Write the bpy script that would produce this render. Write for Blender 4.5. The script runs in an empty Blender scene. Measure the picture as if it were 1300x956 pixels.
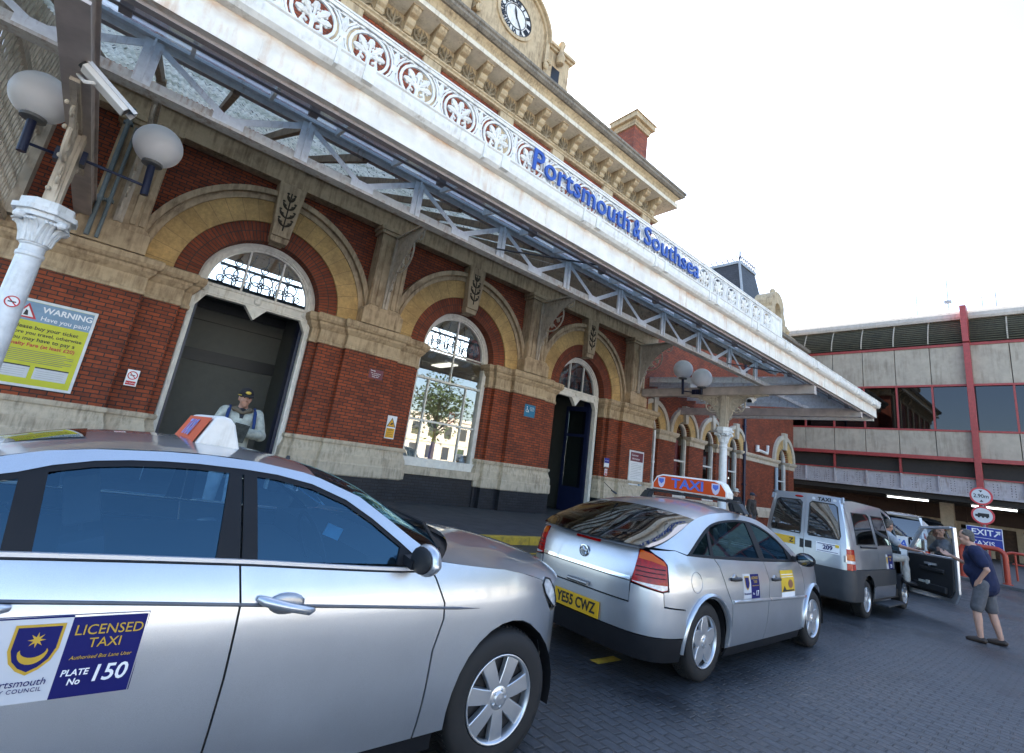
import bpy, bmesh, math, random
from mathutils import Vector, Matrix
from mathutils.geometry import delaunay_2d_cdt
random.seed(7)
C = bpy.context.scene.collection
PI = math.pi
R = math.radians

# ------------------------------------------------------------------ materials
MATS = {}
def _new(name):
    m = bpy.data.materials.new(name); m.use_nodes = True
    nt = m.node_tree; b = nt.nodes['Principled BSDF']
    return m, nt, b
def _coords(nt, scale=(1, 1, 1), rot=(0, 0, 0)):
    tc = nt.nodes.new('ShaderNodeTexCoord'); mp = nt.nodes.new('ShaderNodeMapping')
    mp.inputs['Scale'].default_value = scale; mp.inputs['Rotation'].default_value = rot
    nt.links.new(tc.outputs['Object'], mp.inputs['Vector'])
    return mp.outputs['Vector']
def _ramp(nt, fac, stops):
    r = nt.nodes.new('ShaderNodeValToRGB')
    el = r.color_ramp.elements
    while len(el) < len(stops): el.new(0.5)
    for e, (p, c) in zip(el, stops):
        e.position = p; e.color = (*c, 1) if len(c) == 3 else c
    nt.links.new(fac, r.inputs['Fac']); return r.outputs['Color']
def _noise(nt, vec, scale, detail=4, rough=.55):
    n = nt.nodes.new('ShaderNodeTexNoise'); n.inputs['Scale'].default_value = scale
    n.inputs['Detail'].default_value = detail; n.inputs['Roughness'].default_value = rough
    nt.links.new(vec, n.inputs['Vector']); return n.outputs['Fac']
def _mix(nt, a, b, fac, mode='MIX'):
    m = nt.nodes.new('ShaderNodeMix'); m.data_type = 'RGBA'; m.blend_type = mode
    for i, v in ((0, fac), (6, a), (7, b)):
        if hasattr(v, 'is_output'): nt.links.new(v, m.inputs[i])
        elif i == 0: m.inputs[0].default_value = v
        else: m.inputs[i].default_value = (*v, 1)
    return m.outputs[2]
def _bump(nt, b, h, strength=.3, dist=.01):
    n = nt.nodes.new('ShaderNodeBump'); n.inputs['Strength'].default_value = strength
    n.inputs['Distance'].default_value = dist
    nt.links.new(h, n.inputs['Height']); nt.links.new(n.outputs['Normal'], b.inputs['Normal'])
def plain(name, col, rough=.5, metal=0, var=.12, vs=6, coat=0, bump=0, bs=60, spec=.5):
    """a colour with gentle cloudy variation"""
    if name in MATS: return MATS[name]
    m, nt, b = _new(name)
    v = _coords(nt)
    f = _noise(nt, v, vs, 5)
    lo = tuple(c*(1-var) for c in col); hi = tuple(min(1, c*(1+var)) for c in col)
    nt.links.new(_ramp(nt, f, [(.3, lo), (.7, hi)]), b.inputs['Base Color'])
    b.inputs['Roughness'].default_value = rough; b.inputs['Metallic'].default_value = metal
    b.inputs['Coat Weight'].default_value = coat; b.inputs['Specular IOR Level'].default_value = spec
    if bump: _bump(nt, b, _noise(nt, v, bs, 3), bump, .01)
    MATS[name] = m; return m
def dirty(name, col, stain, amount=.5, scale=3, rough=.6, streak=True, bump=.15, bs=30):
    """weathered surface: base colour with blotches and downward streaks of another colour"""
    if name in MATS: return MATS[name]
    m, nt, b = _new(name)
    v = _coords(nt); v2 = _coords(nt, (5, 5, .6) if streak else (1, 1, 1))
    f1 = _noise(nt, v, scale, 6, .65); f2 = _noise(nt, v2, scale*1.3, 5, .6)
    mul = nt.nodes.new('ShaderNodeMath'); mul.operation = 'MULTIPLY'
    nt.links.new(f1, mul.inputs[0]); nt.links.new(f2, mul.inputs[1])
    msk = _ramp(nt, mul.outputs[0], [(.30-.14*amount, (0, 0, 0)), (.52-.12*amount, (1, 1, 1))])
    c0 = _ramp(nt, _noise(nt, v, scale*3, 4), [(.3, tuple(c*.88 for c in col)), (.7, tuple(min(1, c*1.08) for c in col))])
    nt.links.new(_mix(nt, c0, stain, msk), b.inputs['Base Color'])
    b.inputs['Roughness'].default_value = rough
    _bump(nt, b, _noise(nt, v, bs, 4), bump, .01)
    MATS[name] = m; return m
def brick(name, c1, c2, mortar, w=.25, h=.084, uv=False, rough=.75, msize=.011, off=.5):
    if name in MATS: return MATS[name]
    m, nt, b = _new(name)
    tc = nt.nodes.new('ShaderNodeTexCoord')
    if uv: vec = tc.outputs['UV']
    else:
        sp = nt.nodes.new('ShaderNodeSeparateXYZ'); nt.links.new(tc.outputs['Object'], sp.inputs[0])
        ad = nt.nodes.new('ShaderNodeMath'); ad.operation = 'ADD'
        nt.links.new(sp.outputs[0], ad.inputs[0]); nt.links.new(sp.outputs[1], ad.inputs[1])
        cb = nt.nodes.new('ShaderNodeCombineXYZ'); nt.links.new(ad.outputs[0], cb.inputs[0]); nt.links.new(sp.outputs[2], cb.inputs[1])
        vec = cb.outputs[0]
    t = nt.nodes.new('ShaderNodeTexBrick'); nt.links.new(vec, t.inputs['Vector'])
    t.offset = off
    t.inputs['Scale'].default_value = 1; t.inputs['Brick Width'].default_value = w; t.inputs['Row Height'].default_value = h
    t.inputs['Mortar Size'].default_value = msize; t.inputs['Mortar Smooth'].default_value = .2; t.inputs['Bias'].default_value = -.1
    t.inputs['Color1'].default_value = (*c1, 1); t.inputs['Color2'].default_value = (*c2, 1); t.inputs['Mortar'].default_value = (*mortar, 1)
    f = _noise(nt, tc.outputs['Object'], 1.3, 6, .7)
    g = _noise(nt, tc.outputs['Object'], 14, 4, .7)
    col = _mix(nt, t.outputs['Color'], _ramp(nt, f, [(.3, (.62, .6, .6)), (.7, (1.15, 1.12, 1.1))]), 1, 'MULTIPLY')
    col = _mix(nt, col, _ramp(nt, g, [(.3, (.8, .78, .78)), (.7, (1.12, 1.1, 1.1))]), 1, 'MULTIPLY')
    nt.links.new(col, b.inputs['Base Color'])
    b.inputs['Roughness'].default_value = rough
    inv = nt.nodes.new('ShaderNodeMath'); inv.operation = 'SUBTRACT'; inv.inputs[0].default_value = 1
    nt.links.new(t.outputs['Fac'], inv.inputs[1]); _bump(nt, b, inv.outputs[0], .6, .008)
    MATS[name] = m; return m
def glass(name, tint=(.5, .6, .62), refl=.12, rough=.0, gcol=(1, 1, 1), fres=1.0):
    """window pane: tinted see-through plus mirror reflection growing at grazing angles"""
    if name in MATS: return MATS[name]
    m = bpy.data.materials.new(name); m.use_nodes = True; nt = m.node_tree; nt.nodes.clear()
    o = nt.nodes.new('ShaderNodeOutputMaterial'); mx = nt.nodes.new('ShaderNodeMixShader')
    tr = nt.nodes.new('ShaderNodeBsdfTransparent'); gl = nt.nodes.new('ShaderNodeBsdfGlossy')
    tr.inputs[0].default_value = (*tint, 1); gl.inputs['Roughness'].default_value = rough; gl.inputs[0].default_value = (*gcol, 1)
    fr = nt.nodes.new('ShaderNodeLayerWeight'); fr.inputs[0].default_value = .35
    md = nt.nodes.new('ShaderNodeMath'); md.operation = 'MULTIPLY_ADD'; md.inputs[1].default_value = fres*.8; md.inputs[2].default_value = refl
    md.use_clamp = True
    nt.links.new(fr.outputs['Fresnel'], md.inputs[0]); nt.links.new(md.outputs[0], mx.inputs[0])
    nt.links.new(tr.outputs[0], mx.inputs[1]); nt.links.new(gl.outputs[0], mx.inputs[2]); nt.links.new(mx.outputs[0], o.inputs[0])
    MATS[name] = m; return m

# ------------------------------------------------------------------ mesh buffer
class MB:
    def __init__(s): s.v = []; s.f = []; s.fm = []; s.uv = {}; s.mi = 0
    def add(s, vs, fs, uvs=None):
        n = len(s.v); s.v += [tuple(p) for p in vs]
        for i, f in enumerate(fs):
            s.f.append(tuple(n+k for k in f)); s.fm.append(s.mi)
            if uvs: s.uv[len(s.f)-1] = uvs[i]
        return s
    def box(s, x0, x1, y0, y1, z0, z1, M=None):
        x0, x1 = min(x0, x1), max(x0, x1); y0, y1 = min(y0, y1), max(y0, y1); z0, z1 = min(z0, z1), max(z0, z1)
        vs = [Vector(p) for p in ((x0,y0,z0),(x1,y0,z0),(x1,y1,z0),(x0,y1,z0),(x0,y0,z1),(x1,y0,z1),(x1,y1,z1),(x0,y1,z1))]
        if M is not None: vs = [M @ p for p in vs]
        return s.add(vs, [(3,2,1,0),(4,5,6,7),(0,1,5,4),(1,2,6,5),(2,3,7,6),(3,0,4,7)])
    def prism(s, poly, fn, d0, d1, caps=True):
        """extrude 2D polygon; fn(u,v,d)->xyz"""
        n = len(poly)
        vs = [fn(u, v, d0) for u, v in poly] + [fn(u, v, d1) for u, v in poly]
        fs = [(i, (i+1) % n, n+(i+1) % n, n+i) for i in range(n)]
        if caps: fs += [tuple(range(n-1, -1, -1)), tuple(range(n, 2*n))]
        return s.add(vs, fs)
    def prxz(s, poly, y0, y1): return s.prism(poly, lambda u, v, d: (u, d, v), y0, y1)
    def pryz(s, poly, x0, x1): return s.prism(poly, lambda u, v, d: (d, u, v), x0, x1)
    def prxy(s, poly, z0, z1): return s.prism(poly, lambda u, v, d: (u, v, d), z0, z1)
    def beam(s, p0, p1, w, h, up=(0, 0, 1)):
        p0, p1 = Vector(p0), Vector(p1); d = (p1-p0).normalized(); u = Vector(up)
        r = d.cross(u)
        if r.length < 1e-4: r = d.cross(Vector((1, 0, 0)))
        r.normalize(); u = r.cross(d).normalized()
        vs = []
        for p in (p0, p1):
            for a, b in ((-1,-1),(1,-1),(1,1),(-1,1)): vs.append(p + r*(a*w/2) + u*(b*h/2))
        return s.add(vs, [(3,2,1,0),(4,5,6,7),(0,1,5,4),(1,2,6,5),(2,3,7,6),(3,0,4,7)])
    def cyl(s, p0, p1, r0, r1=None, n=12, cap=True):
        r1 = r0 if r1 is None else r1
        return s.tube([p0, p1], [r0, r1], n, cap)
    def tube(s, pts, r, n=8, cap=True, closed=False):
        pts = [Vector(p) for p in pts]; m = len(pts)
        rs = r if isinstance(r, (list, tuple)) else [r]*m
        vs = []; ref = None
        for i, p in enumerate(pts):
            if closed: t = pts[(i+1) % m]-pts[i-1]
            else: t = (pts[min(i+1, m-1)]-pts[max(i-1, 0)])
            t = t.normalized() if t.length > 1e-9 else Vector((0, 0, 1))
            if ref is None:
                ref = Vector((0, 0, 1)) if abs(t.z) < .9 else Vector((1, 0, 0))
            a = t.cross(ref)
            if a.length < 1e-4: a = t.cross(Vector((0, 1, 0)))
            a.normalize(); b = a.cross(t).normalized(); ref = b
            for k in range(n):
                th = 2*PI*k/n; vs.append(p + a*(math.cos(th)*rs[i]) + b*(math.sin(th)*rs[i]))
        fs = []
        for i in range(m if closed else m-1):
            j = (i+1) % m
            for k in range(n):
                fs.append((i*n+k, i*n+(k+1) % n, j*n+(k+1) % n, j*n+k))
        if cap and not closed:
            fs.append(tuple(range(n-1, -1, -1))); fs.append(tuple((m-1)*n+k for k in range(n)))
        return s.add(vs, fs)
    def lathe(s, prof, n=20, c=(0, 0, 0), M=None, cap=True):
        """prof [(r,z)] about vertical axis at c, or through matrix M"""
        vs = []
        for r, z in prof:
            for k in range(n):
                th = 2*PI*k/n; vs.append(Vector((r*math.cos(th), r*math.sin(th), z)))
        vs = [(M @ p) if M is not None else p+Vector(c) for p in vs]
        fs = []
        for i in range(len(prof)-1):
            for k in range(n): fs.append((i*n+k, i*n+(k+1) % n, (i+1)*n+(k+1) % n, (i+1)*n+k))
        if cap:
            fs.append(tuple(range(n-1, -1, -1))); fs.append(tuple((len(prof)-1)*n+k for k in range(n)))
        return s.add(vs, fs)
    def ell(s, c, rx, ry, rz, n=12, m=8, M=None):
        vs = []
        for i in range(m+1):
            ph = -PI/2+PI*i/m
            for k in range(n):
                th = 2*PI*k/n; p = Vector((rx*math.cos(ph)*math.cos(th), ry*math.cos(ph)*math.sin(th), rz*math.sin(ph)))
                vs.append((M @ p if M is not None else p)+Vector(c))
        fs = []
        for i in range(m):
            for k in range(n): fs.append((i*n+k, i*n+(k+1) % n, (i+1)*n+(k+1) % n, (i+1)*n+k))
        return s.add(vs, fs)
    def grid(s, fn, nu, nv):
        vs = [fn(i/nu, j/nv) for j in range(nv+1) for i in range(nu+1)]
        fs = [(j*(nu+1)+i, j*(nu+1)+i+1, (j+1)*(nu+1)+i+1, (j+1)*(nu+1)+i) for j in range(nv) for i in range(nu)]
        return s.add(vs, fs)
    def ring(s, cx, cz, r0, r1, y0, y1, a0=0, a1=PI, n=32, sy=1):
        """half ring (arch) facing -Y, with uv: u along the arc, v across"""
        for k in range(n):
            t0 = a0+(a1-a0)*k/n; t1 = a0+(a1-a0)*(k+1)/n
            P = lambda r, t, y: (cx+r*math.cos(t), y, cz+sy*r*math.sin(t))
            vs = [P(r0,t0,y0),P(r1,t0,y0),P(r1,t1,y0),P(r0,t1,y0),P(r0,t0,y1),P(r1,t0,y1),P(r1,t1,y1),P(r0,t1,y1)]
            rm = (r0+r1)/2; u0, u1 = t0*rm, t1*rm; d = y1-y0
            fs = [(0,1,2,3),(1,5,6,2),(4,0,3,7)]
            uv = [[(u0,0),(u0,r1-r0),(u1,r1-r0),(u1,0)], [(u0,0),(u0,d),(u1,d),(u1,0)], [(u0,d),(u0,0),(u1,0),(u1,d)]]
            if a1-a0 < 2*PI-.01 and k == 0: fs.append((0,4,5,1)); uv.append([(0,0)]*4)
            if a1-a0 < 2*PI-.01 and k == n-1: fs.append((3,2,6,7)); uv.append([(0,0)]*4)
            s.add(vs, fs, uv)
        return s
    def text(s, body, size, fn, depth=.003, bold=0, align='CENTER', shear=0, space=1.0, res=3):
        """letters laid on a surface: fn(u,v,d)->xyz"""
        cu = bpy.data.curves.new('t', 'FONT'); cu.body = body; cu.size = size; cu.align_x = align; cu.align_y = 'CENTER'
        cu.extrude = depth/2; cu.offset = bold; cu.shear = shear; cu.resolution_u = res; cu.space_character = space
        ob = bpy.data.objects.new('t', cu); C.objects.link(ob)
        dg = bpy.context.evaluated_depsgraph_get()
        me = bpy.data.meshes.new_from_object(ob.evaluated_get(dg))
        s.add([fn(v.co.x, v.co.y, v.co.z+depth/2) for v in me.vertices], [tuple(p.vertices) for p in me.polygons])
        bpy.data.objects.remove(ob); bpy.data.curves.remove(cu); bpy.data.meshes.remove(me)
        return s
    def build(s, name, mat, parent=None, smooth=None, world=True, bevel=0, fixn=True, label=None):
        me = bpy.data.meshes.new(name); me.from_pydata(s.v, [], s.f)
        mats = mat if isinstance(mat, (list, tuple)) else [mat]
        for m in mats: me.materials.append(m)
        if len(mats) > 1:
            for p, k in zip(me.polygons, s.fm): p.material_index = min(k, len(mats)-1)
        if s.uv:
            ul = me.uv_layers.new(name='UVMap')
            for fi, co in s.uv.items():
                p = me.polygons[fi]
                for li, c in zip(p.loop_indices, co): ul.data[li].uv = c
        if fixn and not s.uv:
            bm = bmesh.new(); bm.from_mesh(me); bmesh.ops.recalc_face_normals(bm, faces=bm.faces); bm.to_mesh(me); bm.free()
        me.update()
        if smooth:
            for p in me.polygons: p.use_smooth = True
            me.set_sharp_from_angle(angle=R(smooth))
        o = bpy.data.objects.new(name, me); C.objects.link(o)
        if parent is not None:
            o.parent = parent
            if world:
                r = parent
                chain = Matrix.Identity(4)
                while r is not None:
                    chain = (Matrix.LocRotScale(r.location, r.rotation_euler, r.scale) if r.type == 'EMPTY' else r.matrix_parent_inverse @ r.matrix_basis if r.parent else r.matrix_basis) @ chain
                    r = r.parent
                o.matrix_parent_inverse = chain.inverted()
        if bevel:
            bv = o.modifiers.new('Bevel', 'BEVEL'); bv.width = bevel; bv.segments = 2; bv.limit_method = 'ANGLE'; bv.angle_limit = R(40)
        if label: o['label'] = label
        return o
def tag(o, label=None, cat=None, group=None, kind=None):
    for k, v in (('label', label), ('category', cat), ('group', group), ('kind', kind)):
        if v: o[k] = v
    return o
def thing(name, label, cat, loc=(0, 0, 0), rot=(0, 0, 0), group=None):
    o = bpy.data.objects.new(name, None); C.objects.link(o); o.empty_display_size = .2
    o.location = loc; o.rotation_euler = rot
    return tag(o, label, cat, group)
ZG = [(-40, .26), (-6, .24), (0, .205), (2, .17), (4.7, .062), (7.4, .03), (11, -.045), (14, -.10), (25, -.20), (50, -.30), (300, -.30)]
def spread(o, offs):
    """copies of a part (and its sub-parts) beside it, sharing mesh data"""
    out = [o]
    for d in offs:
        c = o.copy(); C.objects.link(c); c.location = Vector(o.location)+Vector(d); out.append(c)
    return out
def zg(x): return smooth_interp(ZG, x)              # the forecourt falls gently towards the bridge
def zp(x): return max(.30-.0145*x, -.2)             # pavement
def arc(cx, cz, r, a0, a1, n): return [(cx+r*math.cos(a0+(a1-a0)*i/n), cz+r*math.sin(a0+(a1-a0)*i/n)) for i in range(n+1)]
def lerp(a, b, t): return a+(b-a)*t
def interp(tab, x):
    if x <= tab[0][0]: return tab[0][1]
    for (a, p), (b, q) in zip(tab, tab[1:]):
        if x <= b: return p+(q-p)*(x-a)/(b-a)
    return tab[-1][1]
def smooth_interp(tab, x):
    """monotone-ish cubic through a table"""
    n = len(tab)
    if x <= tab[0][0]: return tab[0][1]
    if x >= tab[-1][0]: return tab[-1][1]
    for i in range(n-1):
        if x <= tab[i+1][0]:
            x0, y0 = tab[i]; x1, y1 = tab[i+1]; h = x1-x0; t = (x-x0)/h
            m0 = (y1-tab[i-1][1])/(x1-tab[i-1][0]) if i > 0 else (y1-y0)/h
            m1 = (tab[i+2][1]-y0)/(tab[i+2][0]-x0) if i < n-2 else (y1-y0)/h
            return (2*t**3-3*t*t+1)*y0+(t**3-2*t*t+t)*h*m0+(-2*t**3+3*t*t)*y1+(t**3-t*t)*h*m1
def catmull(pts, k=8):
    out = []; n = len(pts)
    for i in range(n-1):
        p0 = Vector(pts[max(i-1, 0)]); p1 = Vector(pts[i]); p2 = Vector(pts[i+1]); p3 = Vector(pts[min(i+2, n-1)])
        for j in range(k):
            t = j/k; out.append(.5*((2*p1)+(p2-p0)*t+(2*p0-5*p1+4*p2-p3)*t*t+(3*p1-p0-3*p2+p3)*t**3))
    out.append(Vector(pts[-1])); return out

# palette
M_BRICK = brick('red brick', (.38, .080, .024), (.20, .043, .016), (.045, .030, .026))
M_BRICKRING = brick('red arch brick', (.31, .072, .026), (.21, .046, .018), (.07, .045, .035), w=.085, h=.26, uv=True, off=0)
M_BLUE = brick('blue engineering brick', (.024, .028, .038), (.015, .018, .026), (.010, .010, .012), rough=.45)
M_STONE = dirty('weathered stone', (.54, .41, .265), (.20, .13, .075), .65, 2.2, .8)
M_STONELT = dirty('pale base stone', (.60, .505, .38), (.27, .215, .155), .55, 2.6, .8)
M_STONEUP = dirty('upper stone', (.54, .41, .25), (.20, .135, .075), .62, 2.0, .8)
M_STONEDK = dirty('sooty cornice stone', (.26, .22, .17), (.07, .06, .05), .7, 3.0, .85)
M_YELLOW = brick('yellow voussoir stone', (.64, .44, .18), (.53, .35, .13), (.34, .23, .11), w=.34, h=.9, uv=True, msize=.006, off=0)
M_WHITE = dirty('white paint', (.80, .775, .72), (.42, .36, .28), .12, 2.5, .4)
M_CREAMMETAL = dirty('old cream ironwork paint', (.60, .52, .42), (.30, .22, .15), .4, 2.5, .55)
M_IRON = dirty('white ironwork', (.92, .92, .90), (.46, .33, .24), .1, 3, .45)
M_GREYPAINT = plain('grey violet paint', (.36, .32, .32), .5)
M_BLACK = plain('black', (.012, .012, .014), .5)
M_RUBBER = plain('rubber', (.014, .014, .015), .75)
M_PLASTIC = plain('dark trim plastic', (.012, .013, .016), .55, spec=.22)
M_NAVY = plain('navy paint', (.008, .013, .045), .35)
M_BLUESIGN = plain('sign blue', (.015, .035, .30), .4)

def corr_mat():
    m = dirty('corrugated sheet', (.84, .81, .68), (.20, .16, .11), .35, 2.2, .6, bump=.1)
    nt = m.node_tree; b = nt.nodes['Principled BSDF']; o = nt.nodes['Material Output']
    tr = nt.nodes.new('ShaderNodeBsdfTranslucent'); mx = nt.nodes.new('ShaderNodeMixShader'); mx.inputs[0].default_value = .6
    for l in list(nt.links):
        if l.to_socket == b.inputs['Base Color']: src = l.from_socket
    # rotted holes and moss
    v = _coords(nt); f = _noise(nt, v, 9, 2, .5)
    c = _mix(nt, src, (.03, .025, .02), _ramp(nt, f, [(.62, (0, 0, 0)), (.65, (1, 1, 1))]))
    g = _noise(nt, v, 1.7, 4); c = _mix(nt, c, (.34, .35, .24), _ramp(nt, g, [(.45, (0, 0, 0)), (.7, (.8, .8, .8))]))
    nt.links.new(c, b.inputs['Base Color']); nt.links.new(c, tr.inputs[0])
    nt.links.new(b.outputs[0], mx.inputs[1]); nt.links.new(tr.outputs[0], mx.inputs[2]); nt.links.new(mx.outputs[0], o.inputs[0])
    return m
M_CORR = corr_mat()

def rust_mat():
    m = dirty('white paint with rust streaks', (.83, .775, .68), (.58, .36, .20), .12, 1.3, .45)
    nt = m.node_tree; b = nt.nodes['Principled BSDF']
    src = [l.from_socket for l in nt.links if l.to_socket == b.inputs['Base Color']][0]
    tc = nt.nodes.new('ShaderNodeTexCoord'); sp = nt.nodes.new('ShaderNodeSeparateXYZ'); nt.links.new(tc.outputs['Object'], sp.inputs[0])
    mr = nt.nodes.new('ShaderNodeMapRange'); mr.inputs[1].default_value = 5.98; mr.inputs[2].default_value = 6.2; nt.links.new(sp.outputs[2], mr.inputs[0])
    n = _noise(nt, _coords(nt, (1.1, 1, 2.2)), 2.2, 6, .65); q = _ramp(nt, n, [(.38, (0, 0, 0)), (.68, (1, 1, 1))])
    mu = nt.nodes.new('ShaderNodeMath'); mu.operation = 'MULTIPLY'; nt.links.new(q, mu.inputs[0]); nt.links.new(mr.outputs[0], mu.inputs[1])
    nt.links.new(_mix(nt, src, (.50, .24, .09), mu.outputs[0]), b.inputs['Base Color'])
    return m
M_WHITERUST = rust_mat()
# ------------------------------------------------------------------ camera, sky, sun
sc = bpy.context.scene
yaw, pitch, roll = R(39.33941267), R(14.09455675), R(7.91370185)
fw = Vector((math.sin(yaw)*math.cos(pitch), math.cos(yaw)*math.cos(pitch), math.sin(pitch)))
rt0 = Vector((math.cos(yaw), -math.sin(yaw), 0)); up0 = rt0.cross(fw)
rt = rt0*math.cos(roll)+up0*math.sin(roll); up = -rt0*math.sin(roll)+up0*math.cos(roll)
cam = bpy.data.cameras.new('camera'); cam.sensor_width = 36; cam.lens = 612.5/1300*36; cam.shift_y = -44.5/1300
cam.clip_start = .05; cam.clip_end = 2000
co = bpy.data.objects.new('camera', cam); C.objects.link(co)
co.matrix_world = Matrix(((rt.x, up.x, -fw.x, 0), (rt.y, up.y, -fw.y, 0), (rt.z, up.z, -fw.z, 1.7), (0, 0, 0, 1)))
sc.camera = co
SUN_EL, SUN_AZ = R(37), R(28)                       # azimuth from +Y towards +X
w = bpy.data.worlds.new('World'); sc.world = w; w.use_nodes = True
nt = w.node_tree; bg = nt.nodes['Background']
sky = nt.nodes.new('ShaderNodeTexSky'); sky.sky_type = 'NISHITA'; sky.sun_disc = False
sky.sun_elevation = SUN_EL; sky.sun_rotation = SUN_AZ; sky.air_density = 1.0; sky.dust_density = 1.5; sky.ozone_density = 1.2
nt.links.new(sky.outputs[0], bg.inputs[0]); bg.inputs[1].default_value = .12
sl = bpy.data.lights.new('sun', 'SUN'); sl.energy = 5.0; sl.angle = R(.53); sl.color = (1, .93, .82)
so = bpy.data.objects.new('sun', sl); C.objects.link(so)
sd = Vector((math.sin(SUN_AZ)*math.cos(SUN_EL), math.cos(SUN_AZ)*math.cos(SUN_EL), math.sin(SUN_EL)))
so.rotation_euler = sd.to_track_quat('Z', 'Y').to_euler()
so.location = (0, 0, 60)
sc.view_settings.view_transform = 'Standard'; sc.view_settings.look = 'None'; sc.view_settings.gamma = 1
sc.view_settings.exposure = 2.3
sc.cycles.max_bounces = 8; sc.cycles.transparent_max_bounces = 24; sc.cycles.diffuse_bounces = 3; sc.cycles.glossy_bounces = 4
sc.cycles.caustics_reflective = False; sc.cycles.caustics_refractive = False

# ------------------------------------------------------------------ ground
def sheet(name, mat, rect, dz, kind='structure'):
    x0, y0, x1, y1 = rect; b = MB()
    xs = sorted({x0, x1} | {x for x in [i*.5-30 for i in range(170)] if x0 < x < x1})
    for y in (y0, y1): b.v += [(x, y, zg(x)+dz) for x in xs]
    n = len(xs); b.add([], [])
    for i in range(n-1): b.f.append((i, i+1, n+i+1, n+i)); b.fm.append(0)
    o = b.build(name, mat, fixn=False, smooth=60); tag(o, kind=kind); return o
M_ASPH = plain('asphalt', (.05, .05, .052), .85, bump=.4, bs=90)
def sett_mat():
    m, nt, b = _new('granite setts')
    v = _coords(nt)
    t = nt.nodes.new('ShaderNodeTexBrick'); mp = nt.nodes.new('ShaderNodeMapping'); mp.inputs['Rotation'].default_value = (0, 0, R(90))
    # wobble the rows a little
    nz = nt.nodes.new('ShaderNodeTexNoise'); nz.inputs['Scale'].default_value = 1.4; nt.links.new(v, nz.inputs['Vector'])
    vm = nt.nodes.new('ShaderNodeVectorMath'); vm.operation = 'MULTIPLY_ADD'; vm.inputs[1].default_value = (.09, .09, .09)
    nt.links.new(nz.outputs['Color'], vm.inputs[0]); nt.links.new(v, vm.inputs[2])
    nt.links.new(vm.outputs[0], mp.inputs['Vector']); nt.links.new(mp.outputs['Vector'], t.inputs['Vector'])
    t.inputs['Scale'].default_value = 1; t.inputs['Brick Width'].default_value = .15; t.inputs['Row Height'].default_value = .09
    t.inputs['Mortar Size'].default_value = .011; t.inputs['Mortar Smooth'].default_value = .6
    t.inputs['Color1'].default_value = (.052, .057, .064, 1); t.inputs['Color2'].default_value = (.038, .042, .047, 1); t.inputs['Mortar'].default_value = (.022, .024, .026, 1)
    f = _noise(nt, v, .7, 6, .7); g = _noise(nt, v, 25, 3)
    col = _mix(nt, t.outputs['Color'], _ramp(nt, f, [(.3, (.6, .6, .62)), (.7, (1.25, 1.25, 1.25))]), 1, 'MULTIPLY')
    col = _mix(nt, col, _ramp(nt, g, [(.3, (.75, .75, .75)), (.7, (1.25, 1.25, 1.25))]), 1, 'MULTIPLY')
    v3 = _coords(nt, (.35, 1, 1)); h = _noise(nt, v3, .9, 5, .6); k = _noise(nt, v, 4.5, 3, .5)
    col = _mix(nt, col, (.018, .018, .018), _ramp(nt, h, [(.56, (0, 0, 0)), (.72, (.75, .75, .75))]))
    col = _mix(nt, col, (.012, .012, .012), _ramp(nt, k, [(.67, (0, 0, 0)), (.74, (.8, .8, .8))]))
    nt.links.new(col, b.inputs['Base Color'])
    nt.links.new(_ramp(nt, f, [(.35, (.34, .34, .34)), (.65, (.62, .62, .62))]), b.inputs['Roughness'])
    inv = nt.nodes.new('ShaderNodeMath'); inv.operation = 'MULTIPLY_ADD'; inv.inputs[1].default_value = -1; inv.inputs[2].default_value = 1
    nt.links.new(t.outputs['Fac'], inv.inputs[0])
    ad = nt.nodes.new('ShaderNodeMath'); ad.operation = 'MULTIPLY_ADD'; ad.inputs[1].default_value = .5
    nt.links.new(g, ad.inputs[0]); nt.links.new(inv.outputs[0], ad.inputs[2])
    _bump(nt, b, ad.outputs[0], .4, .012)
    return m
M_SETT = sett_mat()
sheet('ground', M_ASPH, (-300, -300, 300, 300), -.006)
sheet('road', M_SETT, (-25, -14, 25.6, 8.2), 0)
M_PAVE = brick('paving slabs', (.085, .085, .088), (.065, .065, .068), (.03, .03, .03), w=.6, h=.45, rough=.8)
M_YLINE = dirty('yellow road paint', (.56, .36, .035), (.16, .12, .05), .55, 5, .7, streak=False)
b = MB()
px_ = [-25+1.5*i for i in range(45)]
for x0, x1 in zip(px_, px_[1:]): b.add([(x0, 8.36, zp(x0)), (x1, 8.36, zp(x1)), (x1, 40, zp(x1)), (x0, 40, zp(x0))], [(0, 1, 2, 3)])
tag(b.build('pavement', plain('dark paving', (.062, .064, .070), .8, var=.25, vs=3, bump=.3), fixn=False), kind='structure')
b = MB()
n = 44
for i in range(n):
    x0, x1 = -25+66*i/n+.006, -25+66*(i+1)/n-.006
    vs = [(x, y, z) for x in (x0, x1) for y, z in ((8.2, zg(x)-.05), (8.2, zp(x)-.015), (8.215, zp(x)), (8.357, zp(x)), (8.357, zg(x)-.05))]
    b.add(vs, [(0, 5, 6, 1), (1, 6, 7, 2), (2, 7, 8, 3), (0, 1, 2, 3, 4), (9, 8, 7, 6, 5)])
tag(b.build('kerb', M_YLINE), kind='structure')
sheet('yellow_line', M_YLINE, (-25, 7.3, 25, 7.42), .004)
sheet('road_mark', M_YLINE, (3.95, 3.0, 4.3, 3.1), .004)

# unseen pale paving behind the camera, added to bounce sunlight onto the front
M_BOUNCE = plain('pale bounce paving', (.46, .48, .52), .85, var=.15)
sheet('added_bounce_paving', M_BOUNCE, (-45, -60, 75, -7.5), .02)
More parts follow.
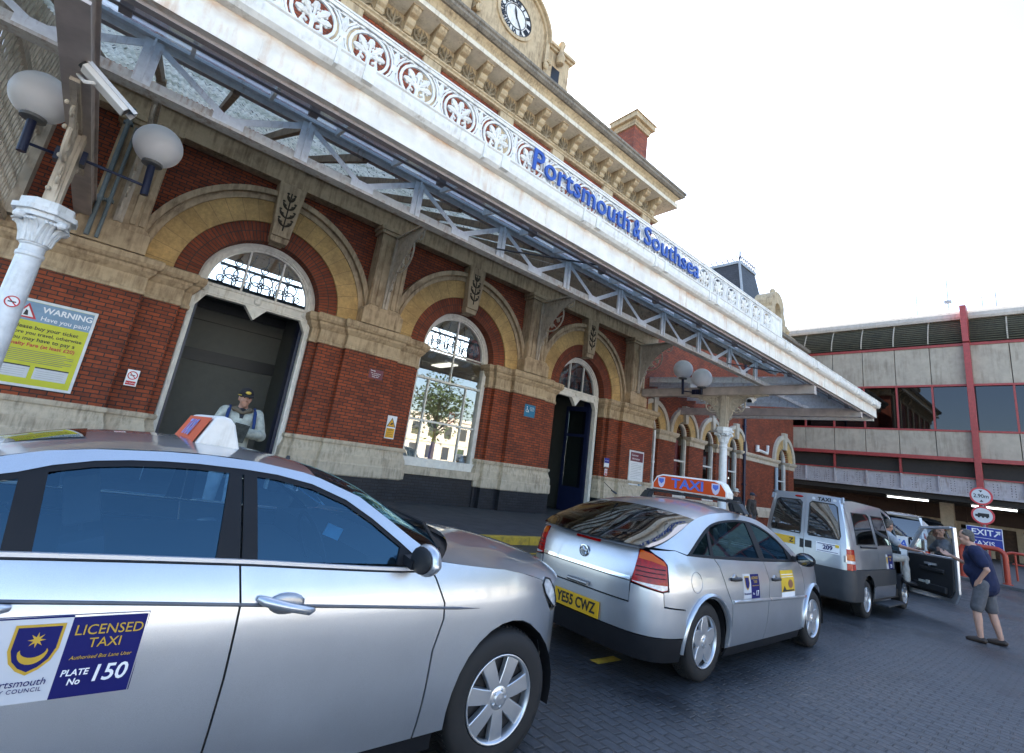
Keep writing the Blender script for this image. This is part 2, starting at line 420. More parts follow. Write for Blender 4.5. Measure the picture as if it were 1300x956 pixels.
# ------------------------------------------------------------------ station building
AC = [2.5, 8.7, 14.9]; PC = [-.6, 5.6, 11.8, 18.2]
SPR = 4.95; RO = 1.42
st = thing('station_building', 'red brick Victorian station with yellow stone arches, bracketed cornice and clock', 'railway station', (8.6, 13, zp(8.6)))
def offset_line(pl, d):
    out = []
    n = len(pl)
    for i in range(n):
        ns = []
        if i > 0: a, b_ = Vector(pl[i-1]), Vector(pl[i]); t = (b_-a).normalized(); ns.append(Vector((t.y, -t.x)))
        if i < n-1: a, b_ = Vector(pl[i]), Vector(pl[i+1]); t = (b_-a).normalized(); ns.append(Vector((t.y, -t.x)))
        if len(ns) == 1: o = ns[0]*d
        else:
            o = (ns[0]+ns[1]); o = o/(max(.3, o.dot(ns[0])))*d
        out.append((pl[i][0]+o.x, pl[i][1]+o.y))
    return out
def sweep(mb, pl, prof):
    """profile [(offset, z)] carried along a plan line (outside on the right of travel)"""
    n = len(pl); rows = [[(x, y, z) for x, y in offset_line(pl, d)] for d, z in prof]
    vs = [p for r in rows for p in r]; fs = []
    for j in range(len(rows)-1):
        for i in range(n-1): fs.append((j*n+i, j*n+i+1, (j+1)*n+i+1, (j+1)*n+i))
    mb.add(vs, fs)
    # closed top and bottom
    mb.add(rows[-1], [tuple(range(n))]); mb.add(rows[0], [tuple(range(n-1, -1, -1))])
def pier_plan(P, l=1, r=1):
    L = [(P-1.68, 13.62), (P-1.68, 13.3), (P-1.5, 13.3), (P-1.5, 13.13), (P-.8, 13.13), (P-.8, 12.95)] if l else [(P-1.9, 13.62), (P-1.9, 12.95)]
    Rr = [(P+.8, 12.95), (P+.8, 13.13), (P+1.5, 13.13), (P+1.5, 13.3), (P+1.68, 13.3), (P+1.68, 13.62)] if r else [(P+1.55, 12.95), (P+1.55, 13.62)]
    return L+Rr
BASE = [(.10, .80), (.125, .83), (.125, 1.10), (.10, 1.14), (.095, 1.34), (.06, 1.42), (.03, 1.52), (.03, 1.57), (.06, 1.6), (.07, 1.66), (.05, 1.69), (-.02, 1.70)]
IMP = [(.0, 4.14), (.035, 4.15), (.035, 4.22), (.012, 4.24), (.012, 4.52), (.05, 4.56), (.11, 4.64), (.12, 4.70), (.17, 4.73), (.21, 4.80), (.21, 4.91), (.15, 4.94), (-.02, 4.95)]
for i, P in enumerate(PC):
    pl = pier_plan(P, i > 0, i < 3)
    b = MB(); b.prxy(pl, zg(P)-.2, 4.2); b.build('brick_pier', M_BRICK, st)
    b = MB(); b.prxy(offset_line(pl, .085), zg(P)-.2, .80); b.build('blue_brick_plinth', M_BLUE, st)
    b = MB(); sweep(b, pl, BASE); b.build('stone_base', M_STONELT, st, bevel=.006)
    b = MB(); sweep(b, pl, IMP)
    # little fixings along the impost edge
    b.build('impost', M_STONE, st, bevel=.006)
    # upper pilaster
    b = MB(); b.box(P-.62, P+.62, 12.76, 13.32, 4.952, 5.38); b.prism([(P-.62, 5.38), (P+.62, 5.38), (P+.5, 5.5), (P-.5, 5.5)], lambda u, v, d: (u, d, v), 12.80, 13.32)
    b.box(P-.48, P+.48, 12.86, 13.32, 5.5, 7.75)
    for u in (-.40, -.24, .24, .40): b.box(P+u-.055, P+u+.055, 12.83, 12.87, 5.55, 7.6)
    b.box(P-.55, P+.55, 12.80, 13.32, 7.75, 7.86); b.box(P-.6, P+.6, 12.76, 13.32, 7.86, 7.98)
    b.build('pilaster', M_STONE, st, bevel=.01)
# bays: spandrels above the arches
b = MB()
edges = [(-2.6, 5.6), (5.6, 11.8), (11.8, 19.75)]
for cx, (xl, xr) in zip(AC, edges):
    poly = [(xl, 4.6), (cx-RO-.45, 4.6)]+arc(cx, SPR, RO+.45, PI, 0, 28)+[(cx+RO+.45, 4.6), (xr, 4.6), (xr, 8.02), (xl, 8.02)]
    b.prxz(poly, 13.31, 13.75)
b.build('spandrel_wall', M_BRICK, st)
def orn_key(mb, cx, zt, zb, wt, wb, y):
    mb.prxz([(cx-wb, zb), (cx+wb, zb), (cx+wt, zt), (cx-wt, zt)], y, 13.4)
def carve(mb, cx, z0, z1, y, w):
    """incised-looking leaf spray: thin dark strokes standing 3 mm proud"""
    n = 8
    mb.tube([(cx, y, lerp(z0, z1, t/n)) for t in range(n+1)], .018, 5)
    for s in (-1, 1):
        for k in range(4):
            zz = lerp(z0, z1, .12+.22*k); ww = w*(.45+.5*math.sin(1+k*.7))
            mb.tube([(cx+s*ww*t*(1-.25*t), y, zz+(z1-z0)*.16*(t**1.5)) for t in (0, .25, .5, .75, 1)], [.015, .026, .036, .034, .012], 5)
            mb.ell((cx+s*ww*.70, y, zz+(z1-z0)*.19), .040, .008, .03, 6, 4); mb.ell((cx+s*ww*.42, y, zz+(z1-z0)*.10), .030, .008, .026, 6, 4)
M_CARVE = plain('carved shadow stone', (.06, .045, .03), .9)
for cx in AC:
    b = MB(); b.ring(cx, SPR, RO, 1.92, 13.22, 13.62, n=44); b.build('brick_arch', M_BRICKRING, st)
    b = MB(); b.ring(cx, SPR, 1.921, 2.5, 13.17, 13.5, n=44); b.build('yellow_stone_arch', M_YELLOW, st)
    b = MB(); b.ring(cx, SPR, 2.501, 2.60, 13.13, 13.4, n=44); b.ring(cx, SPR, 2.60, 2.66, 13.17, 13.4, n=44); b.ring(cx, SPR, 2.66, 2.80, 13.05, 13.4, n=44)
    b.build('hood_mould', M_STONE, st)
    b = MB(); orn_key(b, cx, 7.98, 6.52, .34, .22, 12.93); b.prxz([(cx-.2, 6.36), (cx+.2, 6.36), (cx+.24, 6.52), (cx-.24, 6.52)], 12.98, 13.4)
    k = b.build('keystone', M_STONE, st, bevel=.012)
    b = MB(); carve(b, cx, 6.68, 7.75, 12.925, .26); b.build('carved_spray', M_CARVE, k)
# frieze under the canopy
b = MB(); b.box(-2.7, 19.8, 12.98, 13.75, 8.0, 8.5); b.box(-2.7, 19.8, 12.86, 13.75, 8.5, 8.62); b.box(-2.7, 19.8, 12.74, 13.75, 8.62, 8.8)
x = -2.2
b.build('stone_frieze', M_STONE, st, bevel=.01)
# upper storey
WX0, WX1 = -1.75, 18.95
b = MB(); b.box(WX0, WX1, 13.2, 24, 8.8, 15.4); b.build('upper_brick_wall', M_BRICK, st)
b = MB(); b.box(WX0, WX0+.3, 13.75, 24, .2, 8.8); b.box(WX1+.5, WX1+.8, 13.62, 24, zg(19)-.3, 8.8); b.box(-2.6, WX0, 13.62, 13.95, 0, 8.8); b.build('side_wall', M_BRICK, st)
for P in PC+[q+.25 for q in AC]: b = MB(); b.box(P-.34, P+.34, 13.06, 13.3, 8.8, 14.46); b.build('stone_strip', M_STONEUP, st, bevel=.01)
b = MB()
fr = [(WX0, 24), (WX0, 13.2), (WX1, 13.2), (WX1, 24)]
sweep(b, fr, [(.10, 14.46), (.16, 14.48), (.16, 14.54), (.22, 14.58), (.22, 14.63), (.02, 14.66)])
b.build('string_course', M_STONEUP, st, bevel=.008)
b = MB(); sweep(b, fr, [(.04, 14.63), (.04, 15.4), (-.2, 15.42)]); b.build('cornice_frieze', M_STONEUP, st)
# consoles
con = MB(); pan = MB(); caps = MB()
xs = []; x = WX0+.25
while x < WX1: xs.append(x); x += 1.0
prof = [(13.18, 14.72), (13.02, 14.72), (12.96, 14.78), (12.97, 14.90), (12.86, 14.96), (12.80, 15.06), (12.80, 15.14), (12.62, 15.18), (12.52, 15.26), (12.52, 15.38), (13.18, 15.38)]
x = xs[0]; con.pryz(prof, x-.14, x+.14); con.box(x-.18, x+.18, 12.49, 13.18, 15.38, 15.42)
spread(con.build('console', M_STONEUP, st, bevel=.008), [(x-xs[0], 0, 0) for x in xs[1:]])
con = MB(); con.prism([(WX1+13.2-u, v) for u, v in [(13.18, 14.72), (13.02, 14.72), (12.96, 14.9), (12.8, 15.06), (12.62, 15.18), (12.52, 15.26), (12.52, 15.38), (13.18, 15.38)]], lambda u, v, d: (u, d, v), 14.06, 14.34)
spread(con.build('console', M_STONEUP, st, bevel=.008), [(0, i, 0) for i in range(1, 9)])
rng = random.Random(4)
c = xs[0]+.5
for s in (-1, 1):
    for k in range(5):
        r = .06+.04*(k % 2); zc = 14.74+.10*k; xc = c+s*(.10+.05*((k*2) % 3))
        pan.tube([(xc+s*r*(1-.12*q)*math.cos(q*.8), 13.12, zc+r*(1-.12*q)*math.sin(q*.8)) for q in range(7)], .022, 4)
    pan.tube([(c, 13.10, 14.70), (c+s*.1, 13.08, 14.82), (c+s*.22, 13.10, 14.90), (c+s*.26, 13.10, 15.08), (c+s*.14, 13.08, 15.20)], [.03, .042, .034, .04, .016], 5)
    pan.tube([(c+s*.05, 13.09, 14.95), (c+s*.16, 13.07, 15.12), (c+s*.10, 13.08, 15.28)], [.03, .04, .012], 5)
pan.tube([(c, 13.09, 14.68), (c, 13.06, 15.0), (c, 13.09, 15.3)], [.04, .05, .016], 5)
spread(pan.build('carved_panel', plain('frieze carving darkened as shade', (.26, .20, .125), .9), st), [(x-xs[0], 0, 0) for x in xs[1:-1]])  # shadow of the carving is put into this darker stone colour
b = MB(); sweep(b, fr, [(.0, 15.40), (.86, 15.42), (.86, 15.60), (.80, 15.62), (.0, 15.62)]); b.build('cornice_fascia', dirty('clean cornice stone', (.72, .64, .50), (.36, .28, .18), .35, 2, .8), st, bevel=.006)
b = MB(); sweep(b, fr, [(.3, 15.61), (.84, 15.62), (.84, 15.66), (.74, 15.72), (.80, 15.86), (.92, 15.98)]); b.build('cornice_ogee', M_STONEUP, st)
b = MB(); sweep(b, fr, [(.3, 15.97), (1.00, 15.98), (1.10, 16.06), (1.10, 16.16), (1.16, 16.2), (1.16, 16.30), (.6, 16.36), (.1, 16.40)])
for x in [WX0+1.9*i for i in range(11)]: b.box(x-.3, x+.3, 12.30, 12.9, 16.34, 16.52)
b.build('cornice_top', M_STONEDK, st, bevel=.008)
M_SLATE = brick('slates', (.05, .052, .06), (.035, .036, .042), (.015, .015, .017), w=.3, h=.2, rough=.6)
b = MB(); b.box(WX0-.2, WX1+.2, 13.0, 24, 16.38, 16.7); b.build('parapet', M_STONEDK, st)
b = MB(); b.add([(WX0+.2, 13.4, 16.7), (WX1-.2, 13.4, 16.7), (WX1-.2, 24, 16.7), (WX0+.2, 24, 16.7), (WX0+3, 17, 18.2), (WX1-3, 17, 18.2), (WX1-3, 21, 18.2), (WX0+3, 21, 18.2)], [(0, 1, 5, 4), (1, 2, 6, 5), (2, 3, 7, 6), (3, 0, 4, 7), (4, 5, 6, 7)])
b.build('main_roof', M_SLATE, st)
# clock gable
CX, CZ, CY = 8.42, 18.50, 12.72
b = MB()
b.prxz([(CX-1.9, 16.5), (CX+1.9, 16.5), (CX+1.62, 17.5)]+[(CX+1.62*math.cos(t), CZ+1.62*math.sin(t)) for t in [0+PI*i/24 for i in range(25)]]+[(CX-1.62, 17.5)], CY+.1, 13.6)
b.build('clock_gable', M_STONEUP, st)
b = MB(); b.ring(CX, CZ, 1.62, 1.74, CY, 13.6, n=32); b.ring(CX, CZ, 1.74, 1.84, CY-.14, 13.6, n=32); b.build('gable_moulding', M_STONEUP, st)
for s in (-1, 1):
    b = MB(); b.box(CX+s*1.62-.0, CX+s*1.80, CY-.05, 13.6, 17.55, CZ)
    b.tube([(CX+s*(1.78+.13*math.cos(q)), CY-.06, 17.55+.13*math.sin(q)) for q in [i*.6 for i in range(9)]], .07, 6)
    b.ell((CX+s*1.72, CY-.06, 17.38), .13, .1, .17, 8, 6); b.build('gable_scroll', M_STONEUP, st)
b = MB(); b.ring(CX, CZ, .80, .94, CY+.02, 13.2, 0, 2*PI, n=40); b.build('clock_surround', M_STONEUP, st)
ck = None
b = MB(); b.lathe([(.80, 0), (.80, .02), (0.001, .021)], 40, M=Matrix.Translation((CX, CY+.08, CZ)) @ Matrix.Rotation(R(90), 4, 'X'))
ck = b.build('clock', M_WHITE, st)
b = MB(); b.ring(CX, CZ, .77, .80, CY+.035, CY+.06, 0, 2*PI, n=40)
b.ring(CX, CZ, .50, .52, CY+.035, CY+.06, 0, 2*PI, n=40)
ROM = ['XII', 'I', 'II', 'III', 'IIII', 'V', 'VI', 'VII', 'VIII', 'IX', 'X', 'XI']
for k, s in enumerate(ROM):
    th = PI/2-k*PI/6
    def fn(u, v, d, th=th):
        r = .645+v*.98; a = u
        return (CX+r*math.cos(th)+a*math.sin(th), CY+.045-d, CZ+r*math.sin(th)-a*math.cos(th))
    b.text(s, .27, fn, .012, .012)
for k in range(60):
    th = k*PI/30; b.beam((CX+.745*math.cos(th), CY+.05, CZ+.745*math.sin(th)), (CX+.785*math.cos(th), CY+.05, CZ+.785*math.sin(th)), .02, .012)
b.build('numerals', M_BLACK, ck)
b = MB()
def hand(L, w, ang):
    d = Vector((math.sin(ang), 0, math.cos(ang))); n = Vector((d.z, 0, -d.x)); o = Vector((CX, CY+.015, CZ))
    pts = [o-d*.12+n*w*.5, o+d*L*.55+n*w, o+d*L, o+d*L*.55-n*w, o-d*.12-n*w*.5]
    b.add(pts+[p+Vector((0, .012, 0)) for p in pts], [(0, 1, 2, 3, 4), (9, 8, 7, 6, 5)]+[(i, (i+1) % 5, 5+(i+1) % 5, 5+i) for i in range(5)])
hand(.44, .05, R(343)); hand(.70, .032, R(147))
b.build('hands', M_BLACK, ck)
# stub walls flanking the clock gable
for s, nm in ((1, 1), (-1, 1)):
    x0, x1 = CX+s*1.86, CX+s*3.3
    b = MB(); b.box(x0, x1, CY+.25, 13.6, 16.5, 18.72); b.box(x0, x1+s*.1, CY+.15, 13.7, 18.72, 18.84); b.box(x0, x1+s*.18, CY+.06, 13.75, 18.84, 18.98)
    b.prxz([(x1+s*.02, 16.5), (x1+s*.30, 16.5), (x1+s*.22, 17.0), (x1+s*.02, 17.8)], CY+.3, 13.5)
    b.ell((x1+s*.28, CY+.4, 17.05), .14, .14, .14, 8, 6)
    b.lathe([(.001, 18.1), (.16, 18.12), (.2, 18.4), (.14, 18.6), (.09, 18.8), (.13, 18.95), (.17, 19.1), (.12, 19.22), (.001, 19.3)], 12, c=(CX+s*2.55, CY+.05, 0))
    b.build('parapet_block', M_STONEUP, st, bevel=.01)
    b = MB(); b.box(CX+s*2.3, CX+s*2.75, CY+.236, CY+.3, 17.1, 18.0); b.build('niche', M_BLACK, st)
# chimney on the corner
b = MB(); b.box(17.55, 18.75, 13.75, 14.95, 16.5, 19.9); b.build('chimney_stack', brick('chimney brick', (.36, .085, .035), (.20, .045, .022), (.12, .08, .06), w=.3, h=.11), st)
b = MB(); b.box(17.42, 18.88, 13.62, 15.08, 16.5, 17.9); b.build('chimney_base', M_STONEUP, st, bevel=.01)
b = MB(); b.box(17.47, 18.83, 13.67, 15.03, 19.76, 19.9); b.box(17.45, 18.85, 13.65, 15.05, 19.9, 20.1); b.box(17.28, 19.02, 13.48, 15.22, 20.1, 20.4)
b.add([(17.2, 13.4, 20.4), (19.1, 13.4, 20.4), (19.1, 15.3, 20.4), (17.2, 15.3, 20.4), (18.15, 14.35, 20.75)], [(0, 1, 4), (1, 2, 4), (2, 3, 4), (3, 0, 4), (3, 2, 1, 0)])
b.build('chimney_cap', M_STONEUP, st, bevel=.01)

# ------------------------------------------------------------------ doors and window of the main front
M_GLASS = glass('window glass', (.72, .78, .80), .10)
M_GLASSUP = glass('fanlight glass', (.42, .52, .60), .08)
M_MIRRORLACE = plain('blue grey mirrored lace', (.035, .055, .075), .5)
def quatre(mb, cx, cz, y, s):
    w = .014
    def cir(x, z, r): mb.ring(x, z, r-w, r+w, y, y+.025, 0, 2*PI, n=14)
    for a in range(4): cir(cx+.5*s*math.cos(PI/4+a*PI/2)*.7, cz+.5*s*math.sin(PI/4+a*PI/2)*.7, .36*s)
    cir(cx, cz, .17*s)
def filigree(mb, cx, z0, r, y):
    """lace imitating the mirrored railing inside a half round: two rows of quatrefoils linked by S-curves, clipped to the arch"""
    s = .44
    for j in range(2):
        z = z0+.30+j*.52
        for i in range(-3, 4):
            x = cx+(i+(.5 if j else 0))*.62
            if (x-cx)**2+(z-SPR+.04)**2 < (r-.22)**2 and z > z0: quatre(mb, x, z, y, s)
            if (x+.31-cx)**2+(z-SPR)**2 < (r-.08)**2: mb.ring(x+.31, z-.1, .075, .10, y, y+.025, 0, 2*PI, n=10)
    for i in range(-4, 5):
        x = cx+i*.31
        zt = math.sqrt(max(0, (r-.02)**2-(x-cx)**2))+SPR
        pts = [(x+.05*math.sin(k*1.3+i), y+.012, lerp(z0, zt, k/7)) for k in range(8)]
        if zt-z0 > .1: mb.tube(pts, .012, 5)
    mb.beam((cx-r*.86, y+.01, z0+.58), (cx+r*.86, y+.01, z0+.58), .02, .07)
def fanlight(parent, cx, z0, mull, frame_mat=M_WHITE):
    y = 13.58
    b = MB(); b.ring(cx, SPR+.02, 1.24, 1.43, y-.06, y+.12, n=40); b.ring(cx, SPR+.02, 1.19, 1.24, y-.02, y+.1, n=40); b.ring(cx, SPR+.02, 1.30, 1.36, y-.09, y, n=40)
    fr_ = b.build('arched_frame', frame_mat, parent)
    b = MB(); b.add([(cx+1.22*math.cos(t), y+.05, SPR+.02+1.22*math.sin(t)) for t in [PI*i/32 for i in range(33)]]+([(cx-1.22, y+.05, z0), (cx+1.22, y+.05, z0)]), [tuple(range(35))])
    b.build('fanlight_glass', M_GLASSUP, parent, fixn=False)
    for mx in mull:
        zt = SPR+math.sqrt(max(0.01, 1.2**2-mx**2)); b = MB(); b.box(cx+mx-.022, cx+mx+.022, y, y+.09, z0, zt); b.build('glazing_bar', frame_mat, parent)
    b = MB(); filigree(b, cx, z0+.02, 1.18, y+.09); b.build('mirrored_railing_lace', M_MIRRORLACE, parent)  # made-up lace stands for the canopy railing mirrored in the glass
def doorway(cx, open_all):
    d = st
    z0 = zp(cx)
    b = MB()
    for s in (-1, 1):
        b.box(cx+s*1.29, cx+s*1.43, 13.5, 13.7, z0, SPR+.02); b.box(cx+s*1.335, cx+s*1.395, 13.47, 13.7, z0, SPR)
    tr = [(cx-1.29, 4.98), (cx-1.29, 4.36), (cx-1.12, 4.66), (cx-.26, 4.66), (cx, 4.34), (cx+.26, 4.66), (cx+1.12, 4.66), (cx+1.29, 4.36), (cx+1.29, 4.98)]
    b.prxz(tr, 13.50, 13.68); b.box(cx-1.3, cx+1.3, 13.46, 13.7, 4.90, 4.97); b.box(cx-1.3, cx+1.3, 13.48, 13.7, 4.70, 4.73)
    for u in (-1.2, 0, 1.2): b.lathe([(.09, 0), (.09, .03), (.05, .05)], 14, M=Matrix.Translation((cx+u, 13.5, 4.82)) @ Matrix.Rotation(R(90), 4, 'X'))
    b.build('door_frame', M_WHITE, st, bevel=.006)
    fanlight(st, cx, 4.98, (-.42, .42))
doorway(AC[0], True); doorway(AC[2], False)
M_LOBBY = plain('lobby panel', (.085, .09, .082), .6, var=.08)
def lobby(cx, yb, zt):
    z0 = zp(cx)
    b = MB(); b.box(cx-1.9, cx+1.9, yb, yb+.1, z0, zt); o = b.build('lobby_partition', M_LOBBY, st)
    for dy, za, zb_ in ((.06, 3.28, 3.62), (.012, 1.06, 1.10), (.012, 4.42, 4.45), (.08, zt-.25, zt)): b = MB(); b.box(cx-1.9, cx+1.9, yb-dy, yb-.001, za, zb_); b.build('dark_rail', M_BLACK, o)
    b = MB()
    for s in (-1, 1):
        b.box(cx+s*1.36, cx+s*1.95, 13.8, yb+.1, z0, zt)
    b.box(cx-1.95, cx+1.95, 13.72, yb+.1, zt, zt+.1)
    b.build('lobby_lining', M_LOBBY, st)
    for s in (-1, 1): b = MB(); b.box(cx+s*1.22, cx+s*1.36, 13.72, 14.1, z0, 4.7); b.build('door_jamb', M_NAVY, st)
lobby(AC[0], 15.9, 5.02); lobby(AC[2], 16.2, 5.02)
# navy doors of the right-hand doorway, the right leaf half open
for sx, ang in ((1, R(-78)),):
    b = MB(); Mx = Matrix.Translation((AC[2]+1.2, 13.75, 0)) @ Matrix.Rotation(ang, 4, 'Z')
    z0 = zp(15)+.02
    b.box(-1.15, -1.0, 0, .05, z0, 4.5, Mx); b.box(-.15, 0, 0, .05, z0, 4.5, Mx); b.box(-1.0, -.15, 0, .05, z0, z0+1.0, Mx); b.box(-1.0, -.15, 0, .05, 4.3, 4.5, Mx); b.box(-1.0, -.15, 0, .05, 3.2, 3.32, Mx)
    d = b.build('entrance_door', M_NAVY, st)
    b = MB(); b.box(-1.0, -.15, .02, .03, z0+1.0, 4.3, Mx); b.build('door_glass', M_GLASS, d)
# shop window
cx = AC[1]
b = MB()
for s in (-1, 1): b.box(cx+s*1.27, cx+s*1.43, 13.5, 13.7, 1.30, SPR+.02)
b.box(cx-1.45, cx+1.45, 13.42, 13.72, 1.24, 1.50); b.box(cx-1.3, cx+1.3, 13.54, 13.68, 3.96, 4.03)
b.box(cx-1.3, cx+1.3, 13.56, 13.66, 4.96, 5.0)
wf = b.build('window_frame', M_WHITE, st, bevel=.006)
for a in [(cx+mx-.022, cx+mx+.022, 13.57, 13.65, 1.5, 3.96) for mx in (-.78, .72)]+[(cx-1.27, cx+1.27, 13.575, 13.645, 2.62, 2.68), (cx+.0, cx+.04, 13.57, 13.65, 4.03, 4.98)]: b = MB(); b.box(*a); b.build('glazing_bar', M_WHITE, wf)
b = MB(); b.add([(cx-1.27, 13.62, 1.5), (cx+1.27, 13.62, 1.5), (cx+1.27, 13.62, 4.98), (cx-1.27, 13.62, 4.98)], [(0, 1, 2, 3)])
b.build('window_pane', glass('shop window glass', (.75, .8, .8), .26), wf, fixn=False)
fanlight(st, cx, 4.98, (.02,))
b = MB(); b.box(cx-1.66, cx+1.66, 13.16, 13.7, 1.0, 1.24); b.build('window_sill', M_STONELT, st, bevel=.01)
b = MB(); b.box(cx-1.62, cx+1.62, 13.26, 13.7, zg(9)-.2, 1.0); b.build('window_apron', M_BLUE, st)
# shop room behind the window
M_ROOM = plain('shop wall cream', (.42, .36, .22), .7)
b = MB(); b.box(cx-1.95, cx-1.85, 13.76, 17, .2, 4.9); b.box(cx+1.85, cx+1.95, 13.76, 17, .2, 4.9); b.box(cx-1.95, cx+1.95, 17, 17.1, .2, 4.9); b.box(cx-1.95, cx+1.95, 13.76, 17.1, .1, .25)
b.build('shop_wall', M_ROOM, st)
b = MB(); b.box(cx-1.95, cx+1.95, 13.76, 17.1, 4.9, 4.96); b.build('shop_ceiling', M_WHITE, st)
m, nt2, pb = _new('lit ceiling panel'); pb.inputs['Emission Color'].default_value = (1, .95, .82, 1); pb.inputs['Emission Strength'].default_value = .45
b = MB(); b.box(cx+.5, cx+.9, 14.6, 15.8, 4.86, 4.895); b.build('ceiling_lamp_panel', m, st)
# hall behind: floor, side walls, roof; upper end opened so sky imitates the fanlight reflection; roof added to block sun
b = MB(); b.box(-1.4, 19.2, 28, 28.3, 0, 5.0); b.box(-1.4, 19.2, 24, 28.3, 14.9, 15.2); b.build('hall_wall', M_ROOM, st)
b = MB(); b.box(WX0, -1.4, 24, 28.3, 0, 15.2); b.box(19.2, 19.5, 24, 28.3, 0, 15.2); b.build('hall_side_wall', M_BRICK, st)
# the hall between Y 13.75 and 24 below the upper storey
b = MB(); b.box(-1.4, 19.2, 13.76, 24, 8.76, 8.79); b.build('hall_ceiling', M_ROOM, st)

# ------------------------------------------------------------------ set back wing with round windows
wg = thing('station_wing', 'set back brick wing of the station with round headed white sash windows', 'station wing', (30, 14.2, zg(30)))
WC = [21.45, 24.5, 27.55, 30.6]; WS = 4.42
b = MB()
XE = 40.2
polys = []
xs_ = [19.76, 22.98, 26.02, 29.08, 32.4]
for cx, (xl, xr) in zip(WC, zip(xs_, xs_[1:])):
    r = .74
    polys.append([(xl, -.6), (xl, 13.2), (xr, 13.2), (xr, -.6), (cx+r, -.6), (cx+r, WS)]+arc(cx, WS, r, 0, PI, 18)[1:]+[(cx-r, -.6)])
for p in polys: b.prxz(p, 14.2, 14.7)
r = .95; cx = 38.2
b.prxz([(32.4, -.6), (32.4, 13.2), (XE, 13.2), (XE, -.6), (cx+r, -.6), (cx+r, WS)]+arc(cx, WS, r, 0, PI, 18)[1:]+[(cx-r, -.6)], 14.2, 14.7)
b.box(XE-.4, XE, 14.7, 24, -.6, 13.2); b.box(19.76, XE-.4, 15.6, 15.7, -.6, 12.5)
b.build('brick_wall', M_BRICK, wg)
for cx in WC: b = MB(); b.box(cx-.74, cx+.74, 14.22, 14.7, -.6, 1.15); b.build('window_apron', M_BRICK, wg)
sw = [(19.76, 14.2), (XE, 14.2), (XE, 24)]
b = MB(); sweep(b, sw, [(.02, .5), (.12, .52), (.12, .95), (.05, 1.1), (.03, 1.12), (-.02, 1.14)])
b.build('stone_base', M_STONELT, wg)
b = MB(); sweep(b, sw, [(.1, 12.4), (.3, 12.6), (.3, 12.75), (.7, 12.9), (.7, 13.05), (.95, 13.2), (1.0, 13.4), (.2, 13.5)]); b.build('eaves_cornice', M_STONEDK, wg)
for cx, rr in [(c, .74) for c in WC]+[(38.2, .95)]:
    k = rr/.74; b = MB(); b.ring(cx, WS, rr, rr+.5*k, 14.12, 14.5, n=22); b.build('yellow_stone_arch', M_YELLOW, wg)
for cx, rr in [(c, .74) for c in WC]+[(38.2, .95)]:
    k = rr/.74; b = MB()
    b.ring(cx, WS, rr+.5*k, rr+.72*k, 14.02, 14.5, n=22)
    b.prxz([(cx-.12*k, WS+rr-.1), (cx+.12*k, WS+rr-.1), (cx+.2*k, WS+rr+.85*k), (cx-.2*k, WS+rr+.85*k)], 13.95, 14.4)
    b.build('hood_mould', dirty('pale hood stone', (.56, .50, .40), (.3, .25, .18), .4, 2, .8), wg)
segs = [(19.8, WC[0]-.74)]+[(WC[i]+.74, WC[i+1]-.74) for i in range(3)]+[(WC[3]+.74, 38.2-.95), (38.2+.95, XE+.02)]
for x0, x1 in segs:
    b = MB(); sweep(b, [(x0, 14.7), (x0, 14.18), (x1, 14.18), (x1, 14.7)], [(.0, 3.95), (.03, 3.96), (.03, 4.18), (.13, 4.28), (.16, 4.38), (.16, 4.44), (-.02, 4.46)])
    b.build('impost_band', M_STONELT, wg)
for cx, rr in [(c, .74) for c in WC]+[(38.2, .95)]:
    b = MB(); b.ring(cx, WS, rr-.13, rr, 14.38, 14.56, n=22)
    for s in (-1, 1): b.box(cx+s*(rr-.13), cx+s*rr, 14.38, 14.56, 1.15 if rr < .9 else zg(38), WS)
    b.box(cx-rr+.1, cx+rr-.1, 14.40, 14.54, 3.02, 3.10)
    if rr < .9: b.box(cx-rr, cx+rr, 14.3, 14.58, 1.1, 1.26)
    f = b.build('sash_window', M_WHITE, wg)
    b = MB(); b.add([(cx+(rr-.1)*math.cos(t), 14.5, WS+(rr-.1)*math.sin(t)) for t in [PI*i/20 for i in range(21)]]+[(cx-rr+.1, 14.5, 1.15), (cx+rr-.1, 14.5, 1.15)], [tuple(range(23))])
    b.build('pane', glass('dark sash glass', (.16, .19, .2), .22), f, fixn=False)
def pipe(parent, x, y, z0, z1, r, mat, name='drainpipe'):
    b = MB(); b.cyl((x, y, z0), (x, y, z1), r, n=10)
    z = z0+.8
    while z < z1: b.cyl((x, y, z), (x, y, z+.09), r*1.35, n=10); b.box(x-r*1.9, x+r*1.9, y, y+.1, z+.02, z+.07); z += 1.8
    return b.build(name, mat, parent, smooth=40)
pipe(wg, 31.75, 14.06, zg(32), 12.4, .085, M_NAVY)
pipe(wg, 36.7, 14.06, zg(37), 3.9, .11, plain('pale blue grey pipe', (.30, .38, .45), .5))
pipe(st, 19.83, 12.9, zp(19.8), 4.1, .05, plain('white pipe', (.7, .72, .74), .4))
pipe(st, -.98, 12.70, 5.0, 8.0, .045, plain('grey pipe', (.16, .2, .22), .4)); pipe(st, -.82, 12.70, 5.0, 7.6, .035, MATS['grey pipe'])
# white bracket pipe on the wing
b = MB(); b.tube([(33.6, 14.1, 4.78), (34.9, 13.95, 4.66), (35.0, 13.95, 5.2)], .1, 8); b.cyl((33.5, 14.0, 4.62), (33.5, 14.0, 5.05), .12, n=8); b.build('vent_pipe', M_WHITE, wg, smooth=40)
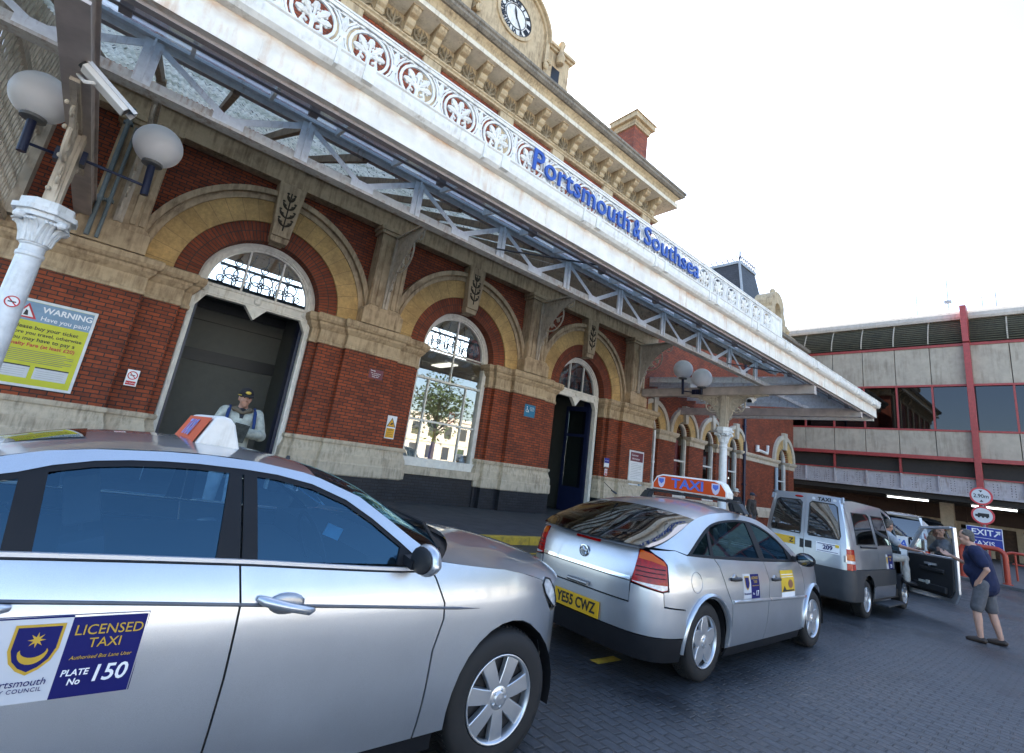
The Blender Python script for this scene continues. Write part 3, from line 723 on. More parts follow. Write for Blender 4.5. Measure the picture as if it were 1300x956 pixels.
# mansard tower with iron cresting
TX0, TX1, TY0, TY1 = 35.1, 40.15, 15.6, 21
def mans(x0, x1, y0, y1, z0, z1, ins, mb): mb.add([(x0, y0, z0), (x1, y0, z0), (x1, y1, z0), (x0, y1, z0), (x0+ins, y0+ins, z1), (x1-ins, y0+ins, z1), (x1-ins, y1-ins, z1), (x0+ins, y1-ins, z1)], [(0, 1, 5, 4), (1, 2, 6, 5), (2, 3, 7, 6), (3, 0, 4, 7), (4, 5, 6, 7)])
b = MB(); mans(TX0, TX1, TY0, TY1, 13.4, 19.9, 1.1, b); b.build('mansard_roof', M_SLATE, wg)
b = MB(); b.tube([(TX0-.02, TY0-.02, 13.4), (TX0+1.08, TY0+1.08, 19.9)], .10, 6); b.box(TX0+1.0, TX1-1.0, TY0+1.0, TY0+1.15, 19.8, 20.02); b.box(TX0+1.0, TX0+1.15, TY0+1.15, TY1-1.0, 19.8, 20.02); b.build('lead_hip', plain('lead', (.34, .36, .38), .5), wg)
b = MB()
for i in range(7):
    x = TX0+1.2+i*(TX1-TX0-2.4)/6
    b.tube([(x+.22*math.cos(q*PI/6), TY0+1.07, 20.27+.24*math.sin(q*PI/6)) for q in range(12)], .035, 4, closed=True)
    b.tube([(x, TY0+1.07, 20.0), (x, TY0+1.07, 20.9 if i % 3 == 0 else 20.6)], .035, 4)
for i in range(8):
    y = TY0+1.4+i*.45
    b.tube([(TX0+1.07, y+.2*math.cos(q*PI/6), 20.25+.22*math.sin(q*PI/6)) for q in range(12)], .035, 4, closed=True)
b.tube([(TX0+1.07, TY0+1.07, 20.0), (TX0+1.07, TY0+1.07, 21.1)], .04, 5)
b.build('roof_cresting', plain('black blue iron', (.02, .025, .05), .5), wg)
# stone dormer
b = MB(); dx = 36.6
b.prxz([(dx-1.4, 13.4), (dx-1.4, 14.9), (dx-1.1, 15.5)]+arc(dx, 15.75, 1.15, PI, 0, 14)+[(dx+1.1, 15.5), (dx+1.4, 14.9), (dx+1.4, 13.4), (dx+.5, 13.4), (dx+.5, 15.5)]+arc(dx, 15.5, .5, 0, PI, 10)[1:]+[(dx-.5, 13.4)], 13.9, 15.2)
b.ell((dx, 14.3, 17.0), .22, .22, .28, 8, 6); b.box(dx-1.5, dx-1.1, 13.9, 15.0, 13.4, 13.8); b.box(dx+1.1, dx+1.7, 13.9, 15.0, 13.4, 14.0); b.lathe([(.25, 14.0), (.3, 14.1), (.12, 14.3), (.2, 14.5), (.05, 14.8)], 8, c=(dx+1.4, 14.4, 0))
b.box(38.4, 39.4, 13.7, 14.7, 13.4, 13.9); b.lathe([(.35, 13.9), (.4, 14.0), (.15, 14.2), (.28, 14.4), (.05, 14.9)], 8, c=(38.9, 14.2, 0))
b.build('stone_dormer', M_STONEUP, wg, bevel=.01)
b = MB(); b.box(dx-.45, dx+.45, 14.6, 14.7, 13.4, 15.95); b.build('dormer_window', M_WHITE, wg)
b = MB(); b.add([(20, 14.6, 13.4), (35.1, 14.6, 13.4), (35.1, 18, 15.6), (20, 18, 15.6), (35.1, 24, 15.6), (20, 24, 15.6)], [(0, 1, 2, 3), (3, 2, 4, 5)])
b.build('wing_roof', M_SLATE, wg)
# ------------------------------------------------------------------ iron and glass canopy
cp = thing('canopy', 'white iron and glass station canopy with filigree railing along its front edge', 'canopy', (8.6, 9.1, zp(8.6)))
YF, XL, XR = 5.75, -6.0, 25.8
YT = 7.6
b = MB()
b.box(XL, XR, YF, YF+.10, 5.76, 6.20)                        # fascia board
x = -9
while x < XR: b.box(x-.012, x+.012, YF-.008, YF, 5.78, 6.18); x += 4.7
b.build('fascia', M_WHITERUST, cp)
b = MB(); b.box(XL, XR, YF+.10, YF+.20, 5.72, 5.80); b.build('soffit_board', M_GREYPAINT, cp)
b = MB()
for s in (0,):
    prof = [(YF+.02, 6.16), (YF-.10, 6.17), (YF-.15, 6.22), (YF-.17, 6.29), (YF-.17, 6.39), (YF-.19, 6.41), (YF-.19, 6.43), (YF-.08, 6.43), (YF+.1, 6.42), (YF+.14, 6.2)]
    b.pryz(prof, XL, XR)
    x = -1.2
    while x < XR: b.box(x-.02, x+.02, YF-.20, YF, 6.165, 6.435); b.box(x+.35, x+.50, YF-.195, YF, 6.19, 6.432); x += 2.35
b.build('gutter', M_WHITE, cp)
# canopy end board (right)
b = MB(); b.box(XR-.1, XR-.002, YF+.1, 13.0, 5.62, 5.98); b.build('end_board', M_WHITERUST, cp)
# front glazing strip between fascia and truss, ribs and rail
YG = 5.85
M_CGL = glass('canopy glass', (.88, .95, .95), .04, rough=.1)
b = MB(); b.add([(XL, YF+.12, 6.30), (XR-.1, YF+.12, 6.30), (XR-.1, YT, 6.62), (XL, YT, 6.62)], [(0, 1, 2, 3)]); b.build('front_glazing', M_CGL, cp, fixn=False)
b = MB(); b.beam((-5.36, YF+.2, 6.22), (-5.36, YT-.1, 6.54), .05, .13)
spread(b.build('glazing_rib', M_IRON, cp), [(1.03*i, 0, 0) for i in range(1, 30)])
b = MB(); b.cyl((XL, 6.35, 5.92), (XR, 6.35, 5.92), .022, n=6); b.cyl((XL, 6.29, 5.89), (XR, 6.29, 5.89), .012, n=5)
x = -13.2
while x < XR: b.box(x-.06, x+.06, 6.29, 6.41, 5.87, 6.1); x += 2.06
b.build('conduit', M_GREYPAINT, cp)
# lattice truss
px = [-.62+2.055*i for i in range(-2, 10)]
b = MB(); b.box(XL, 19.8, YT-.09, YT+.09, 6.52, 6.57); b.box(XL, 19.8, YT-.012, YT+.012, 6.44, 6.52); b.build('truss_top_chord', M_IRON, cp)
b = MB(); b.box(XL, 19.8, YT-.012, YT+.012, 5.80, 5.95); b.box(XL, 19.8, YT-.10, YT+.10, 5.755, 5.80)
b.build('truss_bottom_chord', dirty('rusty white chord', (.70, .67, .60), (.36, .20, .10), .4, 3, .6), cp)
x = px[0]
b = MB(); b.box(x-.10, x+.10, YT-.05, YT-.035, 5.78, 6.5); b.box(x-.012, x+.012, YT-.10, YT+.06, 5.80, 6.5); spread(b.build('truss_post', M_IRON, cp), [(2.055*k, 0, 0) for k in range(1, len(px))])
xm = x+1.03
b = MB(); b.beam((x+.03, YT-.03, 6.46), (xm-.02, YT-.03, 5.90), .014, .085, up=(0, 0, 1)); spread(b.build('truss_diagonal', M_IRON, cp), [(2.055*k, 0, 0) for k in range(1, len(px)-1)])
b = MB(); b.beam((x+2.05-.03, YT-.02, 6.44), (xm+.02, YT-.02, 5.90), .014, .10, up=(0, 0, 1)); b.box(xm-.2, xm+.2, YT-.012-.03, YT-.014, 5.8, 5.98); spread(b.build('truss_diagonal', M_IRON, cp), [(2.055*k, 0, 0) for k in range(1, len(px)-1)])
# top chord facing board (grey) behind
b = MB(); b.box(XL, 19.8, YT+.10, YT+.2, 6.50, 6.63); b.build('purlin', M_GREYPAINT, cp)
# corrugated roof from truss to wall
b = MB()
N = 520
def corr(u, v):
    x = XL+(19.6-XL)*u; y = lerp(YT+.05, 13.0, v); z = lerp(6.66, 8.98, v)
    return (x, y, z+.02*math.cos(x*2*PI/.105))
nx = int((19.6-XL)/.105*4)
b.grid(corr, nx, 1); b.build('corrugated_roof', M_CORR, cp, smooth=80, fixn=False)
b = MB(); b.beam((px[0], YT+.1, 6.50), (px[0], 13.0, 8.80), .09, .15)
spread(b.build('rafter', dirty('brown rafter', (.30, .22, .16), (.08, .05, .03), .5, 3, .7), cp), [(1.0275*k, 0, 0) for k in range(1, 24)])
# cross beams, columns and brackets
M_COLW = dirty('white column paint', (.80, .82, .84), (.5, .5, .48), .12, 3, .35)
def scroll(mb, c, r, y0, y1, turns=1.6, w=.03, flip=1, plane='yz', x=0):
    n = 22; pts = []
    for i in range(n+1):
        t = i/n; rr = r*(1-.8*t); a = flip*turns*2*PI*t
        p = (c[0]+rr*math.cos(a), c[1]+rr*math.sin(a)); pts.append((x, p[0], p[1]))
    mb.tube(pts, w, 5)
def bracket(mb, fill, x, y0, dirn, z0, z1, L, t=.10):
    """curved spandrel bracket rising from (y0,z0) to (y0+dirn*L,z1) with scroll work inside"""
    H = z1-z0
    n = 14; ed = []
    for i in range(n+1):
        a = PI/2*i/n; ed.append((y0+dirn*L*(1-math.cos(a)), z0+H*math.sin(a)))
    for w_, tt in ((.055, t),):
        outer = ed; inner = [(u-dirn*.06*math.sin(PI/2*i/n)*0+dirn*0, v) for i, (u, v) in enumerate(ed)]
        pts = [(x, u, v) for u, v in ed]
        for a_, b_ in zip(pts, pts[1:]): mb.beam(a_, b_, tt, .05, up=(1, 0, 0))
    mb.box(x-t/2, x+t/2, y0, y0+dirn*.05, z0, z1); mb.box(x-t/2, x+t/2, y0, y0+dirn*L, z1-.05, z1)
    # inner web of scrolls
    cy, cz = y0+dirn*L*.26, z1-H*.30; r = min(L, H)*.24
    fill.tube([(x, cy+r*math.cos(q*PI/9), cz+r*math.sin(q*PI/9)) for q in range(18)], .028, 5, closed=True)
    for k in range(6):
        a = k*PI/3; fill.tube([(x, cy, cz), (x, cy+r*.5*math.cos(a+.4), cz+r*.5*math.sin(a+.4)), (x, cy+r*.95*math.cos(a), cz+r*.95*math.sin(a))], [.016, .035, .012], 5)
        fill.ell((x, cy+r*.62*math.cos(a+.5), cz+r*.62*math.sin(a+.5)), .03, r*.16, r*.16, 6, 4)
    scroll(fill, (y0+dirn*L*.62, z1-H*.13), H*.10, 0, 0, 1.5, .02, 1, x=x); scroll(fill, (y0+dirn*L*.09, z0+H*.42), H*.09, 0, 0, 1.5, .02, -1, x=x)
    scroll(fill, (y0+dirn*L*.45, z1-H*.10), H*.07, 0, 0, 1.3, .018, -1, x=x); scroll(fill, (y0+dirn*L*.075, z0+H*.27), H*.06, 0, 0, 1.3, .018, 1, x=x)
    inner = [(u+dirn*.0, v) for u, v in ed if abs(u-y0) > .07]
    fill.prism([(y0+dirn*.05, z0+H*.36), (y0+dirn*.05, z1-.05)]+[(inner[-1][0], z1-.05)]+[(u, v+.0) for u, v in reversed(inner[:-1])], lambda u, v, d: (d, u, v), x-.010, x+.010)
def column(X, Y, ztop, zbeam, name='column'):
    zb = zp(X)
    prof = [(.24, zb), (.24, zb+.30), (.20, zb+.34), (.20, zb+.75), (.24, zb+.80), (.24, zb+.90), (.17, zb+.95), (.19, zb+1.0), (.155, zb+1.06), (.150, zb+1.6), (.135, ztop-.62), (.15, ztop-.60), (.15, ztop-.56), (.132, ztop-.54), (.132, ztop-.46), (.15, ztop-.44), (.145, ztop-.40), (.16, ztop-.28), (.22, ztop-.10), (.25, ztop-.08)]
    b = MB(); b.lathe(prof, 24, c=(X, Y, 0))
    o = b.build(name, M_COLW, cp, smooth=35)
    b = MB()
    for k in range(8):                                          # acanthus leaves curling out
        a = k*PI/4+PI/8; d = Vector((math.cos(a), math.sin(a), 0)); s_ = Vector((-d.y, d.x, 0))
        pts = [(.14, -.42), (.16, -.30), (.20, -.20), (.27, -.13), (.30, -.16)]
        for q in (-1, 0, 1):
            b.tube([Vector((X, Y, ztop))+d*r_+s_*q*.035*(1+h_*-1.2)+Vector((0, 0, h_)) for r_, h_ in pts], [.03, .034, .036, .03, .015], 6)
    for k in range(4):
        a = k*PI/2+PI/4; d = Vector((math.cos(a), math.sin(a), 0))
        b.ell((X+d.x*.30, Y+d.y*.30, ztop-.12), .07, .07, .06, 8, 6)
    oct1 = [(X+.30*math.cos(q*PI/4+PI/8), Y+.30*math.sin(q*PI/4+PI/8)) for q in range(8)]
    oct2 = [(X+.36*math.cos(q*PI/4+PI/8), Y+.36*math.sin(q*PI/4+PI/8)) for q in range(8)]
    b.prxy(oct1, ztop-.09, ztop-.02); b.prxy(oct2, ztop-.02, ztop+.05); b.prxy(oct1, ztop+.05, ztop+.16)
    b.build('capital', M_COLW, o, bevel=.005)
    m = MB(); f = MB()
    m.box(X-.09, X+.09, Y-.11, Y+.11, ztop+.16, zbeam)
    bracket(m, f, X, Y-.11, -1, ztop+.18, zbeam, 1.55); bracket(m, f, X, Y+.11, 1, ztop+.18, zbeam, 1.35)
    for yy, zz in ((Y-.2, ztop+.35), (Y-.35, ztop+.8), (Y-1.2, zbeam-.12), (Y-.75, zbeam-.25)): m.ell((X-.06, yy, zz), .03, .035, .035, 8, 6)
    m.build('bracket', M_CREAMMETAL, o); f.build('scrollwork', M_CREAMMETAL, o, smooth=40)
BX = [-1.15, 18.6]
for X in BX:
    b = MB(); b.box(X-.10, X+.10, YF+.10, 13.0, 5.46, 5.74); b.box(X-.14, X+.14, YF+.10, 13.0, 5.42, 5.46); b.box(X-.14, X+.14, YF+.10, 13.0, 5.735, 5.752)
    b.build('cross_beam', plain('grey brown beam paint', (.52, .45, .41), .55, var=.2, vs=3), cp)
column(BX[0], 9.05, 4.12, 5.42); column(BX[1], 9.05, 4.0, 5.42)
b = MB(); b.box(23.9, 24.1, YF+.1, 14.2, 5.50, 5.85); b.build('cross_beam', MATS['grey brown beam paint'], cp)
# wall brackets on the piers
for P in PC:
    m = MB(); f = MB()
    bracket(m, f, P, 12.83, -1, 5.5, 7.75, 2.3, .16)
    m.build('wall_bracket', M_CREAMMETAL, cp); f.build('wall_scrollwork', M_CREAMMETAL, cp, smooth=40)
# glazed end of the canopy beyond the last truss bay
M_EGL = glass('pale canopy glass', (.82, .90, .94), .04, rough=.08)
b = MB(); b.add([(19.7, YF+.1, 6.3), (25.7, YF+.1, 6.3), (25.7, 14.1, 6.62), (19.7, 14.1, 6.62)], [(0, 1, 2, 3)]); b.build('end_glazing', M_EGL, cp, fixn=False)
b = MB(); b.beam((19.8, YF+.2, 6.15), (19.8, 14.1, 6.5), .06, .22); spread(b.build('end_rafter', M_IRON, cp), [(.97*k, 0, 0) for k in range(1, 7)])
for y in (8.4, 11.2): b = MB(); b.box(19.7, 25.7, y-.05, y+.05, 6.05, 6.22); b.build('end_purlin', M_IRON, cp)
# filigree railing
def rail_module(mb, cx, z0, z1, y, pitch):
    zc = (z0+z1)/2-.005; Rr = .285
    fl = lambda pts, w: [mb.beam(p, q, w, .03, up=(0, 1, 0)) for p, q in zip(pts, pts[1:])]
    mb.ring(cx, zc, Rr-.03, Rr+.008, y-.015, y+.015, 0, 2*PI, n=20)
    mb.ring(cx, zc, Rr+.042, Rr+.068, y-.012, y+.012, 0, 2*PI, n=20)
    # palmette inside
    zb = zc-Rr+.03
    mb.tube([(cx, y, zb), (cx, y, zc-.06)], [.03, .028], 6)
    mb.ell((cx, y, zc-.05), .055, .03, .05, 8, 5)
    for a, L in ((0, .24), (38, .27), (-38, .27), (78, .23), (-78, .23)):
        d = (math.sin(R(a)), math.cos(R(a)))
        ends = [(cx+d[0]*L*t, y, zc-.05+d[1]*L*t) for t in (0, .3, .55, .8, 1)]
        mb.tube(ends, [.016, .024, .040, .046, .02] if a else [.016, .018, .02, .05, .04], 6)
        for t in (.45, .7):
            n_ = (d[1], -d[0])
            for s in (-1, 1): mb.ell((cx+d[0]*L*t+s*n_[0]*.04, y, zc-.05+d[1]*L*t+s*n_[1]*.04), .022, .015, .022, 6, 4)
    for s in (-1, 1):
        mb.tube([(cx, y, zb+.05), (cx+s*.07, y, zb+.04), (cx+s*.13, y, zb+.09), (cx+s*.11, y, zb+.15), (cx+s*.06, y, zb+.12)], [.026, .026, .024, .03, .02], 6)
    # link between circles
    xm = cx+pitch/2
    mb.box(xm-.045, xm+.045, y-.015, y+.015, zc-.05, zc+.05)
    for s in (-1, 1):
        pts = [(xm, y, zc+s*.05), (xm+.035, y, zc+s*.16), (xm+.13, y, zc+s*.29)]; fl(pts, .03)
        pts = [(xm, y, zc+s*.05), (xm-.035, y, zc+s*.16), (xm-.13, y, zc+s*.29)]; fl(pts, .03)
        mb.tube([(xm, y, zc+s*.05), (xm, y, zc+s*.18), (xm, y, zc+s*.30)], [.022, .045, .02], 6)
        mb.ell((xm, y, zc+s*.22), .045, .02, .045, 8, 5)
        mb.prxz([(xm-.15, zc+s*.345), (xm+.15, zc+s*.345), (xm, zc+s*.25)], y-.012, y+.012)
b = MB()
x = 2.32-.755*9
YR = YF+.03
while x < 15.1: rail_module(b, x, 6.45, 7.15, YR, .755); x += .755
b.box(-5, 15.4, YR-.03, YR+.03, 6.44, 6.50); b.box(-5, 15.4, YR-.035, YR+.035, 7.10, 7.15); b.box(-5, 15.4, YR-.05, YR+.05, 7.15, 7.175); b.box(-5, 15.4, YR-.02, YR+.02, 7.06, 7.075)
b.box(15.32, 15.4, YR-.05, YR+.05, 6.44, 7.18)
for x in (15.36,): b.beam((x, YR, 7.16), (x+.5, YR+.9, 6.5), .05, .04)
# plain patched end panel
b.box(14.62, 15.35, YR-.01, YR+.01, 6.5, 7.1)
b.build('filigree_railing', M_WHITE, cp, smooth=40)
# tie rods seen under the canopy
for p_, q_ in (((5.3, 7.4, 5.86), (7.6, 6.0, 5.98)), ((15.4, 7.4, 5.86), (18.3, 6.0, 5.98))): b = MB(); b.cyl(p_, q_, .018, n=6); b.build('tie_rod', M_BLACK, cp)
# lettering on the railing
ns = thing('name_lettering', 'raised blue lettering fixed to the white filigree canopy railing', 'sign lettering', (7.4, YF-.06, 6.6))
def wordpart(t, x0, x1):
    q = MB(); q.text(t, .5, lambda u, v, d: (u, 0, v), .02, .004, 'LEFT', space=1.05)
    lo = min(p[0] for p in q.v); hi = max(p[0] for p in q.v); k = (x1-x0)/(hi-lo)
    cap = max(p[2] for p in q.v); base = -0.17
    b = MB(); b.text(t, .5, lambda u, v, d: (x0+(u-lo)*k, YF-.045-d*.9, 6.80+v*1.16), .04, .004, 'LEFT', space=1.05)
    b.build('word', plain('sign letter blue', (.022, .08, .36), .4), ns, smooth=30)
wordpart('Portsmouth', 4.58, 7.36); wordpart('&', 7.50, 7.74); wordpart('Southsea', 7.90, 10.2)
b = MB(); b.box(4.5, 10.3, YF-.03, YF-.005, 6.68, 6.70); b.build('fixing_rail', M_IRON, ns)

# iron lattice screen at the left end of the canopy
b = MB()
for i in range(26):
    y = 8.0+i*.19
    b.beam((-2.15, y, 4.9), (-2.15, y+1.2, 8.4), .03, .035); b.beam((-2.17, y+1.2, 4.9), (-2.17, y, 8.4), .03, .035)
b.box(-2.2, -2.1, 8.0, 12.9, 4.8, 4.92); b.box(-2.2, -2.1, 8.0, 12.9, 6.6, 6.75)
b.build('lattice_screen', M_CREAMMETAL, cp)
for a in ((-2.3, -2.0, 12.6, 12.95, 4.95, 8.4), (-2.25, -2.05, 8.0, 8.2, 4.8, 8.2)): b = MB(); b.box(*a); b.build('screen_post', M_CREAMMETAL, cp)
# ------------------------------------------------------------------ concrete link building over the road
br = thing('link_building', 'concrete and red steel link building on girders spanning the road', 'building', (42, 0, zg(42)))
XB = 42.0; Y0, Y1 = -24.0, 22.0; PW = 1.93; YB = 4.28
M_CONC = dirty('stained concrete panel', (.44, .375, .29), (.25, .205, .15), .42, .9, .8)
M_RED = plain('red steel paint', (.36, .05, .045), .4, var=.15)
M_DK = plain('dark soffit', (.035, .03, .026), .8)
ps = [YB+PW*i for i in range(-15, 10)]
b = MB(); g = MB(); lo = MB(); mu = MB()
for y in ps:
    b.box(XB, XB+.2, y+.02, y+PW-.02, 10.62, 13.2); lo.box(XB-.03, XB+.2, y+.02, y+PW-.02, 5.88, 7.5)
    mu.box(XB-.05, XB+.15, y-.05, y+.05, 7.62, 10.5)
b.build('upper_panels', M_CONC, br, bevel=.012); lo.build('lower_panels', M_CONC, br, bevel=.012)
b = MB(); b.add([(XB+.08, Y0, 7.6), (XB+.08, Y1, 7.6), (XB+.08, Y1, 10.5), (XB+.08, Y0, 10.5)], [(0, 1, 2, 3)])
b.build('window_band', glass('dark office glass', (.05, .06, .08), .06, gcol=(.50, .52, .58)), br, fixn=False)
mu.box(XB-.06, XB+.15, Y0, Y1, 10.48, 10.62); mu.box(XB-.06, XB+.15, Y0, Y1, 7.50, 7.62); mu.box(XB-.06, XB+.2, Y0, Y1, 13.2, 13.38); mu.box(XB-.35, XB+.1, Y0, Y1, 5.62, 5.86)
for i, y in enumerate([YB+PW*2*i for i in range(-8, 6)]): mu.box(XB-.2, XB, y-.06, y+.06, 4.6, 5.62)
mu.box(XB-.12, XB+.1, Y0, Y1, 4.60, 4.68)
mu.build('red_frame', M_RED, br, bevel=.01)
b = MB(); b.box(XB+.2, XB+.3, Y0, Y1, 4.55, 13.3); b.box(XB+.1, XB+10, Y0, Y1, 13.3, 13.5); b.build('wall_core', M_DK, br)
# louvre band leaning back under a rounded concrete parapet
b = MB(); fr = MB()
n = 11
for i in range(n):
    t = i/n; x = XB-.1+.75*t**1.6; z = 13.42+1.75*t
    b.add([(x-.10, Y0, z), (x-.10, Y1, z), (x+.10, Y1, z+.16), (x+.10, Y0, z+.16), (x-.10, Y0, z+.02), (x-.10, Y1, z+.02)], [(0, 1, 2, 3), (0, 4, 5, 1)])
for y in ps:
    for i in range(n):
        t0, t1 = i/n, (i+1)/n
        fr.beam((XB-.17+.75*t0**1.6, y, 13.42+1.75*t0), (XB-.17+.75*t1**1.6, y, 13.42+1.75*t1), .07, .06, up=(1, 0, 0))
b.build('louvre_band', dirty('mossy louvre', (.12, .105, .065), (.05, .045, .035), .5, 2, .8), br, fixn=False); fr.build('louvre_post', M_CONC, br)
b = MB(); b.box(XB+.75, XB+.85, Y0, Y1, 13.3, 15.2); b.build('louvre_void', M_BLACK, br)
b = MB(); b.pryz([(0, 0)], 0, 0) if False else None
prof = [(XB+.40, 15.18), (XB+.36, 15.35), (XB+.42, 15.6), (XB+.60, 15.82), (XB+.95, 15.95), (XB+3, 16.0), (XB+3, 15.18)]
b.prism(prof, lambda u, v, d: (u, d, v), Y0, Y1); b.build('parapet', dirty('pale parapet concrete', (.50, .44, .37), (.3, .26, .2), .3, 1.5, .8), br)
# girder with rivet plates
b = MB(); rv = MB()
b.box(XB, XB+.25, Y0, Y1, 3.62, 4.60); b.box(XB-.25, XB+.3, Y0, Y1, 3.50, 3.62)
for i, y in enumerate([YB+PW*i for i in range(-15, 10)]):
    b.box(XB-.22, XB, y-.04, y+.04, 3.62, 4.6)
    for yy in (.45, .62, 1.2, 1.38):
        for k in range(5): rv.ell((XB-.005, y+yy, 3.78+k*.15), .02, .03, .03, 6, 4)
b.build('girder', dirty('violet grey girder paint', (.46, .42, .42), (.22, .17, .14), .4, 2, .6), br)
o_ = rv.build('rivets', plain('dark rivet', (.10, .085, .085), .6), br); o_['kind'] = 'stuff'
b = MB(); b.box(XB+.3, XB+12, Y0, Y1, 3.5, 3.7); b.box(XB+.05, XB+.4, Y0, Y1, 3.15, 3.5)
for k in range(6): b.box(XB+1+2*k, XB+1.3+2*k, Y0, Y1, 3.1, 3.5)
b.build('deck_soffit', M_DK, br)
# red posts on the face
for yp in (YB, YB-17):
    b = MB()
    b.box(XB-.40, XB-.07, yp-.16, yp+.16, zg(42), 13.3); b.box(XB-.75, XB-.07, yp-.24, yp+.24, 12.1, 12.9) if False else None
    b.box(XB-.42, XB+.35, yp-.16, yp+.16, 13.38, 15.9)
    b.build('red_post', M_RED, br, bevel=.015)
b = MB(); b.box(44.5, 45.6, 3.2, 4.8, 15.95, 16.3); b.box(44, 48, 2.6, 8, 16.0, 16.16)
for y, h in ((3.6, 17.6), (5.4, 19.2), (7.2, 18.4), (2.9, 17.8), (8.2, 17)): b.cyl((45.2, y, 16), (45.2, y, h), .035, n=6)
b.box(45.1, 45.3, 5.2, 5.6, 17.4, 17.6)
b.build('roof_plant', plain('grey plant', (.3, .3, .31), .6), br)
# underpass: back wall with shop fronts and columns
b = MB(); b.box(50.5, 50.8, Y0, Y1, -1, 3.5); b.build('back_wall', plain('brown boarding', (.085, .05, .035), .7, var=.3), br)
b = MB()
for i, y in enumerate([-9, -6.6, -4, -1.2, 1.4, 3.4, 4.9, 6.6, 8.6, 10.8]): b.box(50.2, 50.5, y-.16, y+.16, -.9, 1.9)
b.box(50.3, 50.5, Y0, Y1, 1.85, 2.05); b.box(46, 46.6, 6.2, 6.9, -.9, 3.2); b.box(46, 46.6, -3.2, -2.5, -.9, 3.2)
b.build('cream_post', plain('cream pilaster', (.48, .40, .30), .6), br)
b = MB()
for y in (-7.8, -2.6, .2, 2.4, 5.7, 7.6): b.add([(50.4, y-.9, -.6), (50.4, y+.9, -.6), (50.4, y+.9, 1.8), (50.4, y-.9, 1.8)], [(0, 1, 2, 3)])
b.build('shop_glass', glass('dark shop glass', (.05, .055, .06), .2), br, fixn=False)
b = MB(); b.box(50.1, 50.4, Y0, Y1, 2.1, 2.9)
for i in range(14): b.box(50.02, 50.12, Y0+3*i, Y0+3*i+.12, 2.0, 3.0)
b.build('fascia_board', plain('dark brown fascia', (.06, .032, .024), .6), br)
m, nt3, pb = _new('fluorescent tube'); pb.inputs['Emission Color'].default_value = (.9, .97, 1, 1); pb.inputs['Emission Strength'].default_value = 1.1
for i, (y0, y1) in enumerate(((7.0, 9.2), (2.9, 4.9))):
    tl = thing('tube_light', ['fluorescent tube light under the bridge deck nearest the station wing', 'fluorescent tube light under the bridge deck left of the height limit roundel'][i], 'light', (43.0, (y0+y1)/2, 3.1), group='tube lights under the bridge')
    q = MB(); q.cyl((43.0, y0, 3.02), (43.0, y1, 3.02), .05, n=8); q.build('tube', m, tl)
    q = MB(); q.box(42.9, 43.1, y0-.05, y1+.05, 3.09, 3.16); q.build('batten', M_WHITE, tl)
# a forecourt edge beyond the cars
b = MB(); b.add([(25.6, -14, zg(25.6)+.1), (50, -14, zg(50)+.1), (50, 8.1, zg(50)+.1), (25.6, 8.1, zg(25.6)+.1), (25.6, -14, zg(25.6)-.1), (25.6, 8.1, zg(25.6)-.1)], [(0, 1, 2, 3), (0, 3, 5, 4)])
tag(b.build('footway', plain('grey footway', (.09, .09, .095), .8, var=.2, bump=.3), fixn=False), kind='structure')

# ------------------------------------------------------------------ globe lamps
M_GLOBE = plain('opal globe', (.93, .94, .97), .3, var=.02, spec=.4)
nt_ = M_GLOBE.node_tree; tr_ = nt_.nodes.new('ShaderNodeBsdfTranslucent'); tr_.inputs[0].default_value = (.95, .95, .98, 1); mx_ = nt_.nodes.new('ShaderNodeMixShader'); mx_.inputs[0].default_value = .22
nt_.links.new(nt_.nodes['Principled BSDF'].outputs[0], mx_.inputs[1]); nt_.links.new(tr_.outputs[0], mx_.inputs[2]); nt_.links.new(mx_.outputs[0], nt_.nodes['Material Output'].inputs[0])
def globe_lamp(label, base, arm_end, globe_c, r, plate):
    t = thing('globe_lamp', label, 'lamp', base, group='opal globe lamps under the canopy')
    b = MB(); b.ell(globe_c, r, r, r, 32, 20); b.build('globe', M_GLOBE, t, smooth=60)
    b = MB(); gz = globe_c[2]-r
    b.lathe([(.001, gz+.06), (r*.42, gz+.055), (r*.42, gz-.01), (.05, gz-.03)], 18, c=(globe_c[0], globe_c[1], 0)); b.build('collar', plain('grey lamp collar', (.12, .125, .13), .5), t, smooth=40)
    b = MB(); b.cyl((arm_end[0], arm_end[1], arm_end[2]-.14), (globe_c[0], globe_c[1], gz), .052, n=12); b.tube([base, arm_end], .022, 8); b.box(*plate)
    b.build('arm', M_NAVY, t, smooth=40)
# ------------------------------------------------------------------ vehicles
def paint_mat(name, col, rough=.30, metal=.75):
    m, nt, b = _new(name)
    v = _coords(nt)
    n = _noise(nt, v, 900, 2); f = _noise(nt, v, 2.5, 5)
    c = _mix(nt, _ramp(nt, n, [(.3, tuple(x*.86 for x in col)), (.7, tuple(min(1, x*1.1) for x in col))]), _ramp(nt, f, [(.35, (.9, .9, .9)), (.65, (1, 1, 1))]), 1, 'MULTIPLY')
    nt.links.new(c, b.inputs['Base Color'])
    b.inputs['Metallic'].default_value = metal; b.inputs['Roughness'].default_value = rough
    b.inputs['Coat Weight'].default_value = 1; b.inputs['Coat Roughness'].default_value = .03
    return m
M_SILVER = paint_mat('silver car paint', (.56, .59, .63)); M_GREYSIL = paint_mat('darker silver paint', (.34, .35, .37)); M_WHITEPAINT = paint_mat('white car paint', (.74, .75, .76), .3, .05)
M_CGLASS = glass('sky blue tinted car glass', (.40, .56, .66), .09, gcol=(.36, .72, 1)); M_CGLASSD = glass('dark car glass', (.12, .14, .15), .12)  # tinted glass: blue of the mirrored sky put into its gloss colour
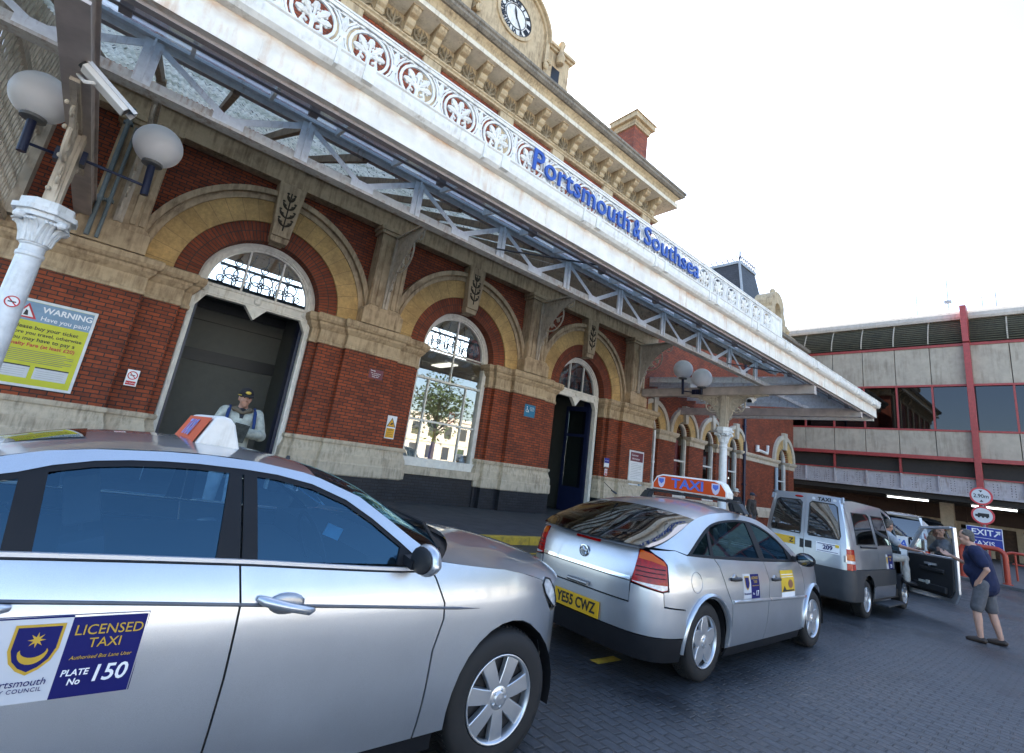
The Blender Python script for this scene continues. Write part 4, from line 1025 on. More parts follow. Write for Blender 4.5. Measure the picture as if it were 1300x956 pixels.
M_CHROME = plain('chrome trim', (.75, .76, .78), .12, 1, var=.02); M_SATIN = plain('satin bright trim', (.86, .87, .89), .3, .6, var=.02); M_ALLOY = plain('alloy wheel', (.62, .64, .67), .32, .85, var=.05)
M_SEAT = plain('grey seat cloth', (.07, .075, .085), .9); M_DASH = plain('dashboard', (.018, .019, .021), .7)
M_LAMPRED = plain('red lamp lens', (.34, .004, .003), .22, coat=.25, var=.35, vs=30, spec=.3); M_LAMPAMB = plain('amber lens', (.50, .09, .004), .2, coat=.25, spec=.3); M_LAMPCLR = plain('clear lens', (.62, .64, .66), .1, coat=1, var=.3, vs=25)
M_PLATEY = plain('yellow number plate', (.66, .39, .012), .4, var=.04); M_STICKB = plain('deep blue sticker', (.008, .010, .115), .55, var=.05, spec=.2); M_STICKW = plain('silver white sticker', (.58, .60, .64), .35, var=.05)
M_GOLD = plain('gold print', (.55, .34, .03), .4, var=.08); M_PWHITE = plain('white print', (.85, .86, .88), .4, var=.02); M_ORANGE = plain('orange sign plastic', (.56, .075, .02), .6, var=.08, spec=.08); M_TXBLUE = plain('blue print', (.05, .12, .50), .4); M_RPRINT = plain('red print', (.6, .03, .03), .4); M_YSTICK = plain('yellow sticker', (.70, .46, .02), .4)
class Surf:
    def __init__(s, pts, zb, tum, tq=.15, low=.05, crease=.84, sh=.28):
        s.crease, s.sh = crease, sh
        s.zb, s.tum, s.tq, s.low = zb, tum, tq, low
        c = [(p.x, p.y) for p in catmull([(x, y, 0) for x, y in pts], 10)]
        s.c = c; s.S = [0]
        for a, b in zip(c, c[1:]): s.S.append(s.S[-1]+math.hypot(b[0]-a[0], b[1]-a[1]))
        s.L = s.S[-1]
    def at(s, u):
        u = min(max(u, 0), s.L); lo, hi = 0, len(s.S)-1
        while hi-lo > 1:
            m = (lo+hi)//2
            if s.S[m] <= u: lo = m
            else: hi = m
        k = (u-s.S[lo])/max(1e-9, s.S[hi]-s.S[lo])
        def tan(i):
            a = s.c[max(i-1, 0)]; b = s.c[min(i+1, len(s.c)-1)]; l = math.hypot(b[0]-a[0], b[1]-a[1]); return ((b[0]-a[0])/l, (b[1]-a[1])/l)
        t0, t1 = tan(lo), tan(hi); t = (lerp(t0[0], t1[0], k), lerp(t0[1], t1[1], k)); l = math.hypot(*t)
        if u <= 0: t = (0, 1); l = 1
        if u >= s.L: t = (0, -1); l = 1
        return lerp(s.c[lo][0], s.c[hi][0], k), lerp(s.c[lo][1], s.c[hi][1], k), -t[1]/l, t[0]/l
    def sx(s, x):
        if x <= s.c[0][0]: return 0
        for i in range(len(s.c)-1):
            a, b = s.c[i][0], s.c[i+1][0]
            if a <= x <= b: return s.S[i]+(s.S[i+1]-s.S[i])*((x-a)/(b-a) if b > a else 0)
        return s.L
    def inset(s, z, ny):
        if z > s.zb:
            d = z-s.zb; return s.inset(s.zb, ny)+s.tum*d+s.tq*d*d
        zc = min(s.crease, s.zb-.05)
        i = .010*max(0, (min(z, zc)-.6)/(zc-.6))**2+s.low*max(0, (.5-z)/.3)**2
        return i+(s.sh*(z-zc) if z > zc else 0)
    def P(s, u, z, side=-1, off=0):
        x, y, nx, ny = s.at(u)
        i = s.inset(z, ny)-off
        return Vector((x-nx*i, side*(y-ny*i), z))
    def X(s, x, z, side=-1, off=0): return s.P(s.sx(x), z, side, off)
    def panel(s, mb, out, side=-1, res=.07, inS=False, off=0, thick=.018, densify=True):
        pts = [((p[0] if inS else s.sx(p[0])), p[1]) for p in out]
        d = []
        n = len(pts)
        for i in range(n):
            a, b = pts[i], pts[(i+1) % n]; L = math.hypot(b[0]-a[0], b[1]-a[1]); k = max(1, int(L/res)) if densify else 1
            for j in range(k): d.append((lerp(a[0], b[0], j/k), lerp(a[1], b[1], j/k)))
        area = sum(a[0]*b[1]-b[0]*a[1] for a, b in zip(d, d[1:]+d[:1]))
        if area < 0: d.reverse()
        nb = len(d); x0 = min(p[0] for p in d); x1 = max(p[0] for p in d); z0 = min(p[1] for p in d); z1 = max(p[1] for p in d)
        vs = [Vector(p) for p in d]
        nx, nz = int((x1-x0)/res), int((z1-z0)/res)
        for i in range(1, nx+1):
            for j in range(1, nz+1):
                q = (x0+(x1-x0)*i/(nx+1), z0+(z1-z0)*j/(nz+1)); ins = False; dm = 1e9
                for a, b in zip(d, d[1:]+d[:1]):
                    if (a[1] > q[1]) != (b[1] > q[1]) and q[0] < (b[0]-a[0])*(q[1]-a[1])/(b[1]-a[1])+a[0]: ins = not ins
                    dm = min(dm, (a[0]-q[0])**2+(a[1]-q[1])**2)
                if ins and dm > (res*.45)**2: vs.append(Vector(q))
        rv, re, rf, *_ = delaunay_2d_cdt(vs, [(i, (i+1) % nb) for i in range(nb)], [list(range(nb))], 1, 1e-6)
        base = [s.P(p[0], p[1], side, off) for p in rv]
        tri = [tuple(f) if side < 0 else tuple(reversed(f)) for f in rf]
        mb.add(base, tri)
        if thick:
            o = [s.P(p[0], p[1], side, off) for p in d]; i_ = [s.P(p[0], p[1], side, off-thick) for p in d]
            mb.add(o+i_, [(k, nb+k, nb+(k+1) % nb, (k+1) % nb) for k in range(nb)])
        return mb
def wheel(car, name, x, y, r, rr, side, spokes=7, width=.2, steer=0, hub=False, zc=None, style='split'):
    """tyre and alloy rim about the local y axis; side -1 shows its face to -y"""
    M = Matrix.Translation((x, y, zc if zc else r)) @ Matrix.Rotation(steer, 4, 'Z') @ Matrix.Rotation(R(90)*(1 if side < 0 else -1), 4, 'X')
    w2 = width
    b = MB(); b.lathe([(rr*.9, -w2*.98), (rr*.95, -.06), (rr*.94, -.05), (.001, -.05)], 28, M=M, cap=False); b.lathe([(.05, -.06), (rr*.62, -.055), (rr*.62, -.05)], 24, M=M, cap=False)
    o = b.build(name, plain('brake dark', (.03, .03, .032), .5, .4), car, smooth=40, world=False)
    b = MB()
    prof = [(rr*.98, -w2), (r*.86, -w2), (r*.97, -w2+.02), (r, -w2+.045), (r, -.045), (r*.985, -.02), (r*.93, -.002), (r*.80, .006), (rr*1.05, .0), (rr*1.01, -.012)]
    b.lathe(prof, 48, M=M, cap=False)
    for k in range(72): 
        a = k*2*PI/72; b.box(-.004, .004, -.0, .012, -w2+.05, -.05, M @ Matrix.Rotation(a, 4, 'Z') @ Matrix.Translation((0, r-.006, 0)))
    t = b.build('tyre', M_RUBBER, None, smooth=40); t.parent = o
    b = MB()
    b.lathe([(rr*.93, -.10), (rr*.97, -.03), (rr*1.015, -.008), (rr*1.02, .002), (rr*.985, .004), (rr*.95, -.004), (rr*.93, -.03)], 48, M=M, cap=False)
    b.lathe([(rr*.30, -.05), (rr*.30, -.012), (rr*.22, -.004), (rr*.16, -.003), (rr*.15, .004), (.001, .006)], 24, M=M, cap=False)
    for k in range(spokes):
        a = 2*PI*k/spokes+.3
        Q = M @ Matrix.Rotation(a, 4, 'Z')
        wi, wo = (.030, .042) if style == 'split' else (.046, .075)
        r0, r1 = rr*.20, rr*.965
        if style == 'five': wi, wo, wm = .05, .034, .066
        else: wm = (wi+wo)/2
        rm = (r0+r1)/2
        top = [(r0, wi, -.010), (rm, wm, -.006), (r1, wo, -.010)]
        vs = []
        for q, w_, z_ in top: vs += [Q @ Vector((q, -w_, z_)), Q @ Vector((q, w_, z_)), Q @ Vector((q, w_*1.1, z_-.03)), Q @ Vector((q, -w_*1.1, z_-.03))]
        fs = []
        for i in range(2):
            for j in range(4): fs.append((i*4+j, i*4+(j+1) % 4, i*4+4+(j+1) % 4, i*4+4+j))
        b.add(vs, fs)
    for k in range(5):
        a = 2*PI*k/5; b.cyl(M @ Vector((rr*.2*math.cos(a), rr*.2*math.sin(a), -.01)), M @ Vector((rr*.2*math.cos(a), rr*.2*math.sin(a), .001)), .009, n=6)
    q = b.build('rim', M_ALLOY, None, smooth=35, bevel=.003); q.parent = o
    return o
def well(mb, x, r, hw, z):
    """dark inner wheel arch"""
    for s in (-1, 1):
        y0, y1 = s*(hw-.012), s*(hw-.36)
        n = 16; P = []
        for y in (y0, y1): P += [(x+r*math.cos(-.25+(PI+.5)*i/n), y, z+r*math.sin(-.25+(PI+.5)*i/n)) for i in range(n+1)]
        mb.add(P, [(i, i+1, n+2+i, n+1+i) for i in range(n)]+[tuple(range(n+1, 2*n+2))])
def archpts(x, z, r, zl, n=16, rev=False):
    a = math.asin(max(-1, min(1, (zl-z)/r)))
    pts = [(x+r*math.cos(PI-a+(2*a-PI)*i/n), z+r*math.sin(PI-a+(2*a-PI)*i/n)) for i in range(n+1)]
    return pts[::-1] if rev else pts
def loft(mb, sf, rail, t0, t1, bx, bz, nt=10, nu=16, off=0):
    """surface between the two roof rails over part of the rail curve; bx, bz bulge forward / up at the centre line"""
    L = [0]
    for a, b in zip(rail, rail[1:]): L.append(L[-1]+math.hypot(b[0]-a[0], b[1]-a[1]))
    def pt(t):
        d = t*L[-1]
        for i in range(len(L)-1):
            if d <= L[i+1] or i == len(L)-2:
                k = (d-L[i])/(L[i+1]-L[i]); return lerp(rail[i][0], rail[i+1][0], k), lerp(rail[i][1], rail[i+1][1], k)
    def fn(u, v):
        t = lerp(t0, t1, v); x, z = pt(t); y = sf.X(x, z).y; q = 2*u-1
        return (x+bx(t)*(1-q*q), y*(-q)*-1 if False else y*(1-2*u), z+bz(t)*(1-q*q)-off)
    mb.grid(fn, nu, nt); return mb
def dens(rail, k=8): return [(p.x, p.y) for p in catmull([(x, z, 0) for x, z in rail], k)]
def fill_top(mb, sf, xc, xh, ztop, crown, nt=14, nu=18, front=True, bow=0):
    """bonnet or boot lid between the two wing tops, following the nose in plan"""
    yh = abs(sf.X(xh, ztop(xh)).y)
    def xend(y):
        lo, hi = 0, sf.L
        us = [sf.L*i/400 for i in range(401)]
        best = None
        rng_ = us[200:] if front else us[:200]
        return min(rng_, key=lambda u: abs(sf.at(u)[1]-y))
    ends = []
    for i in range(nu+1):
        q = abs(2*i/nu-1); u = xend(q*yh); p = sf.P(u, ztop(xh)); ends.append(p.x if q < .999 else xh)
    def fn(u, v):
        q = 2*u-1; i = round(u*nu)
        xr = lerp(xc, xh, v); y = abs(sf.X(xr, ztop(xr)).y)*q; x = lerp(xc+bow*(1-q*q), ends[i], v)
        return (x, y, ztop(xr)+crown(v)*(1-q*q))
    mb.grid(fn, nu, nt); return mb
def seat(mb, x, y, z, s=1):
    mb.box(x-.25, x+.25, y-.24, y+.24, z-.1, z+.05)
    M = Matrix.Translation((x-.24, y, z)) @ Matrix.Rotation(R(-16), 4, 'Y')
    mb.box(-.06, .07, -.24, .24, 0, .56, M); mb.box(-.05, .06, -.13, .13, .60, .78, M); mb.cyl(M @ Vector((0, -.06, .55)), M @ Vector((0, -.06, .62)), .01, n=6); mb.cyl(M @ Vector((0, .06, .55)), M @ Vector((0, .06, .62)), .01, n=6)
def onsurf(sf, x0, z0, side=-1, off=.003):
    return lambda u, v, d: sf.X(x0+u, z0+v, side, off+d)
def sheetrect(mb, sf, x0, x1, z0, z1, side=-1, off=.002, n=5):
    mb.grid(lambda u, v: sf.X(lerp(x0, x1, u), lerp(z0, z1, v), side, off), n, n); return mb
def shield(mb, sf, x, z, w, h, off, side=-1):
    o = [(-.5, .5), (.5, .5), (.5, .0), (.40, -.24), (.22, -.40), (0, -.5), (-.22, -.40), (-.40, -.24), (-.5, 0)]
    mb.add([sf.X(x+a*w, z+c*h, side, off) for a, c in o], [tuple(range(len(o)))]); return mb
def door_seal(sf, mb, pts, w=.006, off=.001, side=-1):
    for a, b in zip(pts, pts[1:]): mb.beam(sf.X(*a, side, off), sf.X(*b, side, off), w, w)

# ---- nearest taxi: silver saloon, plate 150
SALOON = [(-1.02, 0), (-1.01, .35), (-.95, .6), (-.78, .79), (-.45, .875), (.3, .90), (1.3, .905), (2.2, .90), (2.75, .875), (3.05, .80), (3.28, .66), (3.44, .45), (3.52, .2), (3.54, 0)]
def build_saloon():
    car = thing('taxi_car', 'silver saloon taxi with a large blue and white plate 150 sticker on its door', 'taxi', (-.71, 3.0, .222), (0, R(1.0), 0), 'silver taxis waiting at the station')
    sf = Surf(SALOON, .95, .40)
    wb, wr = 2.70, .325
    ztop = lambda x: smooth_interp([(-1.1, .93), (-.6, 1.0), (-.2, 1.03), (2.17, 1.0), (2.4, .975), (2.64, .955), (2.97, .89), (3.2, .80), (3.54, .72)], x)
    B = lambda x: smooth_interp([(-.6, 1.03), (.6, 1.012), (1.28, .992), (1.58, .977), (1.97, .96), (2.2, .96)], x)
    zs = .23
    arcf = archpts(wb+.02, .335, .37, zs+.02); arcr = archpts(0, .335, .37, zs+.02)
    for side in (-1, 1):
        # wing
        f = [(2.205, .62), (2.195, zs+.02)]+[(2.30, zs+.02)]+arcf+[(3.10, zs+.02), (3.13, .45), (3.13, .62), (3.12, .70), (3.02, .80), (2.98, .87), (2.99, ztop(2.99)), (2.8, ztop(2.8)), (2.64, ztop(2.64)), (2.4, ztop(2.4)), (2.17, ztop(2.17)), (2.13, .995), (2.18, .925), (2.237, .82), (2.243, .75)]
        b = MB(); sf.panel(b, f, side); b.build('front_wing', M_SILVER, car, smooth=50, world=False)
        d = [(1.311, .62), (1.30, zs+.02), (2.185, zs+.02), (2.195, .62), (2.233, .75), (2.227, .82), (2.17, .925), (2.12, .985), (2.10, B(2.1)-.005), (1.9, B(1.9)-.005), (1.58, B(1.58)-.005), (1.28, B(1.28)-.005), (1.306, .862)]
        b = MB(); sf.panel(b, d, side); dr = b.build('front_door', M_SILVER, car, smooth=50, world=False)
        d2 = [(.42, zs+.02), (1.292, zs+.02), (1.303, .62), (1.298, .862), (1.272, B(1.27)-.005), (.9, B(.9)-.005), (.4, B(.4)-.005), (.25, .95), (.27, .8), (.36, .66), (.42, .50)]
        b = MB(); sf.panel(b, d2, side); dr2 = b.build('rear_door', M_SILVER, car, smooth=50, world=False)
        q = [(-.70, zs+.02)]+arcr+[(.41, zs+.02), (.41, .50), (.35, .66), (.26, .8), (.24, .95), (.3, B(.3)-.005), (0, 1.03), (-.4, 1.02), (-.7, .99), (-.8, .95), (-.8, .62), (-.74, .5)]
        b = MB(); sf.panel(b, q, side); b.build('rear_quarter', M_SILVER, car, smooth=50, world=False)
        b = MB(); sf.panel(b, [(.36, .16), (2.33, .16), (2.31, zs+.014), (.38, zs+.014)], side, off=-.012); b.build('sill', M_PLASTIC, car, smooth=50, world=False)
        # crease moulding
        b = MB(); pts = [(.30, .915), (.66, .898), (1.30, .860), (1.6, .841), (2.0, .815), (2.35, .790), (2.47, .782)]
        pts = [(x, smooth_interp(pts, x)) for x in [.3+.072*i for i in range(31)]]
        b.tube([sf.X(x, z, side, .0) for x, z in pts], [.007]*29+[.004, .001], 6); b.build('rubbing_strip', plain('dark crease strip', (.10, .11, .13), .4), car, smooth=60, world=False)
        # belt chrome
        b = MB(); n = 26
        for i in range(n):
            xa, xb = lerp(.15, 2.06, i/n), lerp(.15, 2.06, (i+1)/n); b.beam(sf.X(xa, B(xa)+.010, side, .004), sf.X(xb, B(xb)+.010, side, .004), .016, .013)
        b.build('window_belt_trim', M_SATIN, car, smooth=50, world=False)
        b = MB(); b.tube([sf.X(lerp(.15, 2.06, i/n), B(lerp(.15, 2.06, i/n))-.001, side, .003) for i in range(n+1)], .005, 5); b.build('belt_seal', M_BLACK, car, world=False)
        # side frame black, roof side rail
        low = [(.10, 1.10), (.24, 1.155), (.40, 1.205), (.562, 1.248), (.641, 1.278), (.747, 1.304), (.849, 1.318), (.952, 1.326), (1.063, 1.330), (1.232, 1.328), (1.37, 1.320), (1.525, 1.296), (1.688, 1.243), (1.823, 1.172), (1.966, 1.082), (2.06, 1.018)]
        upr = [(-.10, 1.06), (.10, 1.13), (.30, 1.215), (.531, 1.297), (.612, 1.321), (.738, 1.342), (.945, 1.360), (1.089, 1.366), (1.286, 1.362), (1.483, 1.340), (1.556, 1.324), (1.755, 1.260), (1.924, 1.163), (2.041, 1.093), (2.172, 1.022)]
        b = MB(); sf.panel(b, [(-.25, 1.03)]+upr+[(2.16, 1.003), (2.08, 1.0)]+low[::-1]+[(.0, 1.04)], side, .06); b.build('roof_rail', M_SILVER, car, smooth=50, world=False)
        fr = [(.02, 1.045)]+low+[(2.09, .985), (1.97, .972), (1.58, .986), (1.28, 1.0), (.6, 1.022)]
        b = MB(); sf.panel(b, fr, side, .06, off=-.012, thick=0)
        gl = []
        rg = [(.668, 1.025), (.629, 1.242), (.70, 1.272), (.78, 1.290), (.861, 1.300), (1.007, 1.308), (1.19, 1.310), (1.214, 1.004)]
        fg = [(1.285, 1.306), (1.404, 1.299), (1.527, 1.275), (1.688, 1.215), (1.824, 1.144), (1.95, 1.078), (1.975, 1.05), (1.965, .985), (1.581, .993), (1.335, 1.003)]
        qg = [(.12, 1.05), (.17, 1.105), (.34, 1.165), (.48, 1.205), (.575, 1.225), (.605, 1.03)]
        # frame = bars between the panes
        b = MB()
        bars = [[(1.19, 1.0), (1.185, 1.318), (1.228, 1.322), (1.273, 1.0)], [(1.281, 1.0), (1.237, 1.322), (1.288, 1.318), (1.338, 1.0)], [(.60, 1.02), (.57, 1.24), (.635, 1.27), (.672, 1.02)]]
        for p in bars: sf.panel(b, p, side, .06, off=-.004)
        top = [(x, z) for x, z in low]; ins = [(x, z-.022) for x, z in low]
        sf.panel(b, top+ins[::-1], side, .06, off=-.004)
        sf.panel(b, [(1.955, .985), (1.975, 1.062), (2.10, .99), (2.1, .975)], side, .06, off=-.003)
        b.build('window_frame', M_PLASTIC, car, smooth=50, world=False)
        for nm, p in (('rear_door_window', rg), ('front_door_window', fg), ('quarter_window', qg)):
            b = MB(); sf.panel(b, p, side, .08, off=-.012, thick=0); b.build(nm, M_CGLASS, car, smooth=50, world=False)
        # handles
        for x, z, par in ((1.47, .852, dr), (.56, .905, dr2)):
            b = MB(); b.ell((0, 0, 0), .075, .012, .044, 16, 8); c = sf.X(x+.0, z, side, -.004); b.v = [tuple(Vector(p)+c) for p in b.v]
            b.build('handle_cup', M_GREYSIL, car, smooth=50, world=False)
            b = MB(); z1, z2 = z+.022, z-.018
            b.tube([sf.X(x-.105, z1+.004, side, .008), sf.X(x-.09, z1, side, .028), sf.X(x, z, side, .034), sf.X(x+.085, z2, side, .030), sf.X(x+.108, z2-.003, side, .010)], [.013, .019, .017, .016, .010], 8)
            b.build('door_handle', M_SILVER, car, smooth=60, world=False)
        # mirror
        b = MB(); c = sf.X(2.02, 1.01, side, .0)
        b.beam(c, c+Vector((0, side*.09, -.01)), .07, .04)
        M = Matrix.Translation(c+Vector((.015, side*.12, .02))) @ Matrix.Rotation(R(-10*side), 4, 'Z')
        def msh(p): return tuple(M @ Vector((p[0]*(1 if p[0] > 0 else .4), p[1]*(1+.15*(p[2] < 0)), p[2])))
        b.build('mirror_arm', M_PLASTIC, car, world=False)
        b = MB(); b.ell((0, 0, 0), .07, .080, .070, 20, 14); b.v = [msh(p) for p in b.v]
        mr = b.build('door_mirror', M_SILVER, car, smooth=60, world=False)
        b = MB(); b.ell((0, 0, 0), .013, .072, .060, 18, 8); b.v = [tuple(M @ (Vector(p)+Vector((-.028, 0, 0)))) for p in b.v]; b.build('mirror_glass', M_BLACK, None, smooth=60).parent = mr
        # headlamp
        hl = [(2.995, .862), (3.02, .812), (3.10, .755), (3.19, .706), (3.25, .698), (3.235, .74), (3.16, .82), (3.09, .880), (3.03, .893)]
        b = MB(); sf.panel(b, hl, side, .05, off=.004); b.build('headlamp', M_LAMPCLR, car, smooth=50, world=False)
        b = MB(); P0 = sf.X(3.13, .80, side, .006); b.tube([sf.X(x, z, side, .004) for x, z in hl+hl[:1]], .006, 5); b.build('headlamp_surround', M_BLACK, car, world=False)
    # nose and tail as one wrap each
    sN = sf.sx(3.135)
    for nm, poly in (('front_bumper', [(sN, .20), (sf.L, .20), (sf.L, .70), (sf.sx(3.26), .69), (sf.sx(3.13), .69), (sN, .62), (sN, .45)]),):
        b = MB()
        for side in (-1, 1): sf.panel(b, poly, side, .06, inS=True)
        b.build(nm, M_SILVER, car, smooth=50, world=False)
    b = MB()
    for side in (-1, 1): sf.panel(b, [(sf.sx(3.0), .17), (sf.L, .17), (sf.L, .235), (sf.sx(3.05), .235)], side, .06, inS=True, off=.02)
    b.build('front_splitter', M_GREYSIL, car, smooth=50, world=False)
    b = MB()
    for side in (-1, 1): sf.panel(b, [(sf.sx(3.32), .56), (sf.L, .56), (sf.L, .74), (sf.sx(3.3), .74)], side, .05, inS=True, off=.004)
    b.build('grille', M_BLACK, car, smooth=50, world=False)
    b = MB()
    sQ = sf.sx(-.805)
    for side in (-1, 1): sf.panel(b, [(0, .2), (sQ, .2), (sQ, .95), (0, .95)], side, .07, inS=True)
    b.build('rear_bumper', M_SILVER, car, smooth=50, world=False)
    b = MB(); fill_top(b, sf, 2.20, 3.10, ztop, lambda v: lerp(.05, .04, v), bow=.40); b.build('bonnet', M_SILVER, car, smooth=50, world=False)
    b = MB(); fill_top(b, sf, -.32, -.86, ztop, lambda v: .04, front=False); b.build('boot_lid', M_SILVER, car, smooth=50, world=False)
    rail = dens([(2.175, 1.025), (2.041, 1.093), (1.924, 1.163), (1.755, 1.260), (1.556, 1.324), (1.286, 1.362), (1.089, 1.368), (.945, 1.362), (.738, 1.344), (.531, 1.298), (.30, 1.215), (.1, 1.13), (-.10, 1.06), (-.34, 1.03)], 6)
    bz = lambda t: .042*math.sin(PI*min(1, max(0, (t-.02)/.96)))**.6
    bx = lambda t: lerp(.34, 0, min(1, t/.34)) if t < .34 else -.20*max(0, (t-.62)/.38)
    b = MB(); loft(b, sf, rail, .0, .27, bx, bz, 8, 18); b.build('windscreen', M_CGLASS, car, smooth=60, world=False)
    b = MB(); loft(b, sf, rail, .27, .70, bx, bz, 16, 20); b.build('roof', M_SILVER, car, smooth=60, world=False)
    b = MB(); loft(b, sf, rail, .70, 1, bx, bz, 8, 18); b.build('rear_window', M_CGLASSD, car, smooth=60, world=False)
    # sunroof pane and gasket
    def roofpt(x, q, dz): 
        y = sf.X(x, 1.36).y; zz = interp([(p[0], p[1]) for p in reversed(rail) if p[0] > -.2], x); return (x, y*q, zz+.040*(1-q*q)+dz)
    b = MB(); b.grid(lambda u, v: roofpt(lerp(.30, .70, u), lerp(-.62, .62, v), .006), 6, 10); b.build('sunroof', M_CGLASSD, car, smooth=60, world=False)
    b = MB(); b.tube([roofpt(.29, lerp(-.66, .66, i/10), .005) for i in range(11)], .012, 5); b.build('sunroof_seal', M_BLACK, car, world=False)
    b = MB(); b.cyl(roofpt(1.62, -.05, 0), Vector(roofpt(1.62, -.05, .03)), .02, .008, 8); b.build('aerial_base', M_BLACK, car, world=False)
    # inner body, cowl, interior
    b = MB(); b.box(.40, wb-.42, -.80, .80, .2, .70); b.box(-.85, 3.3, -.5, .5, .22, .70); b.box(-.8, 3.0, -.78, .78, .71, .86); b.box(-.7, 2.1, -.78, .78, .86, .88)
    well(b, 0, .365, .88, .335); well(b, wb+.02, .365, .88, .335)
    b.build('inner_body', M_BLACK, car, world=False)
    b = MB(); b.grid(lambda u, v: (lerp(2.10, 2.26, v)+.38*(1-(2*u-1)**2), .83*(2*u-1), 1.0+.022*(1-(2*u-1)**2)-.012*v), 14, 2); b.tube([(2.30, -.66, 1.02), (2.44, -.25, 1.085), (2.42, .2, 1.115)], .012, 5); b.tube([(2.46, .1, 1.03), (2.40, .5, 1.07), (2.2, .7, 1.09)], .012, 5)
    b.build('scuttle', M_BLACK, car, world=False)
    b = MB(); seat(b, 1.18, -.37, .48); seat(b, 1.18, .37, .48); seat(b, .5, -.37, .42); seat(b, .5, .37, .42); b.build('seats', M_SEAT, car, world=False, bevel=.03)
    b = MB(); b.box(1.85, 2.2, -.74, .74, .88, 1.0); b.lathe([(.17, -.012), (.185, 0), (.17, .012), (.155, 0)], 24, M=Matrix.Translation((1.72, -.37, .97)) @ Matrix.Rotation(R(65), 4, 'Y'), cap=False); b.build('dashboard', M_DASH, car, world=False, smooth=40)
    b = MB(); b.box(1.66, 1.68, -.1, .1, 1.20, 1.26); b.box(1.60, 1.605, -.30, -.24, 1.22, 1.29); b.build('rear_view_mirror', plain('mirror silver', (.5, .55, .6), .1, 1), car, world=False)
    M = Matrix.Translation((1.80, -.40, 1.045)) @ Matrix.Rotation(R(18), 4, 'Y')
    b = MB(); b.box(-.045, .045, -.01, .0, -.03, .03, M); b.build('permit_card', plain('light blue card', (.15, .45, .75), .4), car, world=False)
    # door sign
    b = MB(); sheetrect(b, sf, .56, .828, .63, .852); sg = b.build('council_sticker', M_STICKW, car, smooth=60, world=False)
    b = MB(); sheetrect(b, sf, .828, 1.020, .63, .850); b.build('licence_sticker', M_STICKB, car, smooth=60, world=False)
    b = MB(); b.tube([sf.X(x, z, -1, .002) for x, z in ((.56, .63), (.56, .853), (.828, .853))], .0025, 4); b.tube([sf.X(x, z, -1, .002) for x, z in ((.556, .858), (1.024, .856), (1.024, .63))], .0012, 4); shield(b, sf, .757, .771, .100, .118, .0045); b.text('Portsmouth', .027, onsurf(sf, .745, .683), .001, 0, shear=.1); b.text('CITY COUNCIL', .0155, onsurf(sf, .745, .663), .001, 0, space=1.15); b.build('blue_print', M_STICKB, car, world=False, fixn=False)
    b = MB(); shield(b, sf, .757, .770, .115, .134, .0035)
    b.text('LICENSED', .040, onsurf(sf, .928, .813, off=.004), .001, .0); b.text('TAXI', .038, onsurf(sf, .925, .776, off=.004), .001, .0); b.text('Authorised Bus Lane User', .0145, onsurf(sf, .925, .738, off=.004), .001, 0, shear=.25)
    def star(cx, cz, ro, ri, n, off): b.add([sf.X(cx+(ro if k % 2 == 0 else ri)*math.cos(k*PI/n+PI/2), cz+(ro if k % 2 == 0 else ri)*math.sin(k*PI/n+PI/2), -1, off) for k in range(2*n)], [tuple(range(2*n))])
    star(.757, .796, .021, .008, 8, .006)
    mo = [(math.cos(a), math.sin(a)) for a in [PI+(PI)*i/12 for i in range(13)]]
    b.add([sf.X(.757+.034*c, .766+.034*s_, -1, .006) for c, s_ in mo]+[sf.X(.757+.030*c, .772+.022*s_, -1, .006) for c, s_ in reversed(mo)], [(i, i+1, 24-i, 25-i) for i in range(12)])
    b.build('gold_print', M_GOLD, car, world=False, fixn=False)
    b = MB(); b.text('150', .064, onsurf(sf, .957, .688, off=.004), .001, .001, shear=.1); b.text('PLATE', .024, onsurf(sf, .872, .697, off=.004), .001, .0005, shear=.1); b.text('No', .024, onsurf(sf, .876, .672, off=.004), .001, .0005, shear=.1); b.build('white_print', M_PWHITE, car, world=False, fixn=False)
    # roof sign
    zr = 1.40
    prof = [(1.07, 0), (1.275, 0), (1.27, .02), (1.225, .13), (1.20, .155), (1.17, .162), (1.135, .155)]
    b = MB(); b.prism([(u, zr-.03+v) for u, v in prof], lambda u, v, d: (u, d, v), -.36, .32); rs = b.build('roof_sign', M_WHITE, car, world=False, bevel=.012)
    b = MB()
    fx = lambda v: lerp(1.068, 1.128, v)
    b.add([(fx(0)-.004, -.35, zr-.02), (fx(1)-.006, -.35, zr+.118), (fx(1)-.006, .31, zr+.118), (fx(0)-.004, .31, zr-.02)], [(0, 1, 2, 3)]); q = b.build('sign_face', M_ORANGE, None, fixn=False); q.parent = rs
    b = MB(); b.text('TAXI', .11, lambda u, v, d: (fx((v+.075)/.14)-.009-d, .0-u, zr+.058+v), .002, .002); q = b.build('sign_print', M_TXBLUE, None, fixn=False); q.parent = rs
    b = MB(); b.box(1.05, 1.29, -.34, .30, zr-.045, zr-.025); q = b.build('sign_magnet', M_BLACK, None); q.parent = rs
    # wheels
    for x, y, sd, st_ in ((0, -.845, -1, 0), (0, .845, 1, 0), (wb+.01, -.86, -1, R(-3)), (wb+.01, .86, 1, R(-3))):
        wheel(car, 'wheel', x, y, wr, .207, sd, 7, .2, st_)
    return car
build_saloon()

